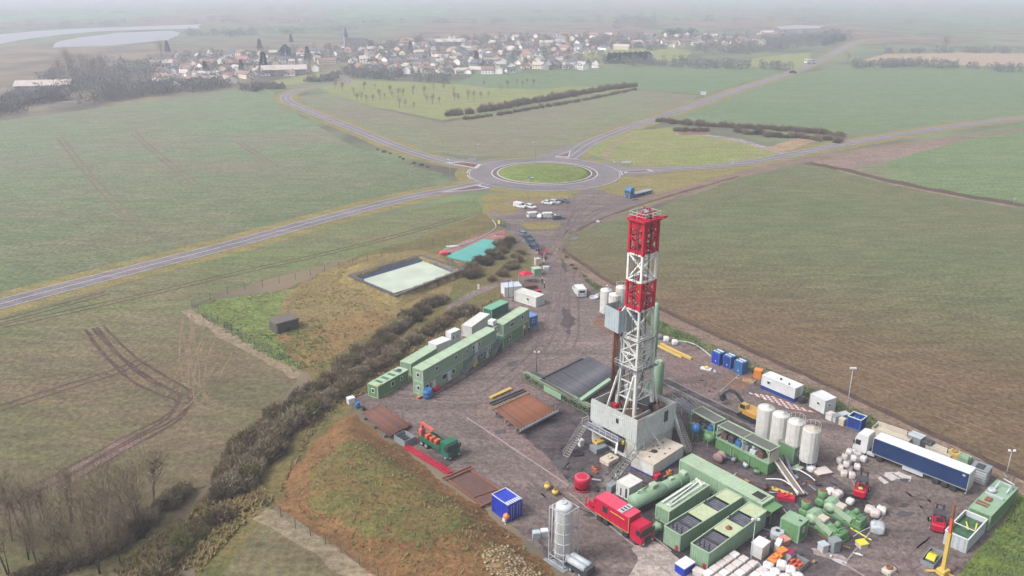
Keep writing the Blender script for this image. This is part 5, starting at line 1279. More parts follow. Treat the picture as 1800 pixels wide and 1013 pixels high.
m=MB(); [m.beam((x,0,0),(x,0,2.4),.08) for x in (-3.5,-1.2,1.2,3.5)]; m.beam((-3.5,0,.15),(3.5,0,.15),.07); m.beam((-3.5,0,2.35),(3.5,0,2.35),.07); obj('frame',m,GREEN_D,t)
m=MB(); [m.beam((-3.4+k*.3,0,.2),(-3.4+k*.3,0,2.3),.03) for k in range(23)]; obj('bars',m,GREEN_D,t)
# ---------------------------------------------------------------- pipe racks
DB=ang(P(1245,1003),P(1341,924))-math.pi/2
def pipe_rack(poly,z,n,r,mat,matd,nm,lab,grp,support=True,suplab='',supname='pipe_rack',jit=.25):
    "poly px corners: near-left, far-left, far-right, near-right; pipes run left->right"
    A,B,C,Dd=[P(x,y,z) for x,y in poly]; rnd=random.Random(len(lab))
    for i in range(n):
        f=(i+.5)/n; p=A.lerp(B,f); q=Dd.lerp(C,f); L=(q-p).length
        m=MB(); dx=rnd.uniform(-jit,jit); m.tube([(dx,0,0),(L+dx,0,0)],r,8)
        m.lathe_ax((dx-.02,0,0),(dx+1,0,0),[(r*.6,0),(r*1.15,.01),(r*1.15,.25),(r*1.02,.27)],8)
        o=obj(nm,m,mat if rnd.random()<.7 else matd,None,(p.x,p.y,z),ang(p,q)); tag(o,lab,'pipe',grp)
    if support:
        c=(A+B+C+Dd)/4; t=thing(supname,suplab,'pipe rack',(c.x,c.y,0))
        for f in (.12,.5,.88):
            a=A.lerp(Dd,f)-c; b=B.lerp(C,f)-c; e=(b-a).normalized()*.5; zz=z-r-.16
            m=MB(); m.beam((a.x-e.x,a.y-e.y,zz),(b.x+e.x,b.y+e.y,zz),.25,.28)
            for g in (0,.5,1): p=a.lerp(b,g); m.beam((p.x,p.y,0),(p.x,p.y,zz),.22)
            for g in (0,1): p=(a-e*.8).lerp(b+e*.8,g); m.beam((p.x,p.y,zz),(p.x,p.y,zz+.55),.16)
            obj('trestle',m,LGREY if supname!='pipe_rack' else GREY,t)
pipe_rack([(637,728),(667,711),(723,747),(684,768)],.6,44,.09,RUSTD,RUST,'rusty_pipe','dark rusty pipe lying in the left rack by the low green container','pipes on the left rack',suplab='trestles under the dark rusty pipes left of the grey basket')
pipe_rack([(868,719),(929,692),(980,722),(915,757)],1.3,50,.085,RUST2,RUSTD,'casing_pipe','orange-rusty casing pipe on the raised rack near the rig','orange casing pipes on the raised rack',suplab='grey trestles carrying the orange-rusty casing pipes')
pipe_rack([(955,664),(1026,631),(1076,659),(1017,702)],1.6,74,.085,PIPEG,DGREY,'drill_pipe','dark grey drill pipe lying on the large rack left of the rig','dark drill pipes on the large rack',suplab='trestles carrying the dark grey drill pipes')
pipe_rack([(1026,631),(1036,627),(1086,652),(1076,659)],1.5,10,.08,PIPEG,DGREY,'drill_pipe','dark grey drill pipe beyond the large rack','drill pipes in the far small row',support=False)
t=thing('rack_end_beams','black end beams framing the dark grey drill pipes','beams',tuple(P(1015,665)))
o_=P(1015,665)
for (q1,q2) in (((953,666),(1024,631)),((1017,704),(1078,661)),((951,668),(1016,706))):
    m=MB(); a_=P(*q1,1.6)-o_; b_=P(*q2,1.6)-o_; m.beam(a_,b_,.45,.5); obj('end_beam',m,DGREY,t)
t=thing('rack_end_beams','rusty notched end beams framing the orange casing pipes','beams',tuple(P(920,722)))
o_=P(920,722)
for (q1,q2) in (((866,720),(930,691)),((914,758),(981,723))):
    m=MB(); a_=P(*q1,1.35)-o_; b_=P(*q2,1.35)-o_; m.beam(a_,b_,.3,.3); [m.beam(a_.lerp(b_,k/14),a_.lerp(b_,k/14)+Vector((0,0,.55)),.12) for k in range(15)]; obj('end_beam',m,WOOD if q1[0]<900 else GREY,t)
# catwalk machine
A=P(917,657,1.6); B=P(1034,718,1.6); Lc=(B-A).length
t=thing('catwalk_machine','long green truss catwalk between orange pipes and dark pipes','catwalk',(A.x,A.y,0),ang(A,B))
m=MB(); truss(m,(0,0,.4),(Lc,0,.4),1.2,14,.13); truss(m,(0,1.5,.4),(Lc,1.5,.4),1.2,14,.13)
for k in range(8): m.beam((Lc*k/7,0,.4),(Lc*k/7,1.5,.4),.12); m.beam((Lc*k/7,.1,0),(Lc*k/7,.1,.4),.25); m.beam((Lc*k/7,1.4,0),(Lc*k/7,1.4,.4),.25)
obj('truss',m,paint('olive_truss',D(108,126,92),.6,.6,D(80,76,66)),t)
m=MB(); m.box(0,Lc,.2,.65,1.68,1.74); m.box(0,Lc,.9,1.3,1.68,1.74); obj('trough',m,paint('trough_olive',D(140,150,118),.6,.7,D(100,92,80)),t)
m=MB(); m.box(Lc*.36,Lc*.62,-.16,-.08,.5,1.7); obj('side_panel',m,GREEN,t)
m=MB(); m.cbox(.2,3.6,1.7,2.9,.4,1.5,.1); m.cbox(1,2.4,-.3,.1,1.6,2.1,.1); m.cbox(4.2,5.2,1.7,2.6,.4,1.2,.1); obj('power_unit',m,DGREY,t)
m=MB(); rail(m,[(0,-.1,1.7),(Lc*.3,-.1,1.7)],.7,.05,1.2); rail(m,[(Lc*.8,-.1,1.7),(Lc,-.1,1.7)],.7,.05,1.0); obj('railing',m,GREEN,t)
a_=P(1020,706,1.6)-A; b_=P(1072,664,4.5)-A; R_=Matrix.Rotation(-ang(A,B),3,'Z'); a_=R_@a_; b_=R_@b_; a_.z=1.9; b_.z=4.2
m=MB(); m.beam(a_,b_,.7,.3); m.beam(a_+Vector((.5,0,0)),b_+Vector((.5,0,0)),.12,.5); obj('ramp_beam',m,GREEN,t)
t=light_mast('thin lamp post above the left end of the green catwalk',(943,662),5.2,2,mat=DGREY)
t=thing('timber_stack','stack of yellow timbers left of the orange casing rack','timber stack',tuple(P(880,694)),ang(P(863,702),P(902,684)))
m=MB()
for k in range(3): m.box(-2.7,2.7,-.35+k*.24,-.14+k*.24,.25,.5)
obj('beam',m,YELLOW,t); m=MB(); m.box(-2.6,-2.3,-.5,.6,0,.24); m.box(2.2,2.5,-.5,.6,0,.24); obj('bearer',m,WOOD,t)
t=thing('steel_beams','pair of dark steel beams beside the yellow timbers','beams',tuple(P(893,700)),ang(P(863,712),P(925,686)))
m=MB(); m.box(-4.2,4.2,-.5,-.2,0,.35); m.box(-4.2,4.2,.3,.6,0,.35); obj('girder',m,DGREY,t)
# ---------------------------------------------------------------- left edge of the pad
t=thing('steel_basket','grey steel basket half full of fittings beside the green truck','basket',tuple(P(712,778)),DB)
m=MB(); m.box(-1.5,1.5,-1.15,-1.08,.1,1.3); m.box(-1.5,1.5,1.08,1.15,.1,1.3); m.box(-1.5,-1.43,-1.07,1.07,.1,1.3); m.box(1.43,1.5,-1.07,1.07,.1,1.3); m.box(-1.4,1.4,-1.07,1.07,.1,.2); obj('wall',m,GREY,t)
m=MB(); [m.cbox(-1.1+i*.75,-.6+i*.75,-.8+j*.9,-.1+j*.9,.2,.8,.05) for i in range(3) for j in range(2)]; obj('fittings',m,DGREY,t)
t=thing('flatbed_truck','green flatbed truck with folded red loader crane at its rear','truck',tuple(P(770,791)),ang(P(745,785),P(790,803)))
t.rotation_euler.z=DB
m=MB(); m.box(-4.2,2.6,-.45,.45,.75,1.0); obj('chassis',m,DGREY,t)
m=MB(); m.box(-3.7,1.9,-1.25,1.25,1.05,1.2); m.box(-3.7,1.9,-1.27,-1.2,1.2,1.8); m.box(-3.7,1.9,1.2,1.27,1.2,1.8); m.box(1.85,1.95,-1.2,1.2,1.2,2.3); obj('bed',m,paint('truck_green',D(30,110,84),.4,.25,D(70,90,80)),t)
TG=bpy.data.materials['truck_green']; cab_truck(t,2.15,TG,L=2.0,h=3.0)
for x in (-2.9,-1.7,3.3):
    for y in (-1.05,1.05): wheel(t,x,y,.5,.34)
m=MB(); m.cbox(-4.5,-3.8,-.5,.5,1.0,2.4,.08); m.beam((-4.1,0,2.3),(-4.0,0,3.6),.4); m.beam((-4.0,0,3.5),(-1.2,.1,3.1),.36,.4); m.beam((-1.2,.1,3.2),(-2.4,.3,2.4),.3); m.beam((-4.2,-1.1,1.0),(-4.2,1.1,1.0),.25); m.beam((-4.2,-1.1,.1),(-4.2,-1.1,1.1),.15); obj('crane',m,paint('crane_salmon',D(216,104,88),.5,.3,D(150,90,80)),t)
m=MB(); [m.cbox(-2.8+i*1.2,-2.1+i*1.2,-.6,.5,1.2,2.0,.1) for i in range(3)]; obj('cargo',m,ORANGE2,t)
t=thing('red_lattice_beams','long red lattice beams lying at the pad edge behind the green truck','beams',tuple(P(713,788)),ang(P(711,788),P(789,835)))
Lr=(P(789,835)-P(711,788)).length; m=MB()
for y in (-.35,.1,.55): m.beam((0,y,.15),(Lr,y,.15),.12); m.beam((0,y,.5),(Lr,y,.5),.1)
for k in range(16): m.beam((Lr*k/16,-.35,.5),(Lr*(k+1)/16,.1,.5),.08); m.beam((Lr*k/16,.55,.5),(Lr*(k+1)/16,.1,.5),.08)
obj('lattice',m,REDP,t)
t=thing('steel_ground_frame','rusty rectangular steel frame lying on mud beside the blue container','frame',tuple(P(783,843)),ang(P(783,843),P(849,893)))
a=P(783,843);b=P(849,893);c=P(812,827);Lf=(b-a).length; Wf=4.4; m=MB()
for y in (0,Wf): m.beam((0,y,.3),(Lf,y,.3),.22)
for x in (0,Lf): m.beam((x,-.6,.42),(x,Wf+.6,.42),.24)
m.beam((.7,-.5,.44),(.7,Wf+.5,.44),.2); m.beam((Lf*.72,0,.3),(Lf*.78,Wf,.3),.14)
obj('girder',m,RUST,t); m=MB(); m.box(.2,Lf-.2,.2,Wf-.2,.12,.2); obj('mat',m,RUSTD,t)
t=container('blue_container','vivid blue short container with white roof rails by the pad edge','container',(864.8,869.5),(893.3,889.5),2.6,2.9,BLUEV,BLUEV,zt=2.9,pitch=.5,frame=BLUEV,roofribs=False); L=t['L']
m=MB()
for a_,b_ in (((0,0),(L,0)),((0,2.6),(L,2.6)),((0,0),(0,2.6))): m.beam((a_[0],a_[1],2.96),(b_[0],b_[1],2.96),.1,.08)
for k in range(6): m.box(L-.9,L-.1,.2+k*.4,.42+k*.4,2.9,2.96)
obj('roof_rail',m,WHITEP,t); locks(t,L,2.6,2.9,BLUEV)
t=thing('concrete_mixer','orange concrete mixer standing against the blue container','mixer',tuple(P(890,918)),.6)
m=MB(); m.lathe_ax((-.1,0,.85),(.6,0,1.5),[(.15,-.35),(.48,-.1),(.5,.3),(.25,.75),(.2,.76)],14); obj('drum',m,ORANGE,t)
m=MB(); m.beam((-.5,-.4,0),(0,0,.8),.07); m.beam((-.5,.4,0),(0,0,.8),.07); m.beam((.5,0,0),(0,0,.8),.07); m.cbox(-.5,-.1,-.3,.3,.3,.8,.03); obj('frame',m,WHITEP,t)
for i,(px,py,lb) in enumerate(((943,946,'grey container tank farther from the upright silo'),(957,943,'white-topped small container tank touching the silo frame'))):
    p=P(px,py); t=thing('container_tank',lb,'container tank',(p.x,p.y,0),.15,'small tanks beside the upright silo')
    m=MB(); m.cbox(-.55,.55,-.5,.5,.15,1.1,.08); obj('tank',m,LGREY if i==0 else WHITEP,t); m=MB()
    [m.beam((x,y,0),(x,y,1.15),.06) for x in (-.58,.58) for y in (-.53,.53)]; m.box(-.6,.6,-.55,.55,0,.12); [m.beam((-.58,y,z),(.58,y,z),.04) for y in (-.53,.53) for z in (.4,.8,1.15)]; obj('cage',m,GREY,t)
# upright cement silo in its frame
p=P(989.5,985); t=thing('cement_silo','tall pale grey upright silo in a square steel frame near the camera','silo',(p.x,p.y,0),rad(43))
m=MB(); m.lathe((0,0),[(.3,.3),(1.16,1.2),(1.18,8.6),(1.12,8.85),(.9,9.0),(.4,9.08)],24); [m.lathe((0,0),[(1.18,z),(1.23,z+.02),(1.23,z+.12),(1.18,z+.14)],24) for z in (1.6,3.2,4.8,6.4,8.0)]; obj('shell',m,paint('silo_pale',D(206,210,212),.55,.35,D(150,146,140),streak=1),t)
m=MB()
for x in (-1.35,1.35):
    for y in (-1.35,1.35): m.beam((x,y,0),(x,y,8.6),.12)
for z in (.1,1.1,8.5):
    for s in (-1.35,1.35): m.beam((-1.35,s,z),(1.35,s,z),.1); m.beam((s,-1.35,z),(s,1.35,z),.1)
obj('frame',m,LGREY,t)
m=MB()
for s in (-.22,.22): m.tube([(-1.55,s,.3),(-1.55,s,9.2)],.03,5)
for k in range(24): m.tube([(-1.55,-.22,.5+k*.36),(-1.55,.22,.5+k*.36)],.02,4)
obj('ladder',m,WHITEP,t)
m=MB(); m.tube([(-1.2,.9,9.0),(-1.3,.9,5),(-1.3,.9,1)],.09,8); m.lathe((0,0),[(.4,9.05),(.38,9.25)],12); obj('pipe',m,LGREY,t)
m=MB(); m.box(-1.9,1.9,-1.9,1.9,0,.09); obj('base_plate',m,GREY,t)
p=P(1017,1003); t=thing('small_tank_trailer','small pale double tank on a wheeled skid below the upright silo','tank trailer',(p.x,p.y,0),rad(-45))
m=MB(); m.lathe_ax((-1.6,-.45,1.35),(1.6,-.45,1.35),[(.2,-.1),(.5,0),(.5,3.1),(.2,3.2)],16); m.lathe_ax((-1.6,.45,1.35),(1.6,.45,1.35),[(.2,-.1),(.5,0),(.5,3.1),(.2,3.2)],16); obj('tank',m,LGREY,t)
m=MB(); m.box(-1.7,2.2,-1,1,.5,.68); m.cbox(1.3,2.1,-.8,.8,.68,1.5,.05); m.beam((-2.6,0,.5),(-1.7,0,.6),.12); obj('skid',m,DGREY,t)
for x in (-.6,1.0):
    for y in (-.95,.95): wheel(t,x,y,.36,.22)
# ---------------------------------------------------------------- red service truck
p0,r0,L0=place((1045.7,874.3),(1105.7,911.4),z=3.7)
t=thing('service_truck','long red box-body service truck facing the camera, darker red cab','truck',p0,r0); wt=2.5
m=MB(); m.box(0,L0,0,wt,1.2,3.68); bx=obj('body',m,REDP,t)
m=MB(); m.box(0.02,L0-.02,.02,wt-.02,3.685,3.74); obj('roof',m,REDR,t)
m=MB(); m.box(L0*.66,L0*.8,.1,wt-.1,3.745,3.86); obj('roof_hatch',m,LGREY,t); m=MB(); [m.box(L0*.68,L0*.78,.5+k*.6,.75+k*.6,3.865,3.88) for k in range(3)]; obj('roof_vent',m,BLACK,t)
m=MB(); m.box(1.6,2.5,-.05,.01,2.2,3.2); obj('window',m,GL,bx); m=MB(); m.box(3.1,5.8,-.04,.01,2.95,3.08); m.box(.1,L0,-.03,.01,1.2,1.28); m.beam((L0+.02,-.02,1.3),(L0+.02,-.02,3.7),.07); obj('trim_line',m,YELLOW,bx)
m=MB(); [m.box(x,x+.04,-.03,.01,1.3,3.4) for x in (1.2,3.0,4.6,6.2)]; obj('panel_joint',m,REDM,bx)
m=MB(); m.box(-1.4,L0+2.6,.8,1.7,.75,1.05); obj('chassis',m,DGREY,t)
m=MB(); m.box(-2.2,-.1,.2,2.3,1.05,1.2); m.lathe_ax((-1.1,.5,1.8),(-1.1,2,1.8),[(.3,0),(.65,.02),(.65,.1),(.4,.12),(.4,1.4),(.65,1.42),(.65,1.5),(.2,1.52)],16); m.beam((-2.1,.3,1.2),(-1.9,.3,2.6),.1); m.beam((-2.1,2.2,1.2),(-1.9,2.2,2.6),.1); obj('winch',m,REDM,t)
cb=thing('x','x','x'); bpy.data.objects.remove(cb)
c=cab_truck(t,0,REDP,w=1.22,h=3.0,L=2.2)
c.location=(L0+.25,wt/2,0)
for ch in c.children: pass
for x in (.9,2.1,L0-.7,L0+1.3):
    for y in (.22,wt-.22): wheel(t,x,y,.52,.34)
# blue and white pallets next to the tanks
block('blue_pump_skid','small blue and white pump skid in front of the nearest mud tank','pump skid',(1203,1004),2.2,1.6,1.3,rad(40),BLUEV,extra='lid',emat=WHITEP,ename='cover')
block('beige_crate','small pale crate at the corner of the nearest mud tank','crate',(1228,1011),1.4,1.0,.7,rad(-40),SACKP,extra='lid',emat=SACKP,ename='lid')
block('white_tote','white square tote right of the nearest mud tank','box',(1335,975),2.0,1.7,2.0,rad(44),WHITEC,extra='lid',emat=WHITEP,ename='lid')
light_mast('light mast on a grey block between mud tank and stacked sacks',(1318,999),7.6,2,base='block')
block('grey_ballast','light grey ballast box near the foot of the near light mast','box',(1327,1001),1.1,1.0,.8,.3,LGREY,extra='lid',emat=LGREY,ename='lid')
# sacks on pallets at the bottom edge
pa=P(1268,1008); ua=(P(1300,985)-P(1268,1008)).normalized(); va=Vector((ua.y,-ua.x,0)); k=0
for i in range(5):
    for j in range(6):
        if i+j>9: continue
        q=P(1290,985,0)-ua*(i*1.42)+va*(j*1.42)
        t=thing('sack_pallet','pale pinkish wrapped pallet in the block at the bottom edge','pallet',(q.x,q.y,0),ang(Vector(),ua),'wrapped pallets at the bottom edge of the pad'); k+=1
        m=MB(); m.cbox(-.62,.62,-.55,.55,.15,1.1+.12*((i*3+j)%3),.1); obj('load',m,SACKP if (i+j)%4 else SACK,t)
        m=MB(); [m.box(-.6,.6,y,y+.12,0,.14) for y in (-.55,-.06,.43)]; obj('pallet',m,WOOD,t)
WB='white bags at the bottom edge of the pad'
for i,(px,py) in enumerate(((1349,1003),(1373,1000),(1389,1010),(1362,1014),(1344,1018),(1380,1024),(1402,1022))): big_bag('white bulging bag at the bottom edge below the orange pieces',(px,py),.75,1.15,SACK,0,i+20,WB)
block('orange_machine','orange machine part standing above the white bags','machine',(1361,991),2.0,1.2,1.1,rad(42),ORANGE,extra='ring',emat=ORANGE,ename='collar')
block('orange_hopper','orange hopper between the orange machine and magenta-lined box','hopper',(1373,982),1.2,1.0,1.4,rad(30),ORANGE,extra='lid',emat=ORANGE,ename='lid')
t=block('lined_crate','pale crate with a magenta lining beside the orange hopper','crate',(1385,982),1.3,1.2,1.2,rad(-45),LGREY,extra='lid',emat=MAGENTA,ename='lining')
t=thing('fittings_skip','open grey skip filled with orange parts left of the drain line','skip',tuple(P(1400,997)),rad(44))
m=MB(); m.box(-1.4,1.4,-1.0,-.94,0,.9); m.box(-1.4,1.4,.94,1.0,0,.9); m.box(-1.4,-1.34,-.93,.93,0,.9); m.box(1.34,1.4,-.93,.93,0,.9); m.box(-1.33,1.33,-.93,.93,.05,.1); obj('wall',m,GREY,t)
m=MB(); [m.cbox(-1.1+i*.7,-.6+i*.7,-.7+j*.6,-.3+j*.6,.1,.65+.2*((i+j)%2),.05) for i in range(3) for j in range(3)]; obj('parts',m,ORANGE2,t)
p=P(1366,944); t=thing('octagonal_ring','white octagonal ring lying left of the green box cabin','ring',(p.x,p.y,0))
m=MB(); m.lathe((0,0),[(.55,.3),(1.0,.0),(1.05,.8),(.9,1.1),(.4,1.1),(.35,.9),(.35,.5)],8,False); obj('body',m,LGREY,t); m=MB(); m.lathe((0,0),[(.3,.5),(.3,1.12),(.2,1.13)],8); obj('hub',m,BLACK,t)
block('white_rack','white lattice rack standing between octagonal ring and orange parts','rack',(1367,966),1.8,.8,1.3,rad(60),WHITEP,extra='frame',emat=DGREY)
block('pink_sheet_box','faded pink covered box right of the white rack','box',(1377,956),1.5,1.2,.8,rad(30),paint('faded_pink',D(206,140,132),.7,.4),extra='lid',emat=paint('faded_pink2',D(216,150,140),.7,.4),ename='cover')
# ---------------------------------------------------------------- mud pumps (green)
def mud_pump(label,pa,pb):
    A=P(*pa);B=P(*pb); t=thing('mud_pump',label,'pump',tuple(A),ang(A,B),'green mud pumps')
    L=(B-A).length
    m=MB(); m.box(0,L,-1.1,1.1,0,.35); m.beam((0,-1.1,.45),(L,-1.1,.45),.2); m.beam((0,1.1,.45),(L,1.1,.45),.2); obj('skid',m,GREEN_M,t)
    m=MB(); m.side([(L*.15,.4),(L*.62,.4),(L*.62,1.2),(L*.45,1.6),(L*.3,2.5),(L*.15,2.3)],-.9,.9); obj('power_end',m,GREEN,t)
    m=MB(); m.beam((L*.22,-1.05,2.2),(L*.78,-1.05,1.0),.12,.9); m.lathe_ax((L*.28,-1.2,1.5),(L*.28,-1.0,1.5),[(.2,0),(.75,.02),(.75,.18),(.2,.2)],18); obj('belt_guard',m,GREEN_R,t)
    m=MB(); m.cbox(L*.66,L*.86,-.9,.9,.4,1.7,.12); [m.tube([(L*.62,y,1.0),(L*.95,y,1.0)],.2,10) for y in (-.6,0,.6)]; m.cbox(L*.86,L*.98,-1,1,.4,1.5,.1); obj('fluid_end',m,GREEN_M,t)
    m=MB(); m.blob((L*.8,0,2.3),(.45,.45,.5),5,.02,2); m.tube([(L*.8,0,1.5),(L*.8,0,2.2)],.15,8); m.tube([(L*.9,-.8,1.4),(L*.9,-.8,2.2),(L*.95,.8,2.1)],.1,8); obj('pulsation_dampener',m,GREEN_M,t)
    m=MB(); m.lathe_ax((L*.02,-.6,1.2),(L*.02,.9,1.2),[(.3,0),(.75,.1),(.75,1.3),(.3,1.45)],16); m.lathe((L*.02,.1),[(.62,1.2),(.68,3.0),(.5,3.1),(.45,2.9),(.2,2.9)],14); obj('drive_motor',m,GREEN_M,t)
    m=MB(); m.lathe((L*.02,.1),[(.45,3.08),(.45,3.14),(.3,3.14),(.3,3.05)],14); obj('motor_cowl',m,RUST2,t)
    m=MB(); m.cbox(L*.36,L*.55,-.5,.8,1.7,2.1,.1); obj('inspection_cover',m,CREAM,t)
    return t
mud_pump('green mud pump nearer the green box cabin, yellow bar at its end',(1411,912),(1484,955))
mud_pump('green mud pump farther from the green box cabin, beside the white sacks',(1440,893),(1518,930))
block('grey_tote','light grey cube tote left of the darker tote near the mud pumps','box',(1446,968),1.1,1.1,1.1,.4,LGREY,extra='lid',emat=LGREY,ename='lid')
block('blue_grey_tote','taller blue-grey tote between light cube and mud pump end','box',(1465,968),1.3,1.2,1.8,.4,GREY,extra='lid',emat=GREY,ename='lid')
block('yellow_tote','cream box with a yellow lid on the dark slab','box',(1514,961),1.3,1.2,.7,.3,CREAM,extra='lid',emat=YEL2,ename='lid')
block('yellow_bar','long yellow bar lying beside the near mud pump','bar',(1513,940),3.4,.22,.2,ang(P(1500,931),P(1527,947)),YEL2)
block('white_plank','short pale plank near the yellow-lidded box','plank',(1486,962),1.3,.3,.2,-.5,WOOD)
block('white_plank','short white plank on the slab corner','plank',(1508,975),1.3,.3,.2,-.5,WHITEP)
LSK='pale sacks along the far edge of the mud pumps'
for i,(px,py,mt,r,lb) in enumerate(((1459,868,SACK,.6,'small white sack at the head of the far mud pump'),(1472,874,SACKP,.75,'flat pinkish sack next to the head of the far mud pump'),(1494,886,SACK,.6,'white sack behind the middle of the far mud pump'),(1528,901,SACKP,.7,'pale sack behind the end of the far mud pump'),(1538,908,SACKP,.75,'pinkish sack at the slab edge beside the largest grey-white sack'),(1548,903,SACK,.75,'white sack standing alone on the dirt right of the mud pumps'),(1541,936,LGREY,1.05,'largest grey-white sack at the slab corner'))): big_bag(lb,(px,py),r,r*1.5,mt,0,i+40,LSK)
# conveyors, red valves and hoses near the pumps
t=thing('conveyor','long dusty brown conveyor from the silo foot to the mud pumps','conveyor',tuple(P(1357,822)),ang(P(1357,822),P(1407,876)))
Lc=(P(1357,822)-P(1407,876)).length; m=MB(); m.beam((0,0,2.2),(Lc,0,.6),.9,.2); obj('belt',m,paint('belt_dust',D(132,116,104),.8,.5),t); m=MB(); m.beam((0,-.5,2.3),(Lc,-.5,.7),.12,.3); m.beam((0,.5,2.3),(Lc,.5,.7),.12,.3); m.beam((1,-.5,0),(1,-.5,2.1),.1); m.beam((1,.5,0),(1,.5,2.1),.1); obj('side_rail',m,LATT,t)
t=thing('conveyor','shorter grey conveyor crossing left of the brown one','conveyor',tuple(P(1378,818)),ang(P(1378,818),P(1404,872)))
m=MB(); m.beam((0,0,1.8),(Lc*.9,0,.5),.5,.15); obj('belt',m,MESHG,t); m=MB(); m.beam((0,-.3,1.9),(Lc*.9,-.3,.6),.08,.25); obj('side_rail',m,DGREY,t)
block('red_valve_group','cluster of dark red valves between green platform and mud pumps','valves',(1381,878),2.6,1.2,.7,rad(-20),REDM,extra='ring',emat=REDM)
block('yellow_pipe_bundle','yellow and rust pipes lying beyond the red valves','pipes',(1374,866),3.4,.7,.35,rad(-35),YELLOW)
def hose(label,pts,r=.09,mat=None,z=.15,zz=None):
    ps=[P(x,y,0) for x,y in pts]; o0=ps[0]; c=smooth([Vector((q.x-o0.x,q.y-o0.y,(zz[i] if zz else z))) for i,q in enumerate(ps)],6); m=MB(); m.tube(c,r,6)
    return tag(obj('hose',m,mat or LGREY,None,(o0.x,o0.y,0)),label,'hose')
hose('white curved hose from the silo foot to the far mud pump',[(1380,826),(1400,831),(1418,842),(1430,858)],.1,WHITEP,zz=[.2,.6,.8,1.4])
hose('white curved hose ending at the near mud pump',[(1346,844),(1372,850),(1390,862),(1402,878)],.1,WHITEP,zz=[.2,.7,.8,1.2])
hose('pale hose curving along the fence behind the blue tank boxes',[(1180,600),(1210,603),(1230,612),(1250,628)],.12,LGREY)
hose('brown hose winding along the foot of the canopies',[(1215,800),(1255,815),(1300,838),(1340,858),(1370,868)],.12,RUSTD)
hose('dark hose looping before the trip tank stairs',[(1105,838),(1125,848),(1150,852),(1172,842)],.1,BLACK)
hose('dark hose between the green vessel and the cube box',[(1130,862),(1150,850),(1180,838),(1196,846)],.12,BLACK)
hose('orange hose beside the red pump',[(1158,846),(1170,838),(1180,834)],.1,ORANGE)
hose('grey hose crossing the slab near the octagonal ring',[(1340,930),(1360,935),(1390,925),(1400,900)],.08,GREY)
hose('black hose running between the two grated mud tanks',[(1180,962),(1205,975),(1240,955),(1290,918)],.09,BLACK)
hose('grey cable snaking from the red truck to the pale square box',[(1062,905),(1075,888),(1090,884),(1098,872)],.06,DGREY)
hose('dark cable lying across the pad from the red truck to the slab corner',[(1040,905),(1010,890),(985,868),(960,850)],.06,BLACK)
hose('blue hose curving in front of the two-panel canopy',[(1262,795),(1285,808),(1305,806),(1330,822)],.09,BLUEM)
hose('black hose looping past the octagonal ring to the green cabin',[(1345,955),(1355,940),(1378,938),(1395,950)],.08,BLACK)
hose('rust-brown pipe along the near side of the green mud pumps',[(1392,905),(1420,930),(1450,948),(1480,962)],.1,RUST)
hose('pale hose from the mud pumps to the large sack',[(1500,945),(1515,935),(1532,928)],.08,LGREY)
hose('dark cable along the foot of the office row',[(760,698),(800,676),(850,645),(878,622)],.05,BLACK)
hose('grey hose around the white silo group behind the canopies',[(1340,770),(1330,752),(1318,748),(1300,742)],.08,GREY)
hose('dark cable from catwalk end to the rig stairs',[(1005,740),(1015,755),(1005,775),(985,790)],.07,BLACK)
# ---------------------------------------------------------------- behind the rig, right edge of the pad
t=thing('yellow_beam_pair','two long yellow beams lying right of the mast','beams',tuple(P(1160,608)),ang(P(1160,608),P(1214,634)))
Ly=(P(1214,634)-P(1160,608)).length; m=MB(); m.box(0,Ly,.0,.45,.1,.6); m.box(-.5,Ly*.8,-1.0,-.65,.1,.45); obj('beam',m,YELLOW,t)
for i,(px,py,mt,lb) in enumerate(((1171,600,SACK,'pinkish white bag nearest the mast by the fence'),(1186,606,SACK,'white bag second from the mast by the fence'),(1158,596,GREY,'grey bag hidden beside the green column'))): big_bag(lb,(px,py),.7,1.1,mt,0,60+i,'bags by the fence right of the mast')
for i,(px,py,px2,py2,mt,lb) in enumerate(((1250,638,1263,644,BLUEV,'dark blue ribbed tank box nearest the mast'),(1270,645,1283,651,BLUE,'blue tank box in the middle of the three by the fence'),(1289,655,1303,661,BLUEM,'brighter blue tank box nearest the long white cabin'))):
    t=container('blue_tank_box',lb,'tank box',(px,py),(px2,py2),1.9,2.7,mt,BLUEM,zt=0,group='blue tank boxes by the fence',pitch=.4,roofribs=False); L=t['L']
    m=MB(); [m.box(.2+k*.55,.5+k*.55,.3,.6,2.67,2.85) for k in range(3)]; m.box(.2,L-.2,1.2,1.5,2.67,2.8); obj('valve',m,WHITEP,t); m=MB(); m.box(L*.5,L*.6,-.05,.0,.7,1.0); obj('sign',m,WHITEP,t)
block('white_frame_box','white steel frame with a yellow lid on the ground before the blue boxes','frame',(1241,650),2.2,1.0,.4,-.5,WHITEP,extra='ring',emat=YEL2,ename='lid')
block('pallet_stack','pale pallets and pipes lying left of the long white cabin','pallets',(1316,672),2.4,1.4,.5,-.5,WOOD)
block('orange_unit','orange unit behind the left end of the long white cabin','unit',(1332,664),1.5,1.3,1.7,-.5,ORANGE,extra='lid',emat=ORANGE,ename='lid')
t=container('long_white_cabin','long white cabin on a blue base beyond the excavator','cabin',(1337,683),(1395,708),2.6,2.9,WHITEP,WHITEP,zt=0,corr=False,roofribs=False); L=t['L']
m=MB(); m.box(-.05,L+.06,-.06,2.66,.0,.75); obj('blue_base',m,BLUE,t); m=MB(); m.cbox(L*.45,L*.5,.9,1.2,2.9,3.2,.03); m.cbox(L*.75,L*.78,.4,.7,2.9,3.15,.03); obj('roof_vent',m,DGREY,t)
window(t,1.2,1.5,.8,.7); m=MB(); m.box(L+.0,L+.05,.5,1.8,1.2,2.5); obj('door',m,LGREY,t)
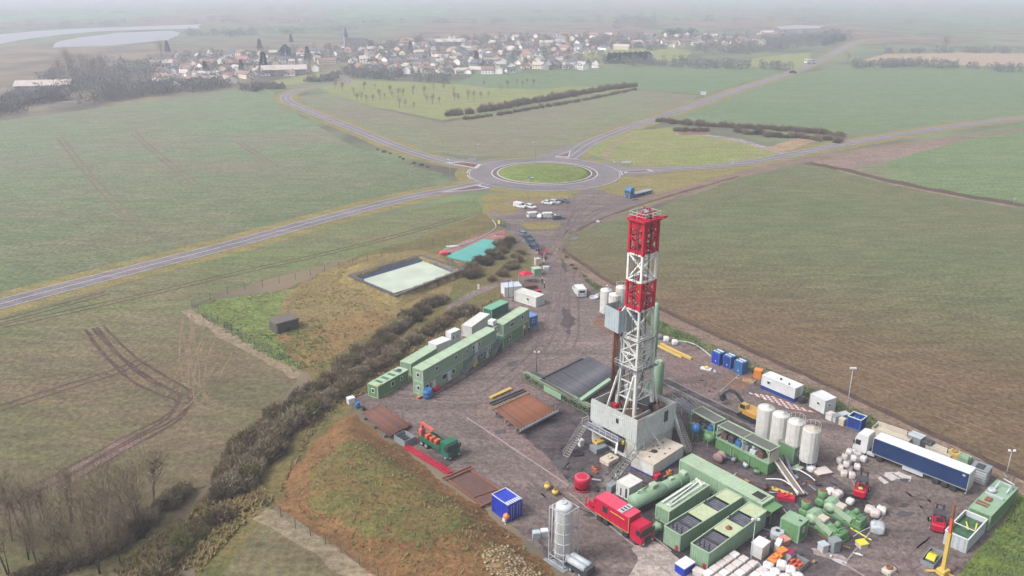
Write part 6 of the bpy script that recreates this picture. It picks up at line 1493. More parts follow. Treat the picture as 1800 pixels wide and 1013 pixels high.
block('generator_drum','dark tank with hoses at the right end of the long white cabin','tank',(1410,708),1.5,1.2,1.0,.3,DGREY,extra='ring',emat=DGREY)
t=container('white_square_cabin','white square cabin with two small windows by the tall light mast','cabin',(1422,715),(1447.7,728.8),2.9,2.7,WHITEP,WHITEP,zt=0,corr=False,roofribs=False); L=t['L']
window(t,1.6,1.3,.7,.6); window(t,.9,1.3,.6,.6,face='right',L=L)
t=thing('barrier_pipes','bundle of red and white striped pipes lying beside the white cabin','pipes',tuple(P(1317,692)),ang(P(1317,692),P(1394,722)))
Lb=(P(1394,722)-P(1317,692)).length; m=MB(); m2=MB()
for i in range(5):
    for k in range(12): (m if k%2==0 else m2).tube([(Lb*k/12+i*.9,i*.45,.15),(Lb*(k+1)/12+i*.9,i*.45,.15)],.11,6)
obj('white_band',m,WHITEP,t); obj('red_band',m2,paint('faded_red',D(186,110,104),.6,.3),t)
light_mast('tall light mast between white square cabin and blue open frame box',(1487,728),9.0,3)
light_mast('light mast in the far right corner by the pale equipment',(1768,838),4.6,2)
light_mast('slim lamp post beside the white cabins near the gate',(902,530),5.0,1,mat=DGREY)
light_mast('lamp post by the fence left of the white silos',(1068,545),6.0,1)
block('wrapped_pallet','white and pink wrapped pallet beside the white square cabin','pallet',(1460,737),1.5,1.3,1.1,.6,SACK,extra='lid',emat=SACKP,ename='top')
block('grey_bag_pile','grey wrapped load between the wrapped pallet and cream barrel','load',(1469,741),1.3,1.2,1.2,.3,LGREY,extra='lid',emat=GREY,ename='top')
block('cream_barrel','cream square tank touching the blue open box','tank',(1480,747),1.0,1.0,1.2,.7,CREAM,extra='lid',emat=CREAM,ename='lid')
block('lilac_cover','lilac covered load behind the cream tank under the light mast','load',(1483,735),1.7,1.2,.9,.4,paint('lilac',D(166,160,200),.7,.3),extra='lid',emat=LGREY,ename='top')
t=container('blue_open_box','blue open-topped box with white rim in front of the white truck cab','box',(1487,750),(1511,759),2.3,2.1,BLUE,BLUEM,zt=0,pitch=.4,roofribs=False); L=t['L']
for c_ in list(t.children):
    if c_.name.startswith('roof') : bpy.data.objects.remove(c_)
m=MB(); m.box(0,L,-.03,.12,2.1,2.2); m.box(0,L,2.2,2.33,2.1,2.2); m.box(-.02,.12,.13,2.19,2.1,2.2); m.box(L-.1,L+.03,.13,2.19,2.1,2.2); obj('rim',m,WHITEP,t)
m=MB(); m.box(.15,L-.15,.15,2.15,1.2,1.3); [m.box(.5+k*.6,.8+k*.6,.5,1.9,1.31,1.7) for k in range(3)]; obj('contents',m,BLUEM,t)
# pale trough line and equipment behind the trailer
t=thing('cuttings_trough','long pale walled trough behind the blue trailer','trough',tuple(P(1531,764)),ang(P(1531,764),P(1596,787)))
Lt=(P(1596,787)-P(1531,764)).length; m=MB(); m.box(0,Lt,-.06,.1,0,1.3); m.box(0,Lt,2.2,2.4,0,1.7); m.box(0,.12,.11,2.19,0,1.5); m.box(Lt-.1,Lt,.11,2.19,0,1.3); m.box(.13,Lt-.11,.11,2.19,0,.3); obj('wall',m,CREAM,t); m=MB(); m.box(.2,Lt-.2,.2,2.1,.31,.9); obj('contents',m,paint('pale_mud',D(198,190,168),.9,.5),t)
def eq(label,cat,nm,px,l,w_,h,mat,ex,em,en): block(nm,label,cat,px,l,w_,h,R1_,mat,extra=ex,emat=em,ename=en)
R1_=ang(P(1531,764),P(1700,835))
eq('grey-blue cabinet at the far end of the pale trough','cabinet','grey_cabinet',(1609,780),2.2,1.8,1.6,GREY,'lid',LGREY,'lid')
eq('dark blue-grey louvred engine box behind the trailer middle','engine box','engine_box',(1625,786),2.4,1.7,1.4,DGREY,'frame',GREY,'rail')
eq('pale pink slatted panel stack behind the trailer','panels','panel_stack',(1652,797),4.2,1.8,.8,CREAM,'lid',CREAM,'top')
eq('tan drum-shaped machine behind the rear of the trailer','machine','tan_machine',(1676,806),1.7,1.5,1.3,YELLOW,'ring',WOOD,'collar')
eq('pale green skid machine beside the tan one behind the trailer','machine','green_skid_machine',(1692,812),2.2,1.6,1.2,GREEN,'frame',GREEN_R,'rail')
t=container('grey_ribbed_container','pale grey ribbed open container behind the trailer rear','container',(1700,845),(1731,856),2.6,2.5,LGREY,GREY,zt=0,pitch=.6,roofribs=False); L=t['L']
m=MB(); [m.box(.15,L-.1,-.09,-.02,.4+k*.42,.5+k*.42) for k in range(5)]; obj('rib',m,WHITEP,t); m=MB(); m.box(.6,L-.8,.5,2.0,2.46,2.6); obj('load',m,DGREY,t)
# curtain-side trailer and tractor
p0,r0,L0=place((1537,770),(1704.5,833.7),z=4.0); wt=2.55
t=thing('articulated_lorry','long lorry with dark blue curtain trailer, white roof and white cab','lorry',p0,r0)
m=MB(); m.box(0,L0,0,wt,1.3,3.94); cu=obj('curtain',m,NAVY,t)
m=MB(); m.box(.0,L0,-.01,wt+.01,3.95,4.03); obj('roof',m,WHITEP,t)
m=MB(); m.box(L0+.005,L0+.06,0,wt,1.0,3.94); obj('end_door',m,WHITEC,t); m=MB(); m.box(-.06,-.005,0,wt,1.2,3.94); obj('front_wall',m,WHITEC,t)
m=MB(); m.box(0,L0,-.03,.0,1.12,1.29); m.box(0,L0,wt,wt+.03,1.12,1.29); m.box(2,L0-.4,.7,1.8,.9,1.1); obj('side_rail',m,GREY,t)
m=MB(); m.box(L0-.9,L0-.5,-.03,0,3.3,3.6); obj('buckle_strap',m,LGREY,cu)
for x in (L0-1.9,L0-3.2,L0-4.5):
    for y in (.25,wt-.25): wheel(t,x,y,.52,.38)
m=MB(); m.box(L0-.15,L0-.02,.1,wt-.1,.45,.6); m.box(5,8.2,.0,.06,.5,1.1); obj('underride_bar',m,LGREY,t)
m=MB(); m.box(-3.6,3.2,.8,1.75,.7,1.0); obj('tractor_chassis',m,DGREY,t)
c=cab_truck(t,0,WHITEP,w=1.25,h=3.0,L=2.3,tall=True); c.rotation_euler.z=math.pi; c.location=(-.9,wt/2,0)
m=MB(); m.cbox(-2.2,-.95,.15,wt-.15,3.76,3.95,.08); obj('roof_fairing',m,WHITEP,t)
for x in (-2.4,1.2):
    for y in (.22,wt-.22): wheel(t,x,y,.52,.36)
m=MB(); m.cbox(-.9,.4,.05,.6,.6,1.1,.08); obj('fuel_tank',m,LGREY,t)
WP='white bulk bags piled by the lorry cab'
pts=[(1497,800,0),(1507,805,0),(1489,808,0),(1476,815,0),(1490,818,0),(1503,815,0),(1517,812,0),(1478,828,0),(1492,830,0),(1506,826,0),(1483,838,0),(1497,841,0)]
for i,(px,py,z0) in enumerate(pts): big_bag('white bulk bag in the pile between the silos and the lorry cab',(px,py),.56,1.05,SACKP if i%3 else SACK,0,i,WP)
for i,(px,py) in enumerate(((1492,803),(1484,812),(1500,814),(1487,825))): big_bag('white bulk bag lying on top of the pile by the lorry cab',(px,py-4),.52,.95,SACKP if i%2 else SACK,1.05,i+80,'white bulk bags on top of the pile')
big_bag('round white bag alone at the foot of the rust-topped silo',(1426,829),.65,.95,SACK,0,90)
block('brown_cover_pile','crumpled tan sheets heaped right of the rust-topped silo','pile',(1444,832),2.6,1.8,.4,.3,WOOD,c=.15,extra='lid',emat=SACKP,ename='sheet')
block('torn_sheet','pale green torn board left of the round white bag','board',(1401,824),1.8,1.3,.25,.6,GREEN_R)
# ---------------------------------------------------------------- forklifts
def forklift(label,px,rot,lift=2.6):
    p=P(*px); t=thing('forklift',label,'forklift',(p.x,p.y,0),rot,'red forklifts')
    m=MB(); m.side([(-1.5,.35),(.9,.35),(.9,.9),(.2,1.0),(-.2,1.15),(-1.25,1.25),(-1.6,1.0),(-1.6,.5)],-.72,.72); obj('body',m,REDP,t)
    m=MB(); m.cbox(-1.75,-1.1,-.7,.7,.45,1.35,.15); obj('counterweight',m,REDM,t)
    m=MB()
    for y in (-.6,.6): m.beam((-1.0,y,1.2),(-.8,y,2.25),.08); m.beam((.65,y,.95),(.4,y,2.25),.08)
    obj('overhead_guard',m,BLACK,t); m=MB(); m.box(-.85,.45,-.66,.66,2.25,2.32); obj('roof',m,DGREY,t)
    m=MB(); m.cbox(-.7,-.15,-.3,.3,1.15,1.3,.03); m.cbox(-.8,-.65,-.3,.3,1.3,1.8,.03); obj('seat',m,BLACK,t)
    m=MB()
    for y in (-.4,.4): m.beam((1.05,y,.15),(1.05,y,lift),.13); m.beam((1.2,y*.8,.15),(1.2,y*.8,lift*.9),.08)
    for z in (.4,1.4,lift-.1): m.beam((1.05,-.4,z),(1.05,.4,z),.1)
    obj('mast',m,BLACK,t)
    for y in (-.3,.3): m=MB(); m.box(1.28,2.35,y-.07,y+.07,.2,.26); m.box(1.26,1.34,y-.07,y+.07,.26,.9); obj('fork',m,DGREY,t)
    for x,r in ((.65,.38),(-1.1,.3)):
        for y in (-.72,.72): wheel(t,x,y,r,.26)
    return t
forklift('red forklift with yellow spare ring behind the white powder spill',(1513,866),rad(60))
t=forklift('darker red forklift near the yellow crane mast',(1648,925),rad(64)); t.scale=(1.25,1.2,1.1)
t=bpy.data.objects['forklift']; t.scale=(1.3,1.25,1.15); m=MB(); m.lathe((-1.1,0),[(.15,1.36),(.3,1.38),(.3,1.44),(.15,1.46)],14); obj('ring',m,YELLOW,t)
t=container('green_power_container','green container with pale roof pipes by the grass at the right','container',(1742.6,907.6),(1790.5,857.4),3.0,2.5,GREEN_M,GREEN,zt=2.5,corr=False,roofribs=False); L=t['L']
m=MB(); m.lathe((L*.62,2.3),[(.6,2.48),(.6,2.9),(.4,3.0),(.3,2.9)],14); m.tube([(L*.7,.6,2.6),(L*.85,.6,3.2),(L*.85,2.2,3.2),(L*.7,2.2,2.7)],.12,8); m.tube([(L*.9,.4,2.5),(L*.9,.4,3.3),(L*.95,2.0,3.3)],.1,8); m.box(L*.5,L*.53,.3,2.8,2.5,2.75); obj('roof_pipe',m,LGREY,t)
m=MB(); m.box(L*.16,L*.19,1.2,2.8,2.49,2.62); m.box(L*.23,L*.26,1.2,2.8,2.49,2.62); m.cbox(L*.32,L*.42,1.4,2.2,2.49,2.75,.05); obj('roof_plate',m,RUST,t)
p0,r0,L0=place((1701.8,950.6),(1735.8,913.6),z=2.2); t=thing('open_skip','pale grey open-topped container with green sludge and yellow straps','open container',p0,r0); W_=3.0
m=MB(); m.corr((0,0),(L0,0),.1,2.2,.5,.05); m.corr((L0,0),(0,0),.1,2.2,.5,.05); m.corr((0,W_),(0,0),.1,2.2,.7,.08); m.corr((0,0),(0,W_),.1,2.2,.7,.08); m.box(0,L0,W_-.08,W_,.1,2.2); m.box(L0-.08,L0,.08,W_-.09,.1,2.2); obj('wall',m,LGREY,t)
m=MB(); m.box(0,L0,-.06,.1,2.2,2.3); m.box(0,L0,W_-.1,W_+.06,2.2,2.3); m.box(-.06,.12,.11,W_-.11,2.2,2.32); m.box(L0-.12,L0+.06,.11,W_-.11,2.2,2.32); m.box(L0*.4,L0*.42,.11,W_-.11,2.2,2.27); obj('rim',m,WHITEP,t)
m=MB(); m.box(.1,L0-.1,.1,W_-.1,1.3,1.5); obj('sludge',m,plain('green_sludge',D(70,110,76),.5,var=.5,scale=1.5),t); m=MB(); m.beam((L0*.5,1.2,1.6),(L0*.75,2.1,1.6),.2,.06); m.beam((L0*.6,.5,1.6),(L0*.85,.9,1.6),.18,.06); obj('strap',m,YEL2,t)
# yellow crane mast
p=P(1656,1012); t=thing('spider_crane','yellow telescopic crane boom with rust-red tip by the open container','crane',(p.x,p.y,0),.5)
m=MB(); m.beam((0,0,.8),(.15,.25,6.5),.5,.42); obj('lower_boom',m,YELLOW,t); m=MB(); m.beam((.15,.25,6.5),(.22,.4,8.6),.36,.32); obj('upper_boom',m,ORANGE2,t); m=MB(); m.beam((.22,.4,8.6),(.28,.5,10.6),.28,.26); m.beam((.28,.5,10.6),(.6,.7,10.9),.2); obj('boom_tip',m,RUST,t)
m=MB(); m.cbox(-.7,.7,-.6,.6,.3,1.1,.1)
for a_ in (.6,2.2,3.7,5.3): m.beam((0,0,.7),(1.9*math.cos(a_),1.9*math.sin(a_),.15),.22)
obj('base',m,YELLOW,t); m=MB()
for a_ in (.6,2.2,3.7,5.3): m.cbox(1.9*math.cos(a_)-.25,1.9*math.cos(a_)+.25,1.9*math.sin(a_)-.25,1.9*math.sin(a_)+.25,0,.14,.03)
obj('outrigger_pad',m,WOOD,t)
t=thing('hose_skip','low grey tray filled with bright yellow hoses','tray',tuple(P(1638,985)),ang(P(1632,998),P(1661,962)))
m=MB(); m.box(-1.9,1.9,-.85,-.78,0,.75); m.box(-1.9,1.9,.78,.85,0,.75); m.box(-1.9,-1.83,-.77,.77,0,.75); m.box(1.83,1.9,-.77,.77,0,.75); m.box(-1.82,1.82,-.77,.77,.05,.1); obj('wall',m,GREY,t)
m=MB(); [m.tube([(-.9,-.4+.22*k,.45),(0,-.3+.2*k,.75),(1.1,-.4+.22*k,.5)],.16,8) for k in range(5)]; obj('yellow_hose',m,YEL2,t); m=MB(); m.cbox(-1.6,-1.1,-.5,.4,.1,.6,.05); obj('fitting',m,DGREY,t)
block('timber_bearer','brown timber bearers lying left of the crane foot','timber',(1660,987),2.2,.4,.3,1.0,WOOD); block('timber_bearer','brown timber bearer lying right of the crane foot','timber',(1676,1004),2.2,.3,.25,.7,RUST)
block('scrap_heap','small heap of cream and rusty scrap at the bottom edge','scrap',(1562,1006),1.8,1.3,.7,.6,CREAM,extra='ring',emat=RUST,c=.2)
# ---------------------------------------------------------------- excavator
p=P(1318,735); t=thing('excavator','orange excavator with dark arm reaching left behind the canopies','excavator',(p.x,p.y,0),ang(P(1318,735),P(1262,708)))
m=MB()
for y in (-1.1,1.1): m.side([(-1.9,.3),(-1.5,0),(1.5,0),(1.9,.3),(1.9,.6),(1.5,.85),(-1.5,.85),(-1.9,.6)],y-.3,y+.3)
obj('track',m,BLACK,t); m=MB(); m.box(-1,1,-.79,.79,.4,.9); m.cbox(-2.2,1.0,-1.3,1.3,1.0,2.0,.2); obj('house',m,paint('digger_yellow',D(230,176,84),.5,.4,D(150,110,70)),t); m=MB(); m.cbox(-2.5,-1.7,-1.2,1.2,1.0,1.9,.15); obj('counterweight',m,YELLOW,t)
m=MB(); m.side([(.1,2.0),(1.6,1.1),(1.7,2.0),(1.3,2.85),(.1,2.85)],.3,1.3); cb_=obj('cab',m,YELLOW,t); m=MB(); m.box(.3,1.4,.27,.31,2.05,2.7); m.box(.3,1.4,1.29,1.33,2.0,2.7); m._add([(1.72,.4,2.0),(1.72,1.2,2.0),(1.34,1.2,2.8),(1.34,.4,2.8)],[(0,1,2,3)]); obj('window',m,GL,cb_)
m=MB(); m.beam((1.0,-.3,1.5),(3.6,-.3,3.4),.4,.5); m.beam((3.6,-.3,3.4),(5.2,-.3,3.3),.38,.45); m.beam((5.1,-.3,3.4),(6.6,-.3,1.9),.3,.4); m.tube([(1.6,-.3,1.6),(3.2,-.3,2.9)],.1,8); m.tube([(3.8,-.3,3.8),(5.3,-.3,3.6)],.09,8); obj('arm',m,DGREY,t)
m=MB(); m.side([(6.4,2.0),(6.9,1.7),(6.8,1.0),(6.2,.7),(5.7,1.1),(6.1,1.3)],-.8,.2); obj('bucket',m,BLACK,t)
# ---------------------------------------------------------------- small things by the offices
def barrel(label,px,mat,r=.3,h=.9,n='barrel'):
    p=P(*px); m=MB(); m.lathe((0,0),[(r*.95,0),(r,.05),(r,h*.3),(r*1.05,h*.33),(r,h*.36),(r,h*.64),(r*1.05,h*.67),(r,h*.7),(r,h-.03),(r*.9,h),(r*.85,h-.04),(.02,h-.03)],16); return tag(obj(n,m,mat,None,(p.x,p.y,0)),label,'barrel')
barrel('fat blue barrel tank at the corner of the office with white windows',(752,700),BLUEM,.85,1.9,'barrel')
barrel('blue barrel beside the white box at the left pad corner',(629,717),BLUEM,.45,1.2)
barrel('dark blue-black barrel behind the rusty pipes',(640,722),BLACK,.3,.8)
block('white_box','small white box at the left pad corner beside the blue barrel','box',(617,709),1.3,1.1,1.1,.6,WHITEP,extra='lid',emat=WHITEP,ename='lid')
block('red_canister','low red canister rack right of the fat blue barrel','rack',(768,687),1.7,.8,.6,ang(P(745,697),P(873,620)),REDP,extra='lid',emat=REDP,ename='lid')
block('orange_pallet','orange steps beside the office corner','steps',(738,700),1.3,.8,.4,.8,ORANGE2,extra='lid',emat=WOOD,ename='tread')
block('yellow_cabinet','yellow safety cabinet with white top at the stair foot','cabinet',(833,644),.9,.8,2.0,ang(P(745,697),P(873,620)),YEL2,extra='lid',emat=WHITEP,ename='top')
person('person in dark clothes and white helmet by the far office',tuple(P(930,588)),-1.2,(.02,.02,.03),(.02,.02,.03),HELM,1)
person('person in an orange jacket standing beside the far office door',tuple(P(922,589)),-2.2,D(230,100,60),(.03,.03,.05),HELM)
person('person in dark jacket walking near the red canopy',tuple(P(953,500)),-1.6,(.03,.02,.03),(.02,.02,.02),HELM,1)
person('person in a red jacket beside the dark walker near the gate',tuple(P(957,508)),2.6,D(190,50,50),(.03,.03,.04),HELM)
person('person in hi-vis yellow and dark trousers at the gate barriers',tuple(P(956,466)),.6,D(210,214,70),(.02,.02,.03),HELM,1)
person('person in navy clothes standing on the track beyond the gate',tuple(P(948,475)),-.6,D(40,50,90),(.02,.02,.04),CLOTHO)
# vehicles
CW=paint('car_white',D(222,224,226),.3,.1); CD=paint('car_dark_blue',D(36,54,78),.25,.1); CG=paint('car_grey_blue',D(104,118,138),.3,.1); CK=paint('car_teal',D(34,74,96),.3,.1); CS=paint('car_silver',D(176,182,190),.3,.1)
def carp(label,px,deg,mt,body='hatch',g='cars parked on the dirt yard',s=.93): 
    p=P(*px); c=car(label,tuple(p),rad(deg),mt,body,g); c.scale=(s,s,s); return c
carp('white van at the left end of the upper parking row',(914,365),-38,CW,'van')
carp('white car beside the white van in the upper parking row',(933,366),-45,CW)
carp('white saloon left of the middle gap in the upper row',(962,359),-28,CW,'saloon')
carp('white car between white saloon and dark blue car',(975,358),-30,CS)
carp('dark blue car at the right end of the upper row',(990,356),-30,CD)
carp('white van at the left end of the lower parking row',(939,382),20,CW,'van')
carp('white car second in the lower parking row',(952,383),60,CS)
carp('white van third in the lower parking row',(966,383),10,CW,'van')
carp('teal car at the right end of the lower parking row',(982,386),15,CK)
carp('pale blue car first of the dark row above the gate',(921,415),-55,CG,'hatch','cars queued along the hedge')
carp('dark car second in the row above the gate',(928,421),-55,CD,'hatch','cars queued along the hedge')
carp('dark teal car third in the row above the gate',(934,429),-55,CK,'hatch','cars queued along the hedge')
carp('dark blue car last in the row nearest the gate',(940,438),-55,CD,'hatch','cars queued along the hedge')
carp('white van driving on the pad seen from behind',(1018,517),100,CW,'van','vehicles on the pad',1.15)
t=thing('round_tray','round pale basin beside the white van','basin',tuple(P(1044,525)),0)
m=MB(); m.lathe((0,0),[(1.0,.0),(1.15,.5),(1.0,.5),(.9,.15),(.05,.12)],18); obj('bowl',m,LGREY,t)
block('clutter_box','heap of pale fittings between round basin and white silos','fittings',(1053,520),1.8,1.0,.5,.4,CREAM,c=.2,extra='ring',emat=GREY)
t=thing('flatbed_lorry','blue lorry with a long low grey flatbed parked below the roundabout','lorry',tuple(P(1115,346)),ang(P(1140,340),P(1097,351)))
m=MB(); m.box(-9,3.2,-.5,.5,.8,1.05); m.box(-9,.8,-1.25,1.25,1.1,1.3); obj('flatbed',m,GREY,t); m=MB(); m.box(-9,.8,-1.27,-1.2,.85,1.1); m.box(-9,.8,1.2,1.27,.85,1.1); obj('side_rail',m,DGREY,t)
CB=paint('lorry_blue',D(40,120,176),.4,.2); cab_truck(t,1.6,CB,L=2.3,tall=True)
for x in (-7.6,-6.3,-5.0,.2,2.9):
    for y in (-1.05,1.05): wheel(t,x,y,.5,.34)
carp('dark car driving far off on the road to the right',(1394,129),20,CD,'hatch','cars on the far road',1.4); carp('white van far off where the road meets the trees',(1424,112),20,CW,'van','cars on the far road',2)
t=thing('road_sign','white sign board at the roadside by the far green field','sign',tuple(P(1236,170)),0); m=MB(); m.box(-1.8,1.8,-.06,.06,1.0,3.4); obj('board',m,WHITEP,t)
for x in (-1.5,1.5): m=MB(); m.beam((x,.1,0),(x,.1,3.2),.12); obj('post',m,LGREY,t)
def sign(label,px,h=2.4,w_=1.2,mt=None,bh=.6):
    t=thing('traffic_sign',label,'sign',tuple(P(*px)),random.uniform(-.4,.4)); m=MB(); m.box(-w_/2,w_/2,-.05,.0,h-bh,h); obj('board',m,mt or WHITEP,t); m=MB(); m.tube([(0,.05,0),(0,.05,h)],.05,6); obj('post',m,LGREY,t)
sign('white direction board right of the roundabout',(1101,294),2.6,4.2,None,.8); sign('white direction board left above the roundabout',(830,287),2.2,3.6,None,.8)
sign('small white sign by the right road before the puddle',(1288,292),2.6,1.0,None,1.6); sign('small white marker sign in the grass island',(930,319),1.8,1.0,BLUEM,.8); sign('small white sign on the left splitter island',(843,331),1.4,1.2)
sign('lone white marker post at the end of the right track',(1782,360),2.4,.9); sign('yellowish marker beside the hedge above the dark fence panel',(877,398),2.0,.8,YEL2,1.2); sign('white post on the slope below the dark hedge',(841,510),1.6,.5,WHITEP,1.4); sign('small white kerb marker by the parking track',(1051,392),.9,1.0,WHITEP,.7)
for i,(px,lb) in enumerate((((928,352),'slim street lamp below the roundabout'),((722,330),'slim street lamp on the left road verge'),((791,318),'slim street lamp in the yellow verge left of the roundabout'),((1085,322),'slim street lamp on the lower right verge'),((941,283),'slim street lamp behind the roundabout'),((840,286),'slim street lamp at the upper left splitter'))):
    t=thing('street_lamp',lb,'street lamp',tuple(P(*px)),i,'street lamps at the roundabout'); m=MB(); m.tube([(0,0,0),(0,0,7.5),(.5,0,8),(1.4,0,8.1)],.08,6,.05); obj('pole',m,LGREY,t); m=MB(); m.cbox(1.2,1.9,-.12,.12,8.0,8.15,.03); obj('lamp_head',m,WHITEP,t)
# ruin / stone block in the meadow
p=P(500,578); t=thing('stone_bunker','weathered grey concrete bunker standing alone in the dry meadow','bunker',(p.x,p.y,0),ang(P(483,583),P(520,573)))
m=MB(); m.cbox(-2.7,2.7,-2.1,2.1,0,2.3,.35); nb=[(x+.12*noise.noise(Vector((x,y,z))),y+.12*noise.noise(Vector((y,z,x))),z) for x,y,z in m.v]; m.v=nb; obj('wall',m,paint('bunker_concrete',D(88,82,76),.95,.9,D(58,54,48),scale=1.2,streak=1.2),t)
m=MB(); m.cbox(-2.8,2.8,-2.2,2.2,2.25,2.6,.12); obj('roof_slab',m,paint('bunker_roof',D(108,100,92),.95,.9,D(74,68,60),scale=1.5),t); m=MB(); m.box(-.5,.5,-2.13,-2.0,.2,1.6); obj('opening',m,BLACK,t)
t=thing('red_pump_unit','red pump unit at the corner of the turquoise cover','pump',tuple(P(781,452)),.3); m=MB(); m.cbox(-1.3,1.0,-.9,.9,.3,1.7,.25); obj('housing',m,paint('pump_pink_red',D(214,70,92),.5,.3),t); m=MB(); m.cbox(1.0,1.9,-.5,.5,.2,1.2,.1); m.box(-1.4,1.9,-.8,.8,0,.25); obj('skid',m,DGREY,t)
block('white_float','flat white board lying above the turquoise cover','board',(795,434),3.6,.8,.3,.2,WHITEP); block('white_roll','white roll beyond the turquoise cover','roll',(878,415),3.0,.9,.6,.2,SACK,c=.2,extra='lid',emat=REDP,ename='strap')
hose('pale hose curving behind the turquoise cover to the hedge',[(780,440),(830,425),(865,407),(872,398),(866,388)],.14,LGREY)
# fences
def fence(label,pts,h,step,mat,wires=4,r=.05,gate=None):
    ps=[P(*q) for q in pts]; o0=ps[0]; t=thing('wire_fence',label,'fence',(o0.x,o0.y,0)); posts=[]; 
    for a,b in zip(ps[:-1],ps[1:]):
        n=max(1,int((b-a).length/step))
        for i in range(n): posts.append(a.lerp(b,i/n)-o0)
    posts.append(ps[-1]-o0)
    pm=MB(); pm.beam((0,0,0),(0,0,h),r*2); me=pm.mesh('post',mat)
    for q in posts[:100]: o=link('post',me,t); o.location=q
    m=MB()
    for a,b in zip(posts[:-1],posts[1:]):
        for k in range(wires): z=h*(k+1)/wires-.03; m.beam((a.x,a.y,z),(b.x,b.y,z),.02)
        n=int((b-a).length/.5)
        for i in range(n): c_=a.lerp(b,i/n); m.beam((c_.x,c_.y,.05),(c_.x,c_.y,h-.05),.012)
    o=obj('wire',m,mat,t); return t
FW=plain('fence_steel',D(96,104,98),.7)
fence('tall wire fence along the right verge of the pad',[(1010,482),(1060,518),(1165,580),(1300,642),(1440,704),(1560,760),(1700,822),(1778,858)],2.0,3.2,FW)
fence('wire fence enclosing the lagoon meadow on the road side',[(880,395),(800,422),(720,440),(620,466),(520,492),(400,517),(338,541)],1.9,4,FW)
fence('wire fence down the left side of the lagoon meadow',[(338,541),(420,592),(524,648)],1.9,3,FW)
fence('wire fence below the earth bank in the bottom left',[(470,890),(520,930),(600,972),(700,1040)],1.8,3,FW)
# ---------------------------------------------------------------- loose fittings and puddles
rc=random.Random(21)
def scatter(poly,n,label,group,seed,sc=1.0):
    r=random.Random(seed); pl=[W2(*q) for q in poly]; xs=[p[0] for p in pl]; ys=[p[1] for p in pl]; c=0
    ms=[RUSTD,GREY,DGREY,LGREY,WOOD,BLACK,RUST,MESHG]
    while c<n:
        x=r.uniform(min(xs),max(xs)); y=r.uniform(min(ys),max(ys))
        if not pip(x,y,pl): continue
        c+=1; k=r.randrange(4); s=r.uniform(.5,1.1)*sc; m=MB()
        if k==0: m.cbox(-.5*s,.5*s,-.25*s,.25*s,0,.35*s,.05)
        elif k==1: m.tube([(-s,0,.1),(0,.15*s,.1),(s,0,.1)],.08,6)
        elif k==2: m.lathe((0,0),[(.25*s,0),(.25*s,.4*s),(.12*s,.45*s),(.12*s,.6*s)],10)
        else: m.box(-.9*s,.9*s,-.1,.1,0,.12)
        tag(obj('loose_fitting',m,ms[r.randrange(8)],None,(x,y,.09),r.uniform(0,3.1)),label,'fitting',group)
scatter([(1250,815),(1350,862),(1420,845),(1400,890),(1380,905),(1240,840)],26,'small loose fitting on the dark slab between long green container and canopies','loose fittings before the canopies',1)
scatter([(990,820),(1110,830),(1110,860),(1060,880),(1000,850)],18,'small loose fitting on the stained ground in front of the rig','loose fittings in front of the rig',2)
scatter([(1380,835),(1480,850),(1470,880),(1400,870)],16,'small loose fitting on the slab below the rust-topped silo','loose fittings below the rust-topped silo',3)
scatter([(1330,935),(1480,975),(1440,1010),(1340,1000)],14,'small loose fitting on the dark slab right of the near mud tanks','loose fittings right of the mud tanks',4,.8)
scatter([(1200,640),(1300,665),(1280,700),(1210,690)],9,'small loose fitting on the brown slab behind the rig','loose fittings behind the rig',5,.8)
scatter([(1530,775),(1700,840),(1690,850),(1530,790)],8,'small loose fitting on the ground by the pale trough','loose fittings by the pale trough',6,.8)
PUD,ntp,bp_=new_mat('puddle'); bp_.inputs['Base Color'].default_value=(.05,.045,.045,1); bp_.inputs['Roughness'].default_value=.12
def puddle(px,rx,ry,seed):
    p=P(*px); n=22; pts=[]
    for k in range(n):
        a=2*math.pi*k/n; f=1+.45*noise.noise(Vector((math.cos(a)*1.3,math.sin(a)*1.3,seed))); pts.append((p.x+rx*f*math.cos(a)*.8+ry*f*math.sin(a)*.3,p.y+ry*f*math.sin(a)))
    sheet('puddle',pts,.098+.0005*seed,PUD,1,0,world=True)
for i,(px,rx,ry) in enumerate((((985,815),1.8,1.0),((1040,905),1.4,.6),((1590,905),1.6,.7),((900,640),1.5,1.2),((1130,660),1.5,.8),((1215,985),1.2,.5),((985,560),1.2,1.6),((1010,420),1.4,1.8),((1120,352),2.5,1.2),((1530,950),1.2,.6),((880,760),1.4,.7),((1590,845),.9,.6))): puddle(px,rx,ry,i)
STAIN=soil('oily_soil',D(78,70,72),D(104,92,94),0,1,mid=.5,fine=2)
for i,q in enumerate((((980,700),(1010,690),(1040,715),(1000,730)),((1075,640),(1100,650),(1090,668),(1070,660)),((1430,860),(1470,880),(1450,900),(1420,880)),((1560,870),(1600,880),(1590,892),(1555,884)),((760,800),(800,815),(790,830),(760,820)),((930,930),(960,960),(980,990),(955,975)),((1140,900),(1170,930),(1150,945)),((990,540),(1010,560),(1000,590),(985,570)),((950,430),(965,440),(960,460),(948,450)))): sheet('stained_ground',list(q),.0955+.0003*i,STAIN,.7,.9)
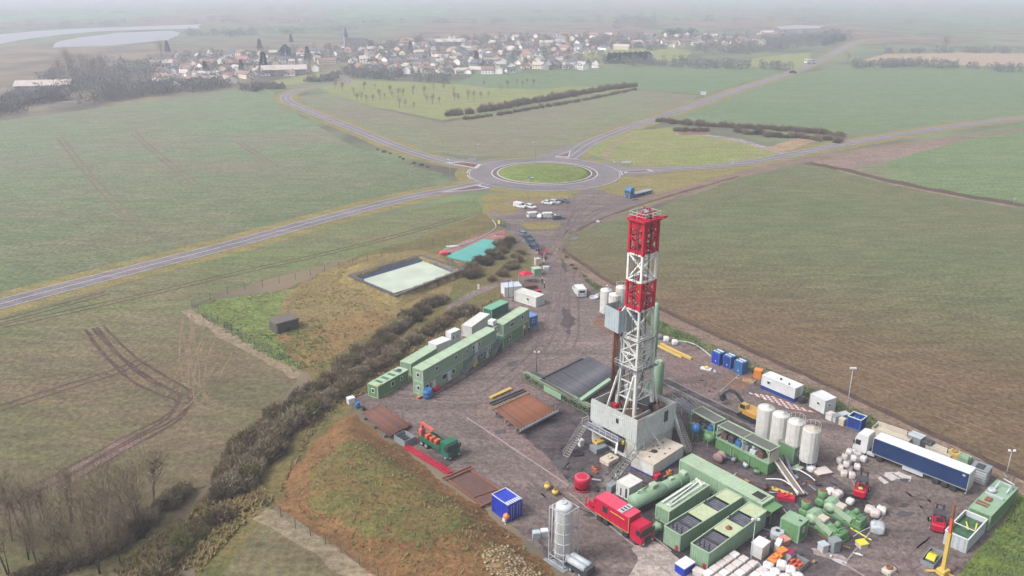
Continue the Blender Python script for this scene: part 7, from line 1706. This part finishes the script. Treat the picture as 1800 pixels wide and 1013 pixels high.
# ---------------------------------------------------------------- bare winter shrubs and trees
def leafmat(name,a,b,c=None,rough=.9):
    m,nt,bs=new_mat(name); v=nt.nodes.new('ShaderNodeTexCoord').outputs['Object']; oi=nt.nodes.new('ShaderNodeObjectInfo')
    col=mixc(nt,ramp(nt,nz(nt,v,.9,4,.7),.35,.65),a,b)
    if c: col=mixc(nt,ramp(nt,nz(nt,v,2.3,3),.55,.75),col,c)
    col=mixc(nt,ramp(nt,oi.outputs['Random'],0,1,0,.45),col,[q*1.45 for q in b])
    nt.links.new(col,bs.inputs['Base Color']); bs.inputs['Roughness'].default_value=rough; bs.inputs['Specular IOR Level'].default_value=.1
    return m
TW_B=leafmat('twigs_brown',D(142,126,98),D(116,104,80),D(152,144,104))
TW_G=leafmat('twigs_grey',D(168,156,130),D(136,124,104),D(168,162,120))
TW_O=leafmat('twigs_olive',D(134,132,80),D(106,108,70),D(152,146,92))
TW_D=leafmat('dark_thicket',D(108,94,74),D(90,86,62),D(122,116,74))
BARK=leafmat('bark',D(128,114,98),D(104,94,82))
CONIF=leafmat('conifer_needles',D(62,96,84),D(48,78,72))
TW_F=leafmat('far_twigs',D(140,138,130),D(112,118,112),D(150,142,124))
def twigmesh(name,R,h,n,mat,seed,ln=(.5,1.1),wd=(.035,.09),lump=.35,lift=.0,up=1.2,leafy=0):
    rnd=random.Random(seed); vs=[]; fs=[]
    cl=[(Vector((rnd.uniform(-1,1),rnd.uniform(-1,1),rnd.uniform(.05,1)))) for _ in range(9)]
    k=0
    while len(fs)<n:
        if rnd.random()<.75:
            c=cl[rnd.randrange(9)]; p=Vector((c.x*.62+rnd.gauss(0,.22),c.y*.62+rnd.gauss(0,.22),c.z*.62+rnd.gauss(0,.2)))
        else: p=Vector((rnd.uniform(-1,1),rnd.uniform(-1,1),rnd.uniform(0,1)))
        q=Vector((p.x,p.y,max(0,p.z)*1.0))
        e=(q.x**2+q.y**2)+max(0,q.z-.25)**2*1.6
        nn=noise.noise(Vector((q.x*2+seed,q.y*2,q.z*2)))
        if e>1+lump*nn*2 or q.z<0: continue
        if nn<-.28 and rnd.random()<.7: continue
        P0=Vector((q.x*R,q.y*R,lift+q.z*h)); d=Vector((q.x*.8+rnd.gauss(0,.45),q.y*.8+rnd.gauss(0,.45),up*(.5+rnd.random()*.6))).normalized()
        L=rnd.uniform(*ln); w_=rnd.uniform(*wd); s=d.cross(Vector((rnd.gauss(0,1),rnd.gauss(0,1),rnd.gauss(0,1)))).normalized()*w_
        b=len(vs); tip=P0+d*L
        vs+=[tuple(P0-s),tuple(P0+s),tuple(tip)]; fs.append((b,b+1,b+2))
    me=bpy.data.meshes.new(name); me.from_pydata(vs,[],fs); me.materials.append(mat); return me
def stemmesh(name,h,n,r,spread,mat,seed,limbs=0):
    rnd=random.Random(seed); m=MB()
    for k in range(n):
        a=rnd.uniform(0,6.28); s=spread*rnd.uniform(.3,1); b=Vector((.15*math.cos(a),.15*math.sin(a),0))
        tip=Vector((s*math.cos(a),s*math.sin(a),h*rnd.uniform(.7,1))); mid=b.lerp(tip,.5)+Vector((rnd.gauss(0,.2),rnd.gauss(0,.2),.1*h))
        m.tube([b,mid,tip],r,5,r*.25)
        for j in range(limbs):
            t=rnd.uniform(.35,.95); p=b.lerp(mid,t*2) if t<.5 else mid.lerp(tip,t*2-1); a2=rnd.uniform(0,6.28); L=h*rnd.uniform(.18,.38)*(1.2-t)
            q=p+Vector((math.cos(a2)*L,math.sin(a2)*L,L*rnd.uniform(.7,1.5))); m.tube([p,p.lerp(q,.5)+Vector((0,0,-.06*L)),q],r*.42*(1.2-t),4,r*.08)
            for _ in range(2):
                a3=rnd.uniform(0,6.28); w=p.lerp(q,rnd.uniform(.4,.9)); e=w+Vector((math.cos(a3)*L*.45,math.sin(a3)*L*.45,L*.6)); m.tube([w,e],r*.16,3,r*.05,caps=False)
    return m.mesh(name,mat)
ST=stemmesh('trunk',2.2,5,.07,1.0,BARK,3)
SHR={}
for nm,mt in (('b',TW_B),('g',TW_G),('o',TW_O),('d',TW_D)):
    SHR[nm]=[twigmesh('crown',2.4,3.4,2600,mt,s,lump=.4) for s in ((1,2,3) if nm in 'bd' else (4,5))]
def shrub(p,sc,kind,label,group,rnd,hs=1.0,name='shrub'):
    t=thing(name,label,'shrub',tuple(p),rnd.uniform(0,6.28),group); t.scale=(sc,sc*rnd.uniform(.85,1.15),sc*hs)
    link('crown',rnd.choice(SHR[kind]),t); link('trunk',ST,t); return t
rnd=random.Random(11); SV=[]; SF=[]
def hedge(line,n,kinds,smin,smax,spread,lab,group,rows=1,hs=.85,stuff=False):
    smin*=.76; smax*=.78; spread*=.75
    ps=smooth([P(*q) for q in line],8); ds=[0]
    for a,b in zip(ps[:-1],ps[1:]): ds.append(ds[-1]+(b-a).length)
    for i in range(n):
        s=ds[-1]*(i+rnd.uniform(.1,.9))/n; k=max(0,min(len(ps)-2,next((j for j in range(len(ds)-1) if ds[j+1]>=s),len(ps)-2)))
        f=(s-ds[k])/max(1e-6,ds[k+1]-ds[k]); p=ps[k].lerp(ps[k+1],f)+Vector((rnd.uniform(-spread,spread),rnd.uniform(-spread,spread),-.1))
        kd=kinds[int(rnd.random()*len(kinds))]
        if stuff:
            me=rnd.choice(SHR[kd]); sc=rnd.uniform(smin,smax); M=Matrix.Translation(p)@Matrix.Rotation(rnd.uniform(0,6.28),4,'Z')@Matrix.Diagonal((sc,sc,sc*hs*rnd.uniform(.8,1.1),1)); b0=len(SV)
            co=[tuple(M@v.co) for v in me.vertices]
            for q_ in range(0,len(co)//3,2): SV.extend(co[3*q_:3*q_+3]); SF.append((len(SV)-3,len(SV)-2,len(SV)-1))
            continue
        nmk={'b':'brown leafless shrub','g':'pale grey-brown leafless shrub','o':'olive green-brown shrub','d':'dark dense shrub'}[kd]
        shrub(p,rnd.uniform(smin,smax),kd,'%s, %s %s'%(nmk,ordn(i+1),lab),group,rnd,hs*rnd.uniform(.8,1.1))
# thick clump by the turquoise cover
hedge([(897,428),(870,447),(845,470),(822,488)],22,'ddb',.8,1.15,2.0,'from the cars in the dark clump by the turquoise cover','dark thicket between lagoon and site entrance')
hedge([(918,445),(900,470),(872,495)],12,'bbg',.6,.85,1.6,'from the cars in the brown row left of the entrance','brown shrubs left of the entrance',hs=.8)
hedge([(775,528),(740,548),(705,575),(668,607)],26,'bdg',.75,1.05,1.5,'from the lagoon in the field-side hedge row','field-side hedge row')
hedge([(830,548),(790,565),(750,585),(712,612),(672,640)],26,'bbg',.75,1.05,1.6,'from the lagoon in the pad-side hedge row','pad-side hedge row')
hedge([(668,607),(620,640),(570,680),(525,715),(480,745)],34,'bdbg',.8,1.15,1.6,'past the office row in the field-side hedge row','field-side hedge row')
hedge([(672,640),(630,668),(580,700),(540,728)],22,'bbg',.8,1.1,1.5,'past the office row in the pad-side hedge row','pad-side hedge row')
hedge([(480,745),(450,775),(420,812),(400,850),(385,885)],24,'bobgb',.85,1.25,1.4,'from the meadow corner in the big dark hedge','big dark hedge in the lower left')
hedge([(540,728),(505,758),(475,790),(445,830),(425,862)],22,'gogb',1.0,1.3,1.2,'from the meadow corner in the pale hedge row','pale hedge row in the lower left')
hedge([(330,862),(290,890),(250,925),(215,955),(170,975),(110,1000),(40,1030)],26,'dbgb',.7,1.0,1.1,'from the hedge gap in the dark row below the field','dark hedge row in the bottom left corner')
hedge([(400,900),(360,925),(320,965),(290,1000),(250,1040)],14,'bbo',.7,1.0,1.6,'from the hedge gap in the brown bottom row','brown scrub at the bottom left')
hedge([(1160,214),(1200,219),(1260,223),(1330,227),(1400,232),(1450,236),(1482,242)],62,'dbg',1.0,1.4,2.2,'from the left in the hedge beyond the triangle meadow','hedge beyond the triangle meadow',stuff=True)
hedge([(1180,229),(1215,231),(1245,230)],14,'bdo',.7,1.1,3.0,'from the left in the brown scrub inside the triangle meadow','brown scrub in the triangle meadow',hs=.7)
hedge([(1300,233),(1360,240),(1420,244),(1478,250)],30,'dbg',.9,1.4,4.0,'from the left in the broad scrub before the triangle hedge','broad scrub before the triangle hedge',hs=.8)
hedge([(785,205),(840,198),(920,184),(1000,170),(1060,160),(1115,152)],62,'gbg',1.1,1.6,1.5,'from the left in the upper row of the double hedge','double hedge in the middle fields',hs=1.1,stuff=True)
hedge([(815,211),(880,202),(950,190),(1010,180),(1070,168),(1118,158)],52,'db',.8,1.1,1.0,'from the left in the lower row of the double hedge','double hedge in the middle fields',hs=.8,stuff=True)
hedge([(660,262),(690,272),(720,284),(760,298)],8,'bg',.35,.55,.8,'from the top in the scrub along the curved road','scrub along the curved road',hs=.7)
hedge([(995,448),(1010,470),(1040,498),(1080,528)],7,'ob',.25,.4,.6,'from the gate in the low scrub beside the right track','low scrub by the right track',hs=.7)
me=bpy.data.meshes.new('distant_hedges'); me.from_pydata(SV,[],SF); me.materials.append(TW_B); struct(link('distant_hedges',me),kind='stuff')
rnd=random.Random(77)
# tall bare trees
TW_T=leafmat('tree_twigs',D(184,168,136),D(156,142,114),D(176,166,126))
TT=[]
for s in range(4):
    TT.append((stemmesh('trunk',9.5,3 if s%2 else 2,.095,1.6,BARK,40+s,limbs=26),twigmesh('crown',3.1,7.4,1300,TW_T,60+s,ln=(.6,1.5),wd=(.006,.016),lump=.5,lift=3.2,up=1.6)))
def tree(p,sc,k,label,group,name='bare_tree',rz=None,cat='tree'):
    t=thing(name,label,cat,tuple(p),rnd.uniform(0,6.28) if rz is None else rz,group); t.scale=(sc,sc,sc); link('crown',TT[k][1],t); link('trunk',TT[k][0],t); return t
spots=[(20,950),(48,985),(68,1000),(95,985),(112,960),(140,1005),(165,980),(190,950),(155,940),(228,935),(240,905),(210,990),(270,900),(60,945),(15,1010),(125,920),(185,915),(35,925),(80,930),(5,970),(105,1008),(175,1008),(215,965),(255,945)]
for i,q in enumerate(sorted(spots)):
    tree(P(*q),rnd.uniform(.85,1.2),i%4,'tall bare tree, %s from the left among those in the bottom left corner'%ordn(i+1),'tall bare trees in the bottom left corner')
# orchard trees
oc=[(590,156),(602,160),(628,178),(636,177),(645,181),(655,180),(668,174),(676,175),(690,172),(700,172),(708,171),(726,166),(745,168),(702,190),(712,189),(728,191),(762,160),(780,158),(798,165),(800,178),(806,178),(822,176),(833,176),(846,174),(858,172),(750,180),(760,184),(772,182),(908,152),(918,153),(926,150),(938,152),(640,160),(660,158),(850,152),(880,160),(893,156),(790,148),(622,168),(685,165)]
for i,q in enumerate(sorted(oc)):
    tree(P(*q),rnd.uniform(.45,.75),i%4,'small bare orchard tree, %s from the left in the yellowish meadow'%ordn(i+1),'orchard trees in the yellowish meadow')
tree(P(1660,92),1.9,0,'large dark forked tree standing alone beyond the tan stubble field','lone trees on the right','bare_tree')
tree(P(1490,112),1.0,1,'round bare tree beside the road end before the tan stubble','lone trees on the right'); 
for i,q in enumerate(((105,140),(130,138),(150,135),(165,140),(180,132),(120,122),(285,105))): tree(P(*q),1.9,i%4,'large hazy bare tree, %s from the left above the left woods'%ordn(i+1),'large hazy trees above the left woods')
# far tree masses: one object for each wood
def canopy(name,poly,n,s,mat,seed,hgt=7,label=None):
    r=random.Random(seed); pl=[W2(*q) for q in poly]; xs=[p[0] for p in pl]; ys=[p[1] for p in pl]; vs=[];fs=[]; c=0; g=0
    while c<n and g<n*60:
        g+=1; x=r.uniform(min(xs),max(xs)); y=r.uniform(min(ys),max(ys))
        if not pip(x,y,pl): continue
        if noise.noise(Vector((x*.02,y*.02,seed)))<-.3: continue
        c+=1; R=r.uniform(.55,1.2)*s; H=hgt*r.uniform(.6,1.25)
        for k in range(90):
            a=r.uniform(0,6.28); u=r.random()**.5; z=r.uniform(.05,1); rr=R*u*math.sqrt(max(.05,1-(z-.3)**2*1.3)); p=Vector((x+rr*math.cos(a),y+rr*math.sin(a),z*H))
            L=r.uniform(.6,1.7); w=r.uniform(.12,.45); d=Vector((r.gauss(0,.5),r.gauss(0,.5),1)).normalized(); sv=d.cross(Vector((r.gauss(0,1),r.gauss(0,1),r.gauss(0,1)))).normalized()*w
            b=len(vs); vs+=[tuple(p-sv),tuple(p+sv),tuple(p+d*L)]; fs.append((b,b+1,b+2))
    me=bpy.data.meshes.new(name); me.from_pydata(vs,[],fs); me.materials.append(mat); o=link(name,me); struct(o,kind='stuff'); return o
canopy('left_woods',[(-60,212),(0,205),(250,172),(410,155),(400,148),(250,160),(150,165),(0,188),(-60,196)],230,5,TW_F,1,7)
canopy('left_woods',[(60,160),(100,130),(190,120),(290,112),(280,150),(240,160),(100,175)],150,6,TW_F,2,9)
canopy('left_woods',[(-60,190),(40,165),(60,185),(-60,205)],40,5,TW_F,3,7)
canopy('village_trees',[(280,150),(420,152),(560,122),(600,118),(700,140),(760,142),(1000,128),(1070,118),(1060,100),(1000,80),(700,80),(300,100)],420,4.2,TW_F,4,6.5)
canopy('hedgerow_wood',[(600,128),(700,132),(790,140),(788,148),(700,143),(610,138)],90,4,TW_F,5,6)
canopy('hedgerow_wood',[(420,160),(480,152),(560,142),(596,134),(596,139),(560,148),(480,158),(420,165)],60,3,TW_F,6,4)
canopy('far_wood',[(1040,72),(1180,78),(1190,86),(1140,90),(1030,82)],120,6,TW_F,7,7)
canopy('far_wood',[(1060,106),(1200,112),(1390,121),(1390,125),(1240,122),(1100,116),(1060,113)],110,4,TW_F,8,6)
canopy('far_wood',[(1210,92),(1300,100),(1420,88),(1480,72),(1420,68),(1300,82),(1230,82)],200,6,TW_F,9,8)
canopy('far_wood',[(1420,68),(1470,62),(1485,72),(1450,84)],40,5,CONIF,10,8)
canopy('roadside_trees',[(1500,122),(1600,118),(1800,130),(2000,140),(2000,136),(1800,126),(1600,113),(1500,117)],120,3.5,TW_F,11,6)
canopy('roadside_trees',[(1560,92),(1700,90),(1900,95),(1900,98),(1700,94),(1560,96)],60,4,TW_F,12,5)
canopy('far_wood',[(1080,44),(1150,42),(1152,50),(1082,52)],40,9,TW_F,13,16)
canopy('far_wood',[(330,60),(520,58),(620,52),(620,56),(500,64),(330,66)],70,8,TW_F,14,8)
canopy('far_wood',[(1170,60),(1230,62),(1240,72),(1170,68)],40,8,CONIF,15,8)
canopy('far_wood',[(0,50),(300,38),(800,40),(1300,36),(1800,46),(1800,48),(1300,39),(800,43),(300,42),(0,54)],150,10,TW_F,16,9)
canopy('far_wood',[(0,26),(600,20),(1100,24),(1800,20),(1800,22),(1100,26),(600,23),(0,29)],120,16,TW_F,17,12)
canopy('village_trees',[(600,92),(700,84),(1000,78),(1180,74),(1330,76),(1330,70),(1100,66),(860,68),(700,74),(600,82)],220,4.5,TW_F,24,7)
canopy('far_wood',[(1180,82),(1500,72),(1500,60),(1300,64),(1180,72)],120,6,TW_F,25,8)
# evergreen trees that stand out in the village
CONE=[]
def conemesh(seed,R,h,n,rnded):
    r=random.Random(seed); vs=[];fs=[]
    for k in range(n):
        z=r.random(); rr=R*((1-z)**.7 if not rnded else math.sqrt(max(.03,1-(2*z-.9)**2)))*r.uniform(.1,1.05); a=r.uniform(0,6.28); p=Vector((rr*math.cos(a),rr*math.sin(a),.6+z*h))
        d=Vector((math.cos(a),math.sin(a),.1)); s=d.cross(Vector((r.gauss(0,1),r.gauss(0,1),r.gauss(0,1)))).normalized()*r.uniform(.2,.5); b=len(vs); vs+=[tuple(p-s),tuple(p+s),tuple(p+d*r.uniform(.6,1.4))]; fs.append((b,b+1,b+2))
    me=bpy.data.meshes.new('crown'); me.from_pydata(vs,[],fs); me.materials.append(CONIF); return me
CONE=[conemesh(1,3,11,900,False),conemesh(2,4,10,1200,True)]; CT=MB(); CT.tube([(0,0,0),(0,0,5)],.25,6,.1); CTM=CT.mesh('trunk',BARK)
for i,(px,py,k,s) in enumerate(((457,88,0,1),(503,104,1,1.25),(465,130,0,1.5),(362,130,0,.9),(512,75,0,.8),(541,106,0,1.1),(295,92,0,1.0),(722,92,0,1),(838,112,0,1),(425,128,0,.9))):
    t=thing('conifer','dark evergreen tree in the village, %s from the left of the conifers'%ordn(sorted([295,362,425,457,465,503,512,541,722,838]).index(px)+1),'tree',tuple(P(px,py)),0,'evergreens in the village'); t.scale=(s,s,s); link('crown',CONE[k],t); link('trunk',CTM,t)
for i in range(16):
    px=1070+i*4.6; t=thing('conifer','dark evergreen tree, %s from the left in the clipped dark row right of the village'%ordn(i+1),'tree',tuple(P(px,112-.2*i)),i,'dark evergreen row right of the village'); t.scale=(.9,.9,.85); link('crown',CONE[i%2],t); link('trunk',CTM,t)
# ---------------------------------------------------------------- village
WALLS=[plain('house_wall_white',(.74,.73,.71),.8,var=.08,scale=.3),plain('house_wall_cream',(.62,.55,.42),.8,var=.08,scale=.3),plain('house_wall_pink',(.55,.42,.36),.8,var=.08,scale=.3),plain('house_wall_grey',D(172,170,168),.8,var=.1,scale=.3)]
ROOFS=[plain('roof_brown',D(150,124,116),.8,var=.2,scale=.6),plain('roof_orange',D(166,124,108),.8,var=.15,scale=.6),plain('roof_slate',D(106,108,118),.7,var=.2,scale=.6),plain('roof_pale',D(200,190,182),.8,var=.15,scale=.6)]
WN=['white','cream','pinkish','grey']; RN=['brown','orange','dark slate','pale']
HM={}
def housemesh(kind,wi,ri):
    key=(kind,wi,ri)
    if key in HM: return HM[key]
    L,W_,h,rh=((10,8,3.0,2.8),(13,9,5.2,3.2),(8,8,5.5,3.0),(20,10,4,2.6))[kind]
    m=MB(); m.box(-L/2,L/2,-W_/2,W_/2,0,h); m._add([(-L/2,-W_/2,h),(-L/2,W_/2,h),(-L/2,0,h+rh)],[(0,1,2)]); m._add([(L/2,-W_/2,h),(L/2,W_/2,h),(L/2,0,h+rh)],[(0,1,2)])
    wm=m.mesh('wall',WALLS[wi])
    o=.5; sl=rh/(W_/2); m=MB()
    for s in (-1,1):
        a=[(-L/2-o,s*(W_/2+o),h-o*sl+.05),(L/2+o,s*(W_/2+o),h-o*sl+.05),(L/2+o,0,h+rh+.05),(-L/2-o,0,h+rh+.05)]; a+=[(x,y,z+.22) for x,y,z in a]
        m._add(a,[(0,1,2,3),(7,6,5,4),(0,4,5,1),(1,5,6,2),(2,6,7,3),(3,7,4,0)])
    m.box(L*.25,L*.25+.9,-.5,.5,h+rh*.5,h+rh+1.0)
    rm=m.mesh('roof',ROOFS[ri])
    m=MB()
    for s in (-1,1):
        for k in range(int(L/3.2)):
            x=-L/2+1.2+k*3.2
            for z in ([1.0] if h<4.5 else [1.0,3.4]): m.box(x,x+1.1,s*(W_/2+.03)-.02,s*(W_/2+.03)+.02,z,z+1.3)
    gm=m.mesh('window',GLB)
    HM[key]=(wm,rm,gm); return HM[key]
rv=random.Random(5)
rows=[]
def hrow(y0,x0,x1,n,y1,name,lim=None):
    c=[]
    for i in range(n):
        f=(i+rv.uniform(-.35,.35)+.5)/n; c.append((x0+(x1-x0)*f,y0+(y1-y0)*f+rv.uniform(-2.2,2.2)))
    rows.append((name,sorted(c)))
hrow(150,300,410,9,146,'the lowest left village row')
hrow(140,285,520,15,132,'the second left village row')
hrow(128,285,560,17,124,'the third left village row')
hrow(116,282,580,17,110,'the fourth left village row')
hrow(100,300,600,14,96,'the fifth left village row')
hrow(127,630,900,20,128,'the front middle village row')
hrow(119,620,1060,21,121,'the second middle village row')
hrow(112,610,1030,22,114,'the third middle village row')
hrow(104,620,1000,20,104,'the fourth middle village row')
hrow(97,640,1060,20,96,'the fifth middle village row')
hrow(90,600,1100,22,88,'the sixth middle village row')
hrow(83,590,1100,20,80,'the seventh middle village row')
hrow(75,700,1100,16,73,'the eighth village row')
hrow(66,860,1160,12,66,'the farthest village row')
hrow(81,1110,1350,18,80,'the right end village row')
hrow(73,1110,1330,17,74,'the upper right village row')
hrow(66,1170,1320,10,68,'the farthest right village row')
hrow(62,1330,1450,8,66,'the row beyond right woods')
tot=0
for name,c in rows:
    for i,(px,py) in enumerate(c):
        if tot>=296: break
        tot+=1
        wi=rv.choice([0,0,0,0,1,1,2,3]); ri=rv.choice([0,0,3,1,2,2,3]) if px>600 else rv.choice([0,1,3,0,3,2]); kd=rv.choice([0,0,1,2,0,1,3]) if rv.random()<.9 else 3
        wm,rm,gm=housemesh(kd,wi,ri); p=P(px,py)
        t=thing('village_house','%s house with %s roof, %s from left in %s'%(WN[wi],RN[ri],ordn(i+1),name),'house',tuple(p),rv.choice([0,.3,1.2,1.5,-.4,-.8])+rv.uniform(-.15,.15),'houses of the village')
        s=rv.uniform(.62,.9); t.scale=(s,s,s*rv.uniform(.85,1.0)); link('wall',wm,t); link('roof',rm,t); link('window',gm,t)
p=P(627,88); t=thing('church','pale church with a slim dark spire rising over the village','church',tuple(p),.4)
m=MB(); m.box(-9,9,-5,5,0,8); obj('nave',m,WALLS[3],t); m=MB(); m._add([(-8.8,-5.3,7.9),(-8.8,5.3,7.9),(-8.8,0,12),(9.2,-5.3,7.9),(9.2,5.3,7.9),(9.2,0,12)],[(0,1,2),(3,4,5),(0,3,5,2),(1,4,5,2)]); obj('roof',m,ROOFS[2],t); m=MB(); m.box(-13,-8.9,-2.2,2.2,0,14); obj('tower',m,WALLS[3],t); m=MB(); m._add([(-13.2,-2.4,14),(-8.7,-2.4,14),(-8.7,2.4,14),(-13.2,2.4,14),(-11,0,25)],[(0,1,4),(1,2,4),(2,3,4),(3,0,4),(3,2,1,0)]); obj('spire',m,ROOFS[2],t)
for i,(px,py,lb) in enumerate(((80,160,'long low barn with pale roof at the left among the woods'),(500,131,'big pale farm hall behind the conifers at the village edge'),(790,80,'long pale hall with white gable near the village centre'))):
    t=thing('farm_barn',lb,'barn',tuple(P(px,py)),.25,'barns'); wm,rm,gm=housemesh(3,3,3); t.scale=(1.7,1.4,1.1); link('wall',wm,t); link('roof',rm,t)
# ---------------------------------------------------------------- ground cover
def tufts(name,poly,n,mat,seed,hmin=.15,hmax=.45,zf=None,clump=.25):
    r=random.Random(seed); pl=[W2(*q) for q in poly]; xs=[p[0] for p in pl]; ys=[p[1] for p in pl]; vs=[];fs=[];c=0;g=0
    while c<n and g<n*40:
        g+=1; x=r.uniform(min(xs),max(xs)); y=r.uniform(min(ys),max(ys))
        if not pip(x,y,pl) or noise.noise(Vector((x*clump,y*clump,seed)))<.02+r.gauss(0,.28): continue
        c+=1; z0=(zf(x,y) if zf else .08)
        for k in range(5):
            a=r.uniform(0,6.28); h=r.uniform(hmin,hmax); d=Vector((math.cos(a)*.7,math.sin(a)*.7,.8)).normalized(); s=d.cross(Vector((0,0,1))).normalized()*h*.35; b=len(vs); p=Vector((x+r.gauss(0,.12),y+r.gauss(0,.12),z0)); vs+=[tuple(p-s),tuple(p+s),tuple(p+d*h*1.6)]; fs.append((b,b+1,b+2))
    me=bpy.data.meshes.new(name); me.from_pydata(vs,[],fs); me.materials.append(mat); return struct(link(name,me),kind='stuff')
WEED=leafmat('weeds',D(98,122,74),D(118,134,82)); STRAW=leafmat('straw',D(162,146,104),D(140,124,84))
tufts('ground_cover',[(1795,868),(1840,900),(2050,1080),(1750,1150),(1640,1080),(1690,1008),(1740,950)],5200,WEED,1,.12,.3)
tufts('ground_cover',[(1012,474),(1060,508),(1160,566),(1300,628),(1440,690),(1560,748),(1680,806),(1640,800),(1500,735),(1300,645),(1160,585),(1040,505)],2600,WEED,2,.12,.35)
bz=lambda x,y:max(0,bh(x,y,sdist(x,y,BANK)))+.05
tufts('ground_cover',[(600,800),(640,790),(720,850),(840,930),(900,1000),(760,1040),(640,980),(520,900),(545,840)],650,WEED,3,.08,.26,bz,.35)
tufts('ground_cover',[(600,780),(700,800),(900,940),(980,1030),(800,1060),(560,930),(500,880),(545,790)],600,STRAW,4,.1,.3,bz,.3)
tufts('ground_cover',[(340,545),(372,528),(520,508),(560,480),(640,450),(700,560),(560,650),(500,640),(430,600)],1500,STRAW,5,.1,.3,None,.15)
tufts('ground_cover',[(345,550),(420,600),(520,655),(600,640),(560,560),(480,590),(430,570)],700,WEED,6,.1,.35,None,.2)
tufts('ground_cover',[(545,745),(640,655),(760,580),(880,520),(900,500),(870,540),(760,622),(650,690),(612,704),(545,770),(490,870)],3000,STRAW,7,.12,.4,None,.2)
tufts('ground_cover',[(330,905),(430,830),(480,880),(420,930),(345,1013),(250,1060),(200,1000)],2600,STRAW,8,.15,.5,None,.2)
# stones on the stony patch and rubbish on the bank foot
r=random.Random(8); m=MB(); pl=STN
for k in range(420):
    x=r.uniform(min(p[0] for p in pl),max(p[0] for p in pl)); y=r.uniform(min(p[1] for p in pl),max(p[1] for p in pl))
    if pip(x,y,pl): s=r.uniform(.08,.28); m.blob((x,y,bz(x,y)+s*.3),(s,s*r.uniform(.6,1),s*.6),k,.4,1)
struct(obj('stones',m,plain('pale_stone',D(172,154,122),.9,var=.2)),kind='stuff')
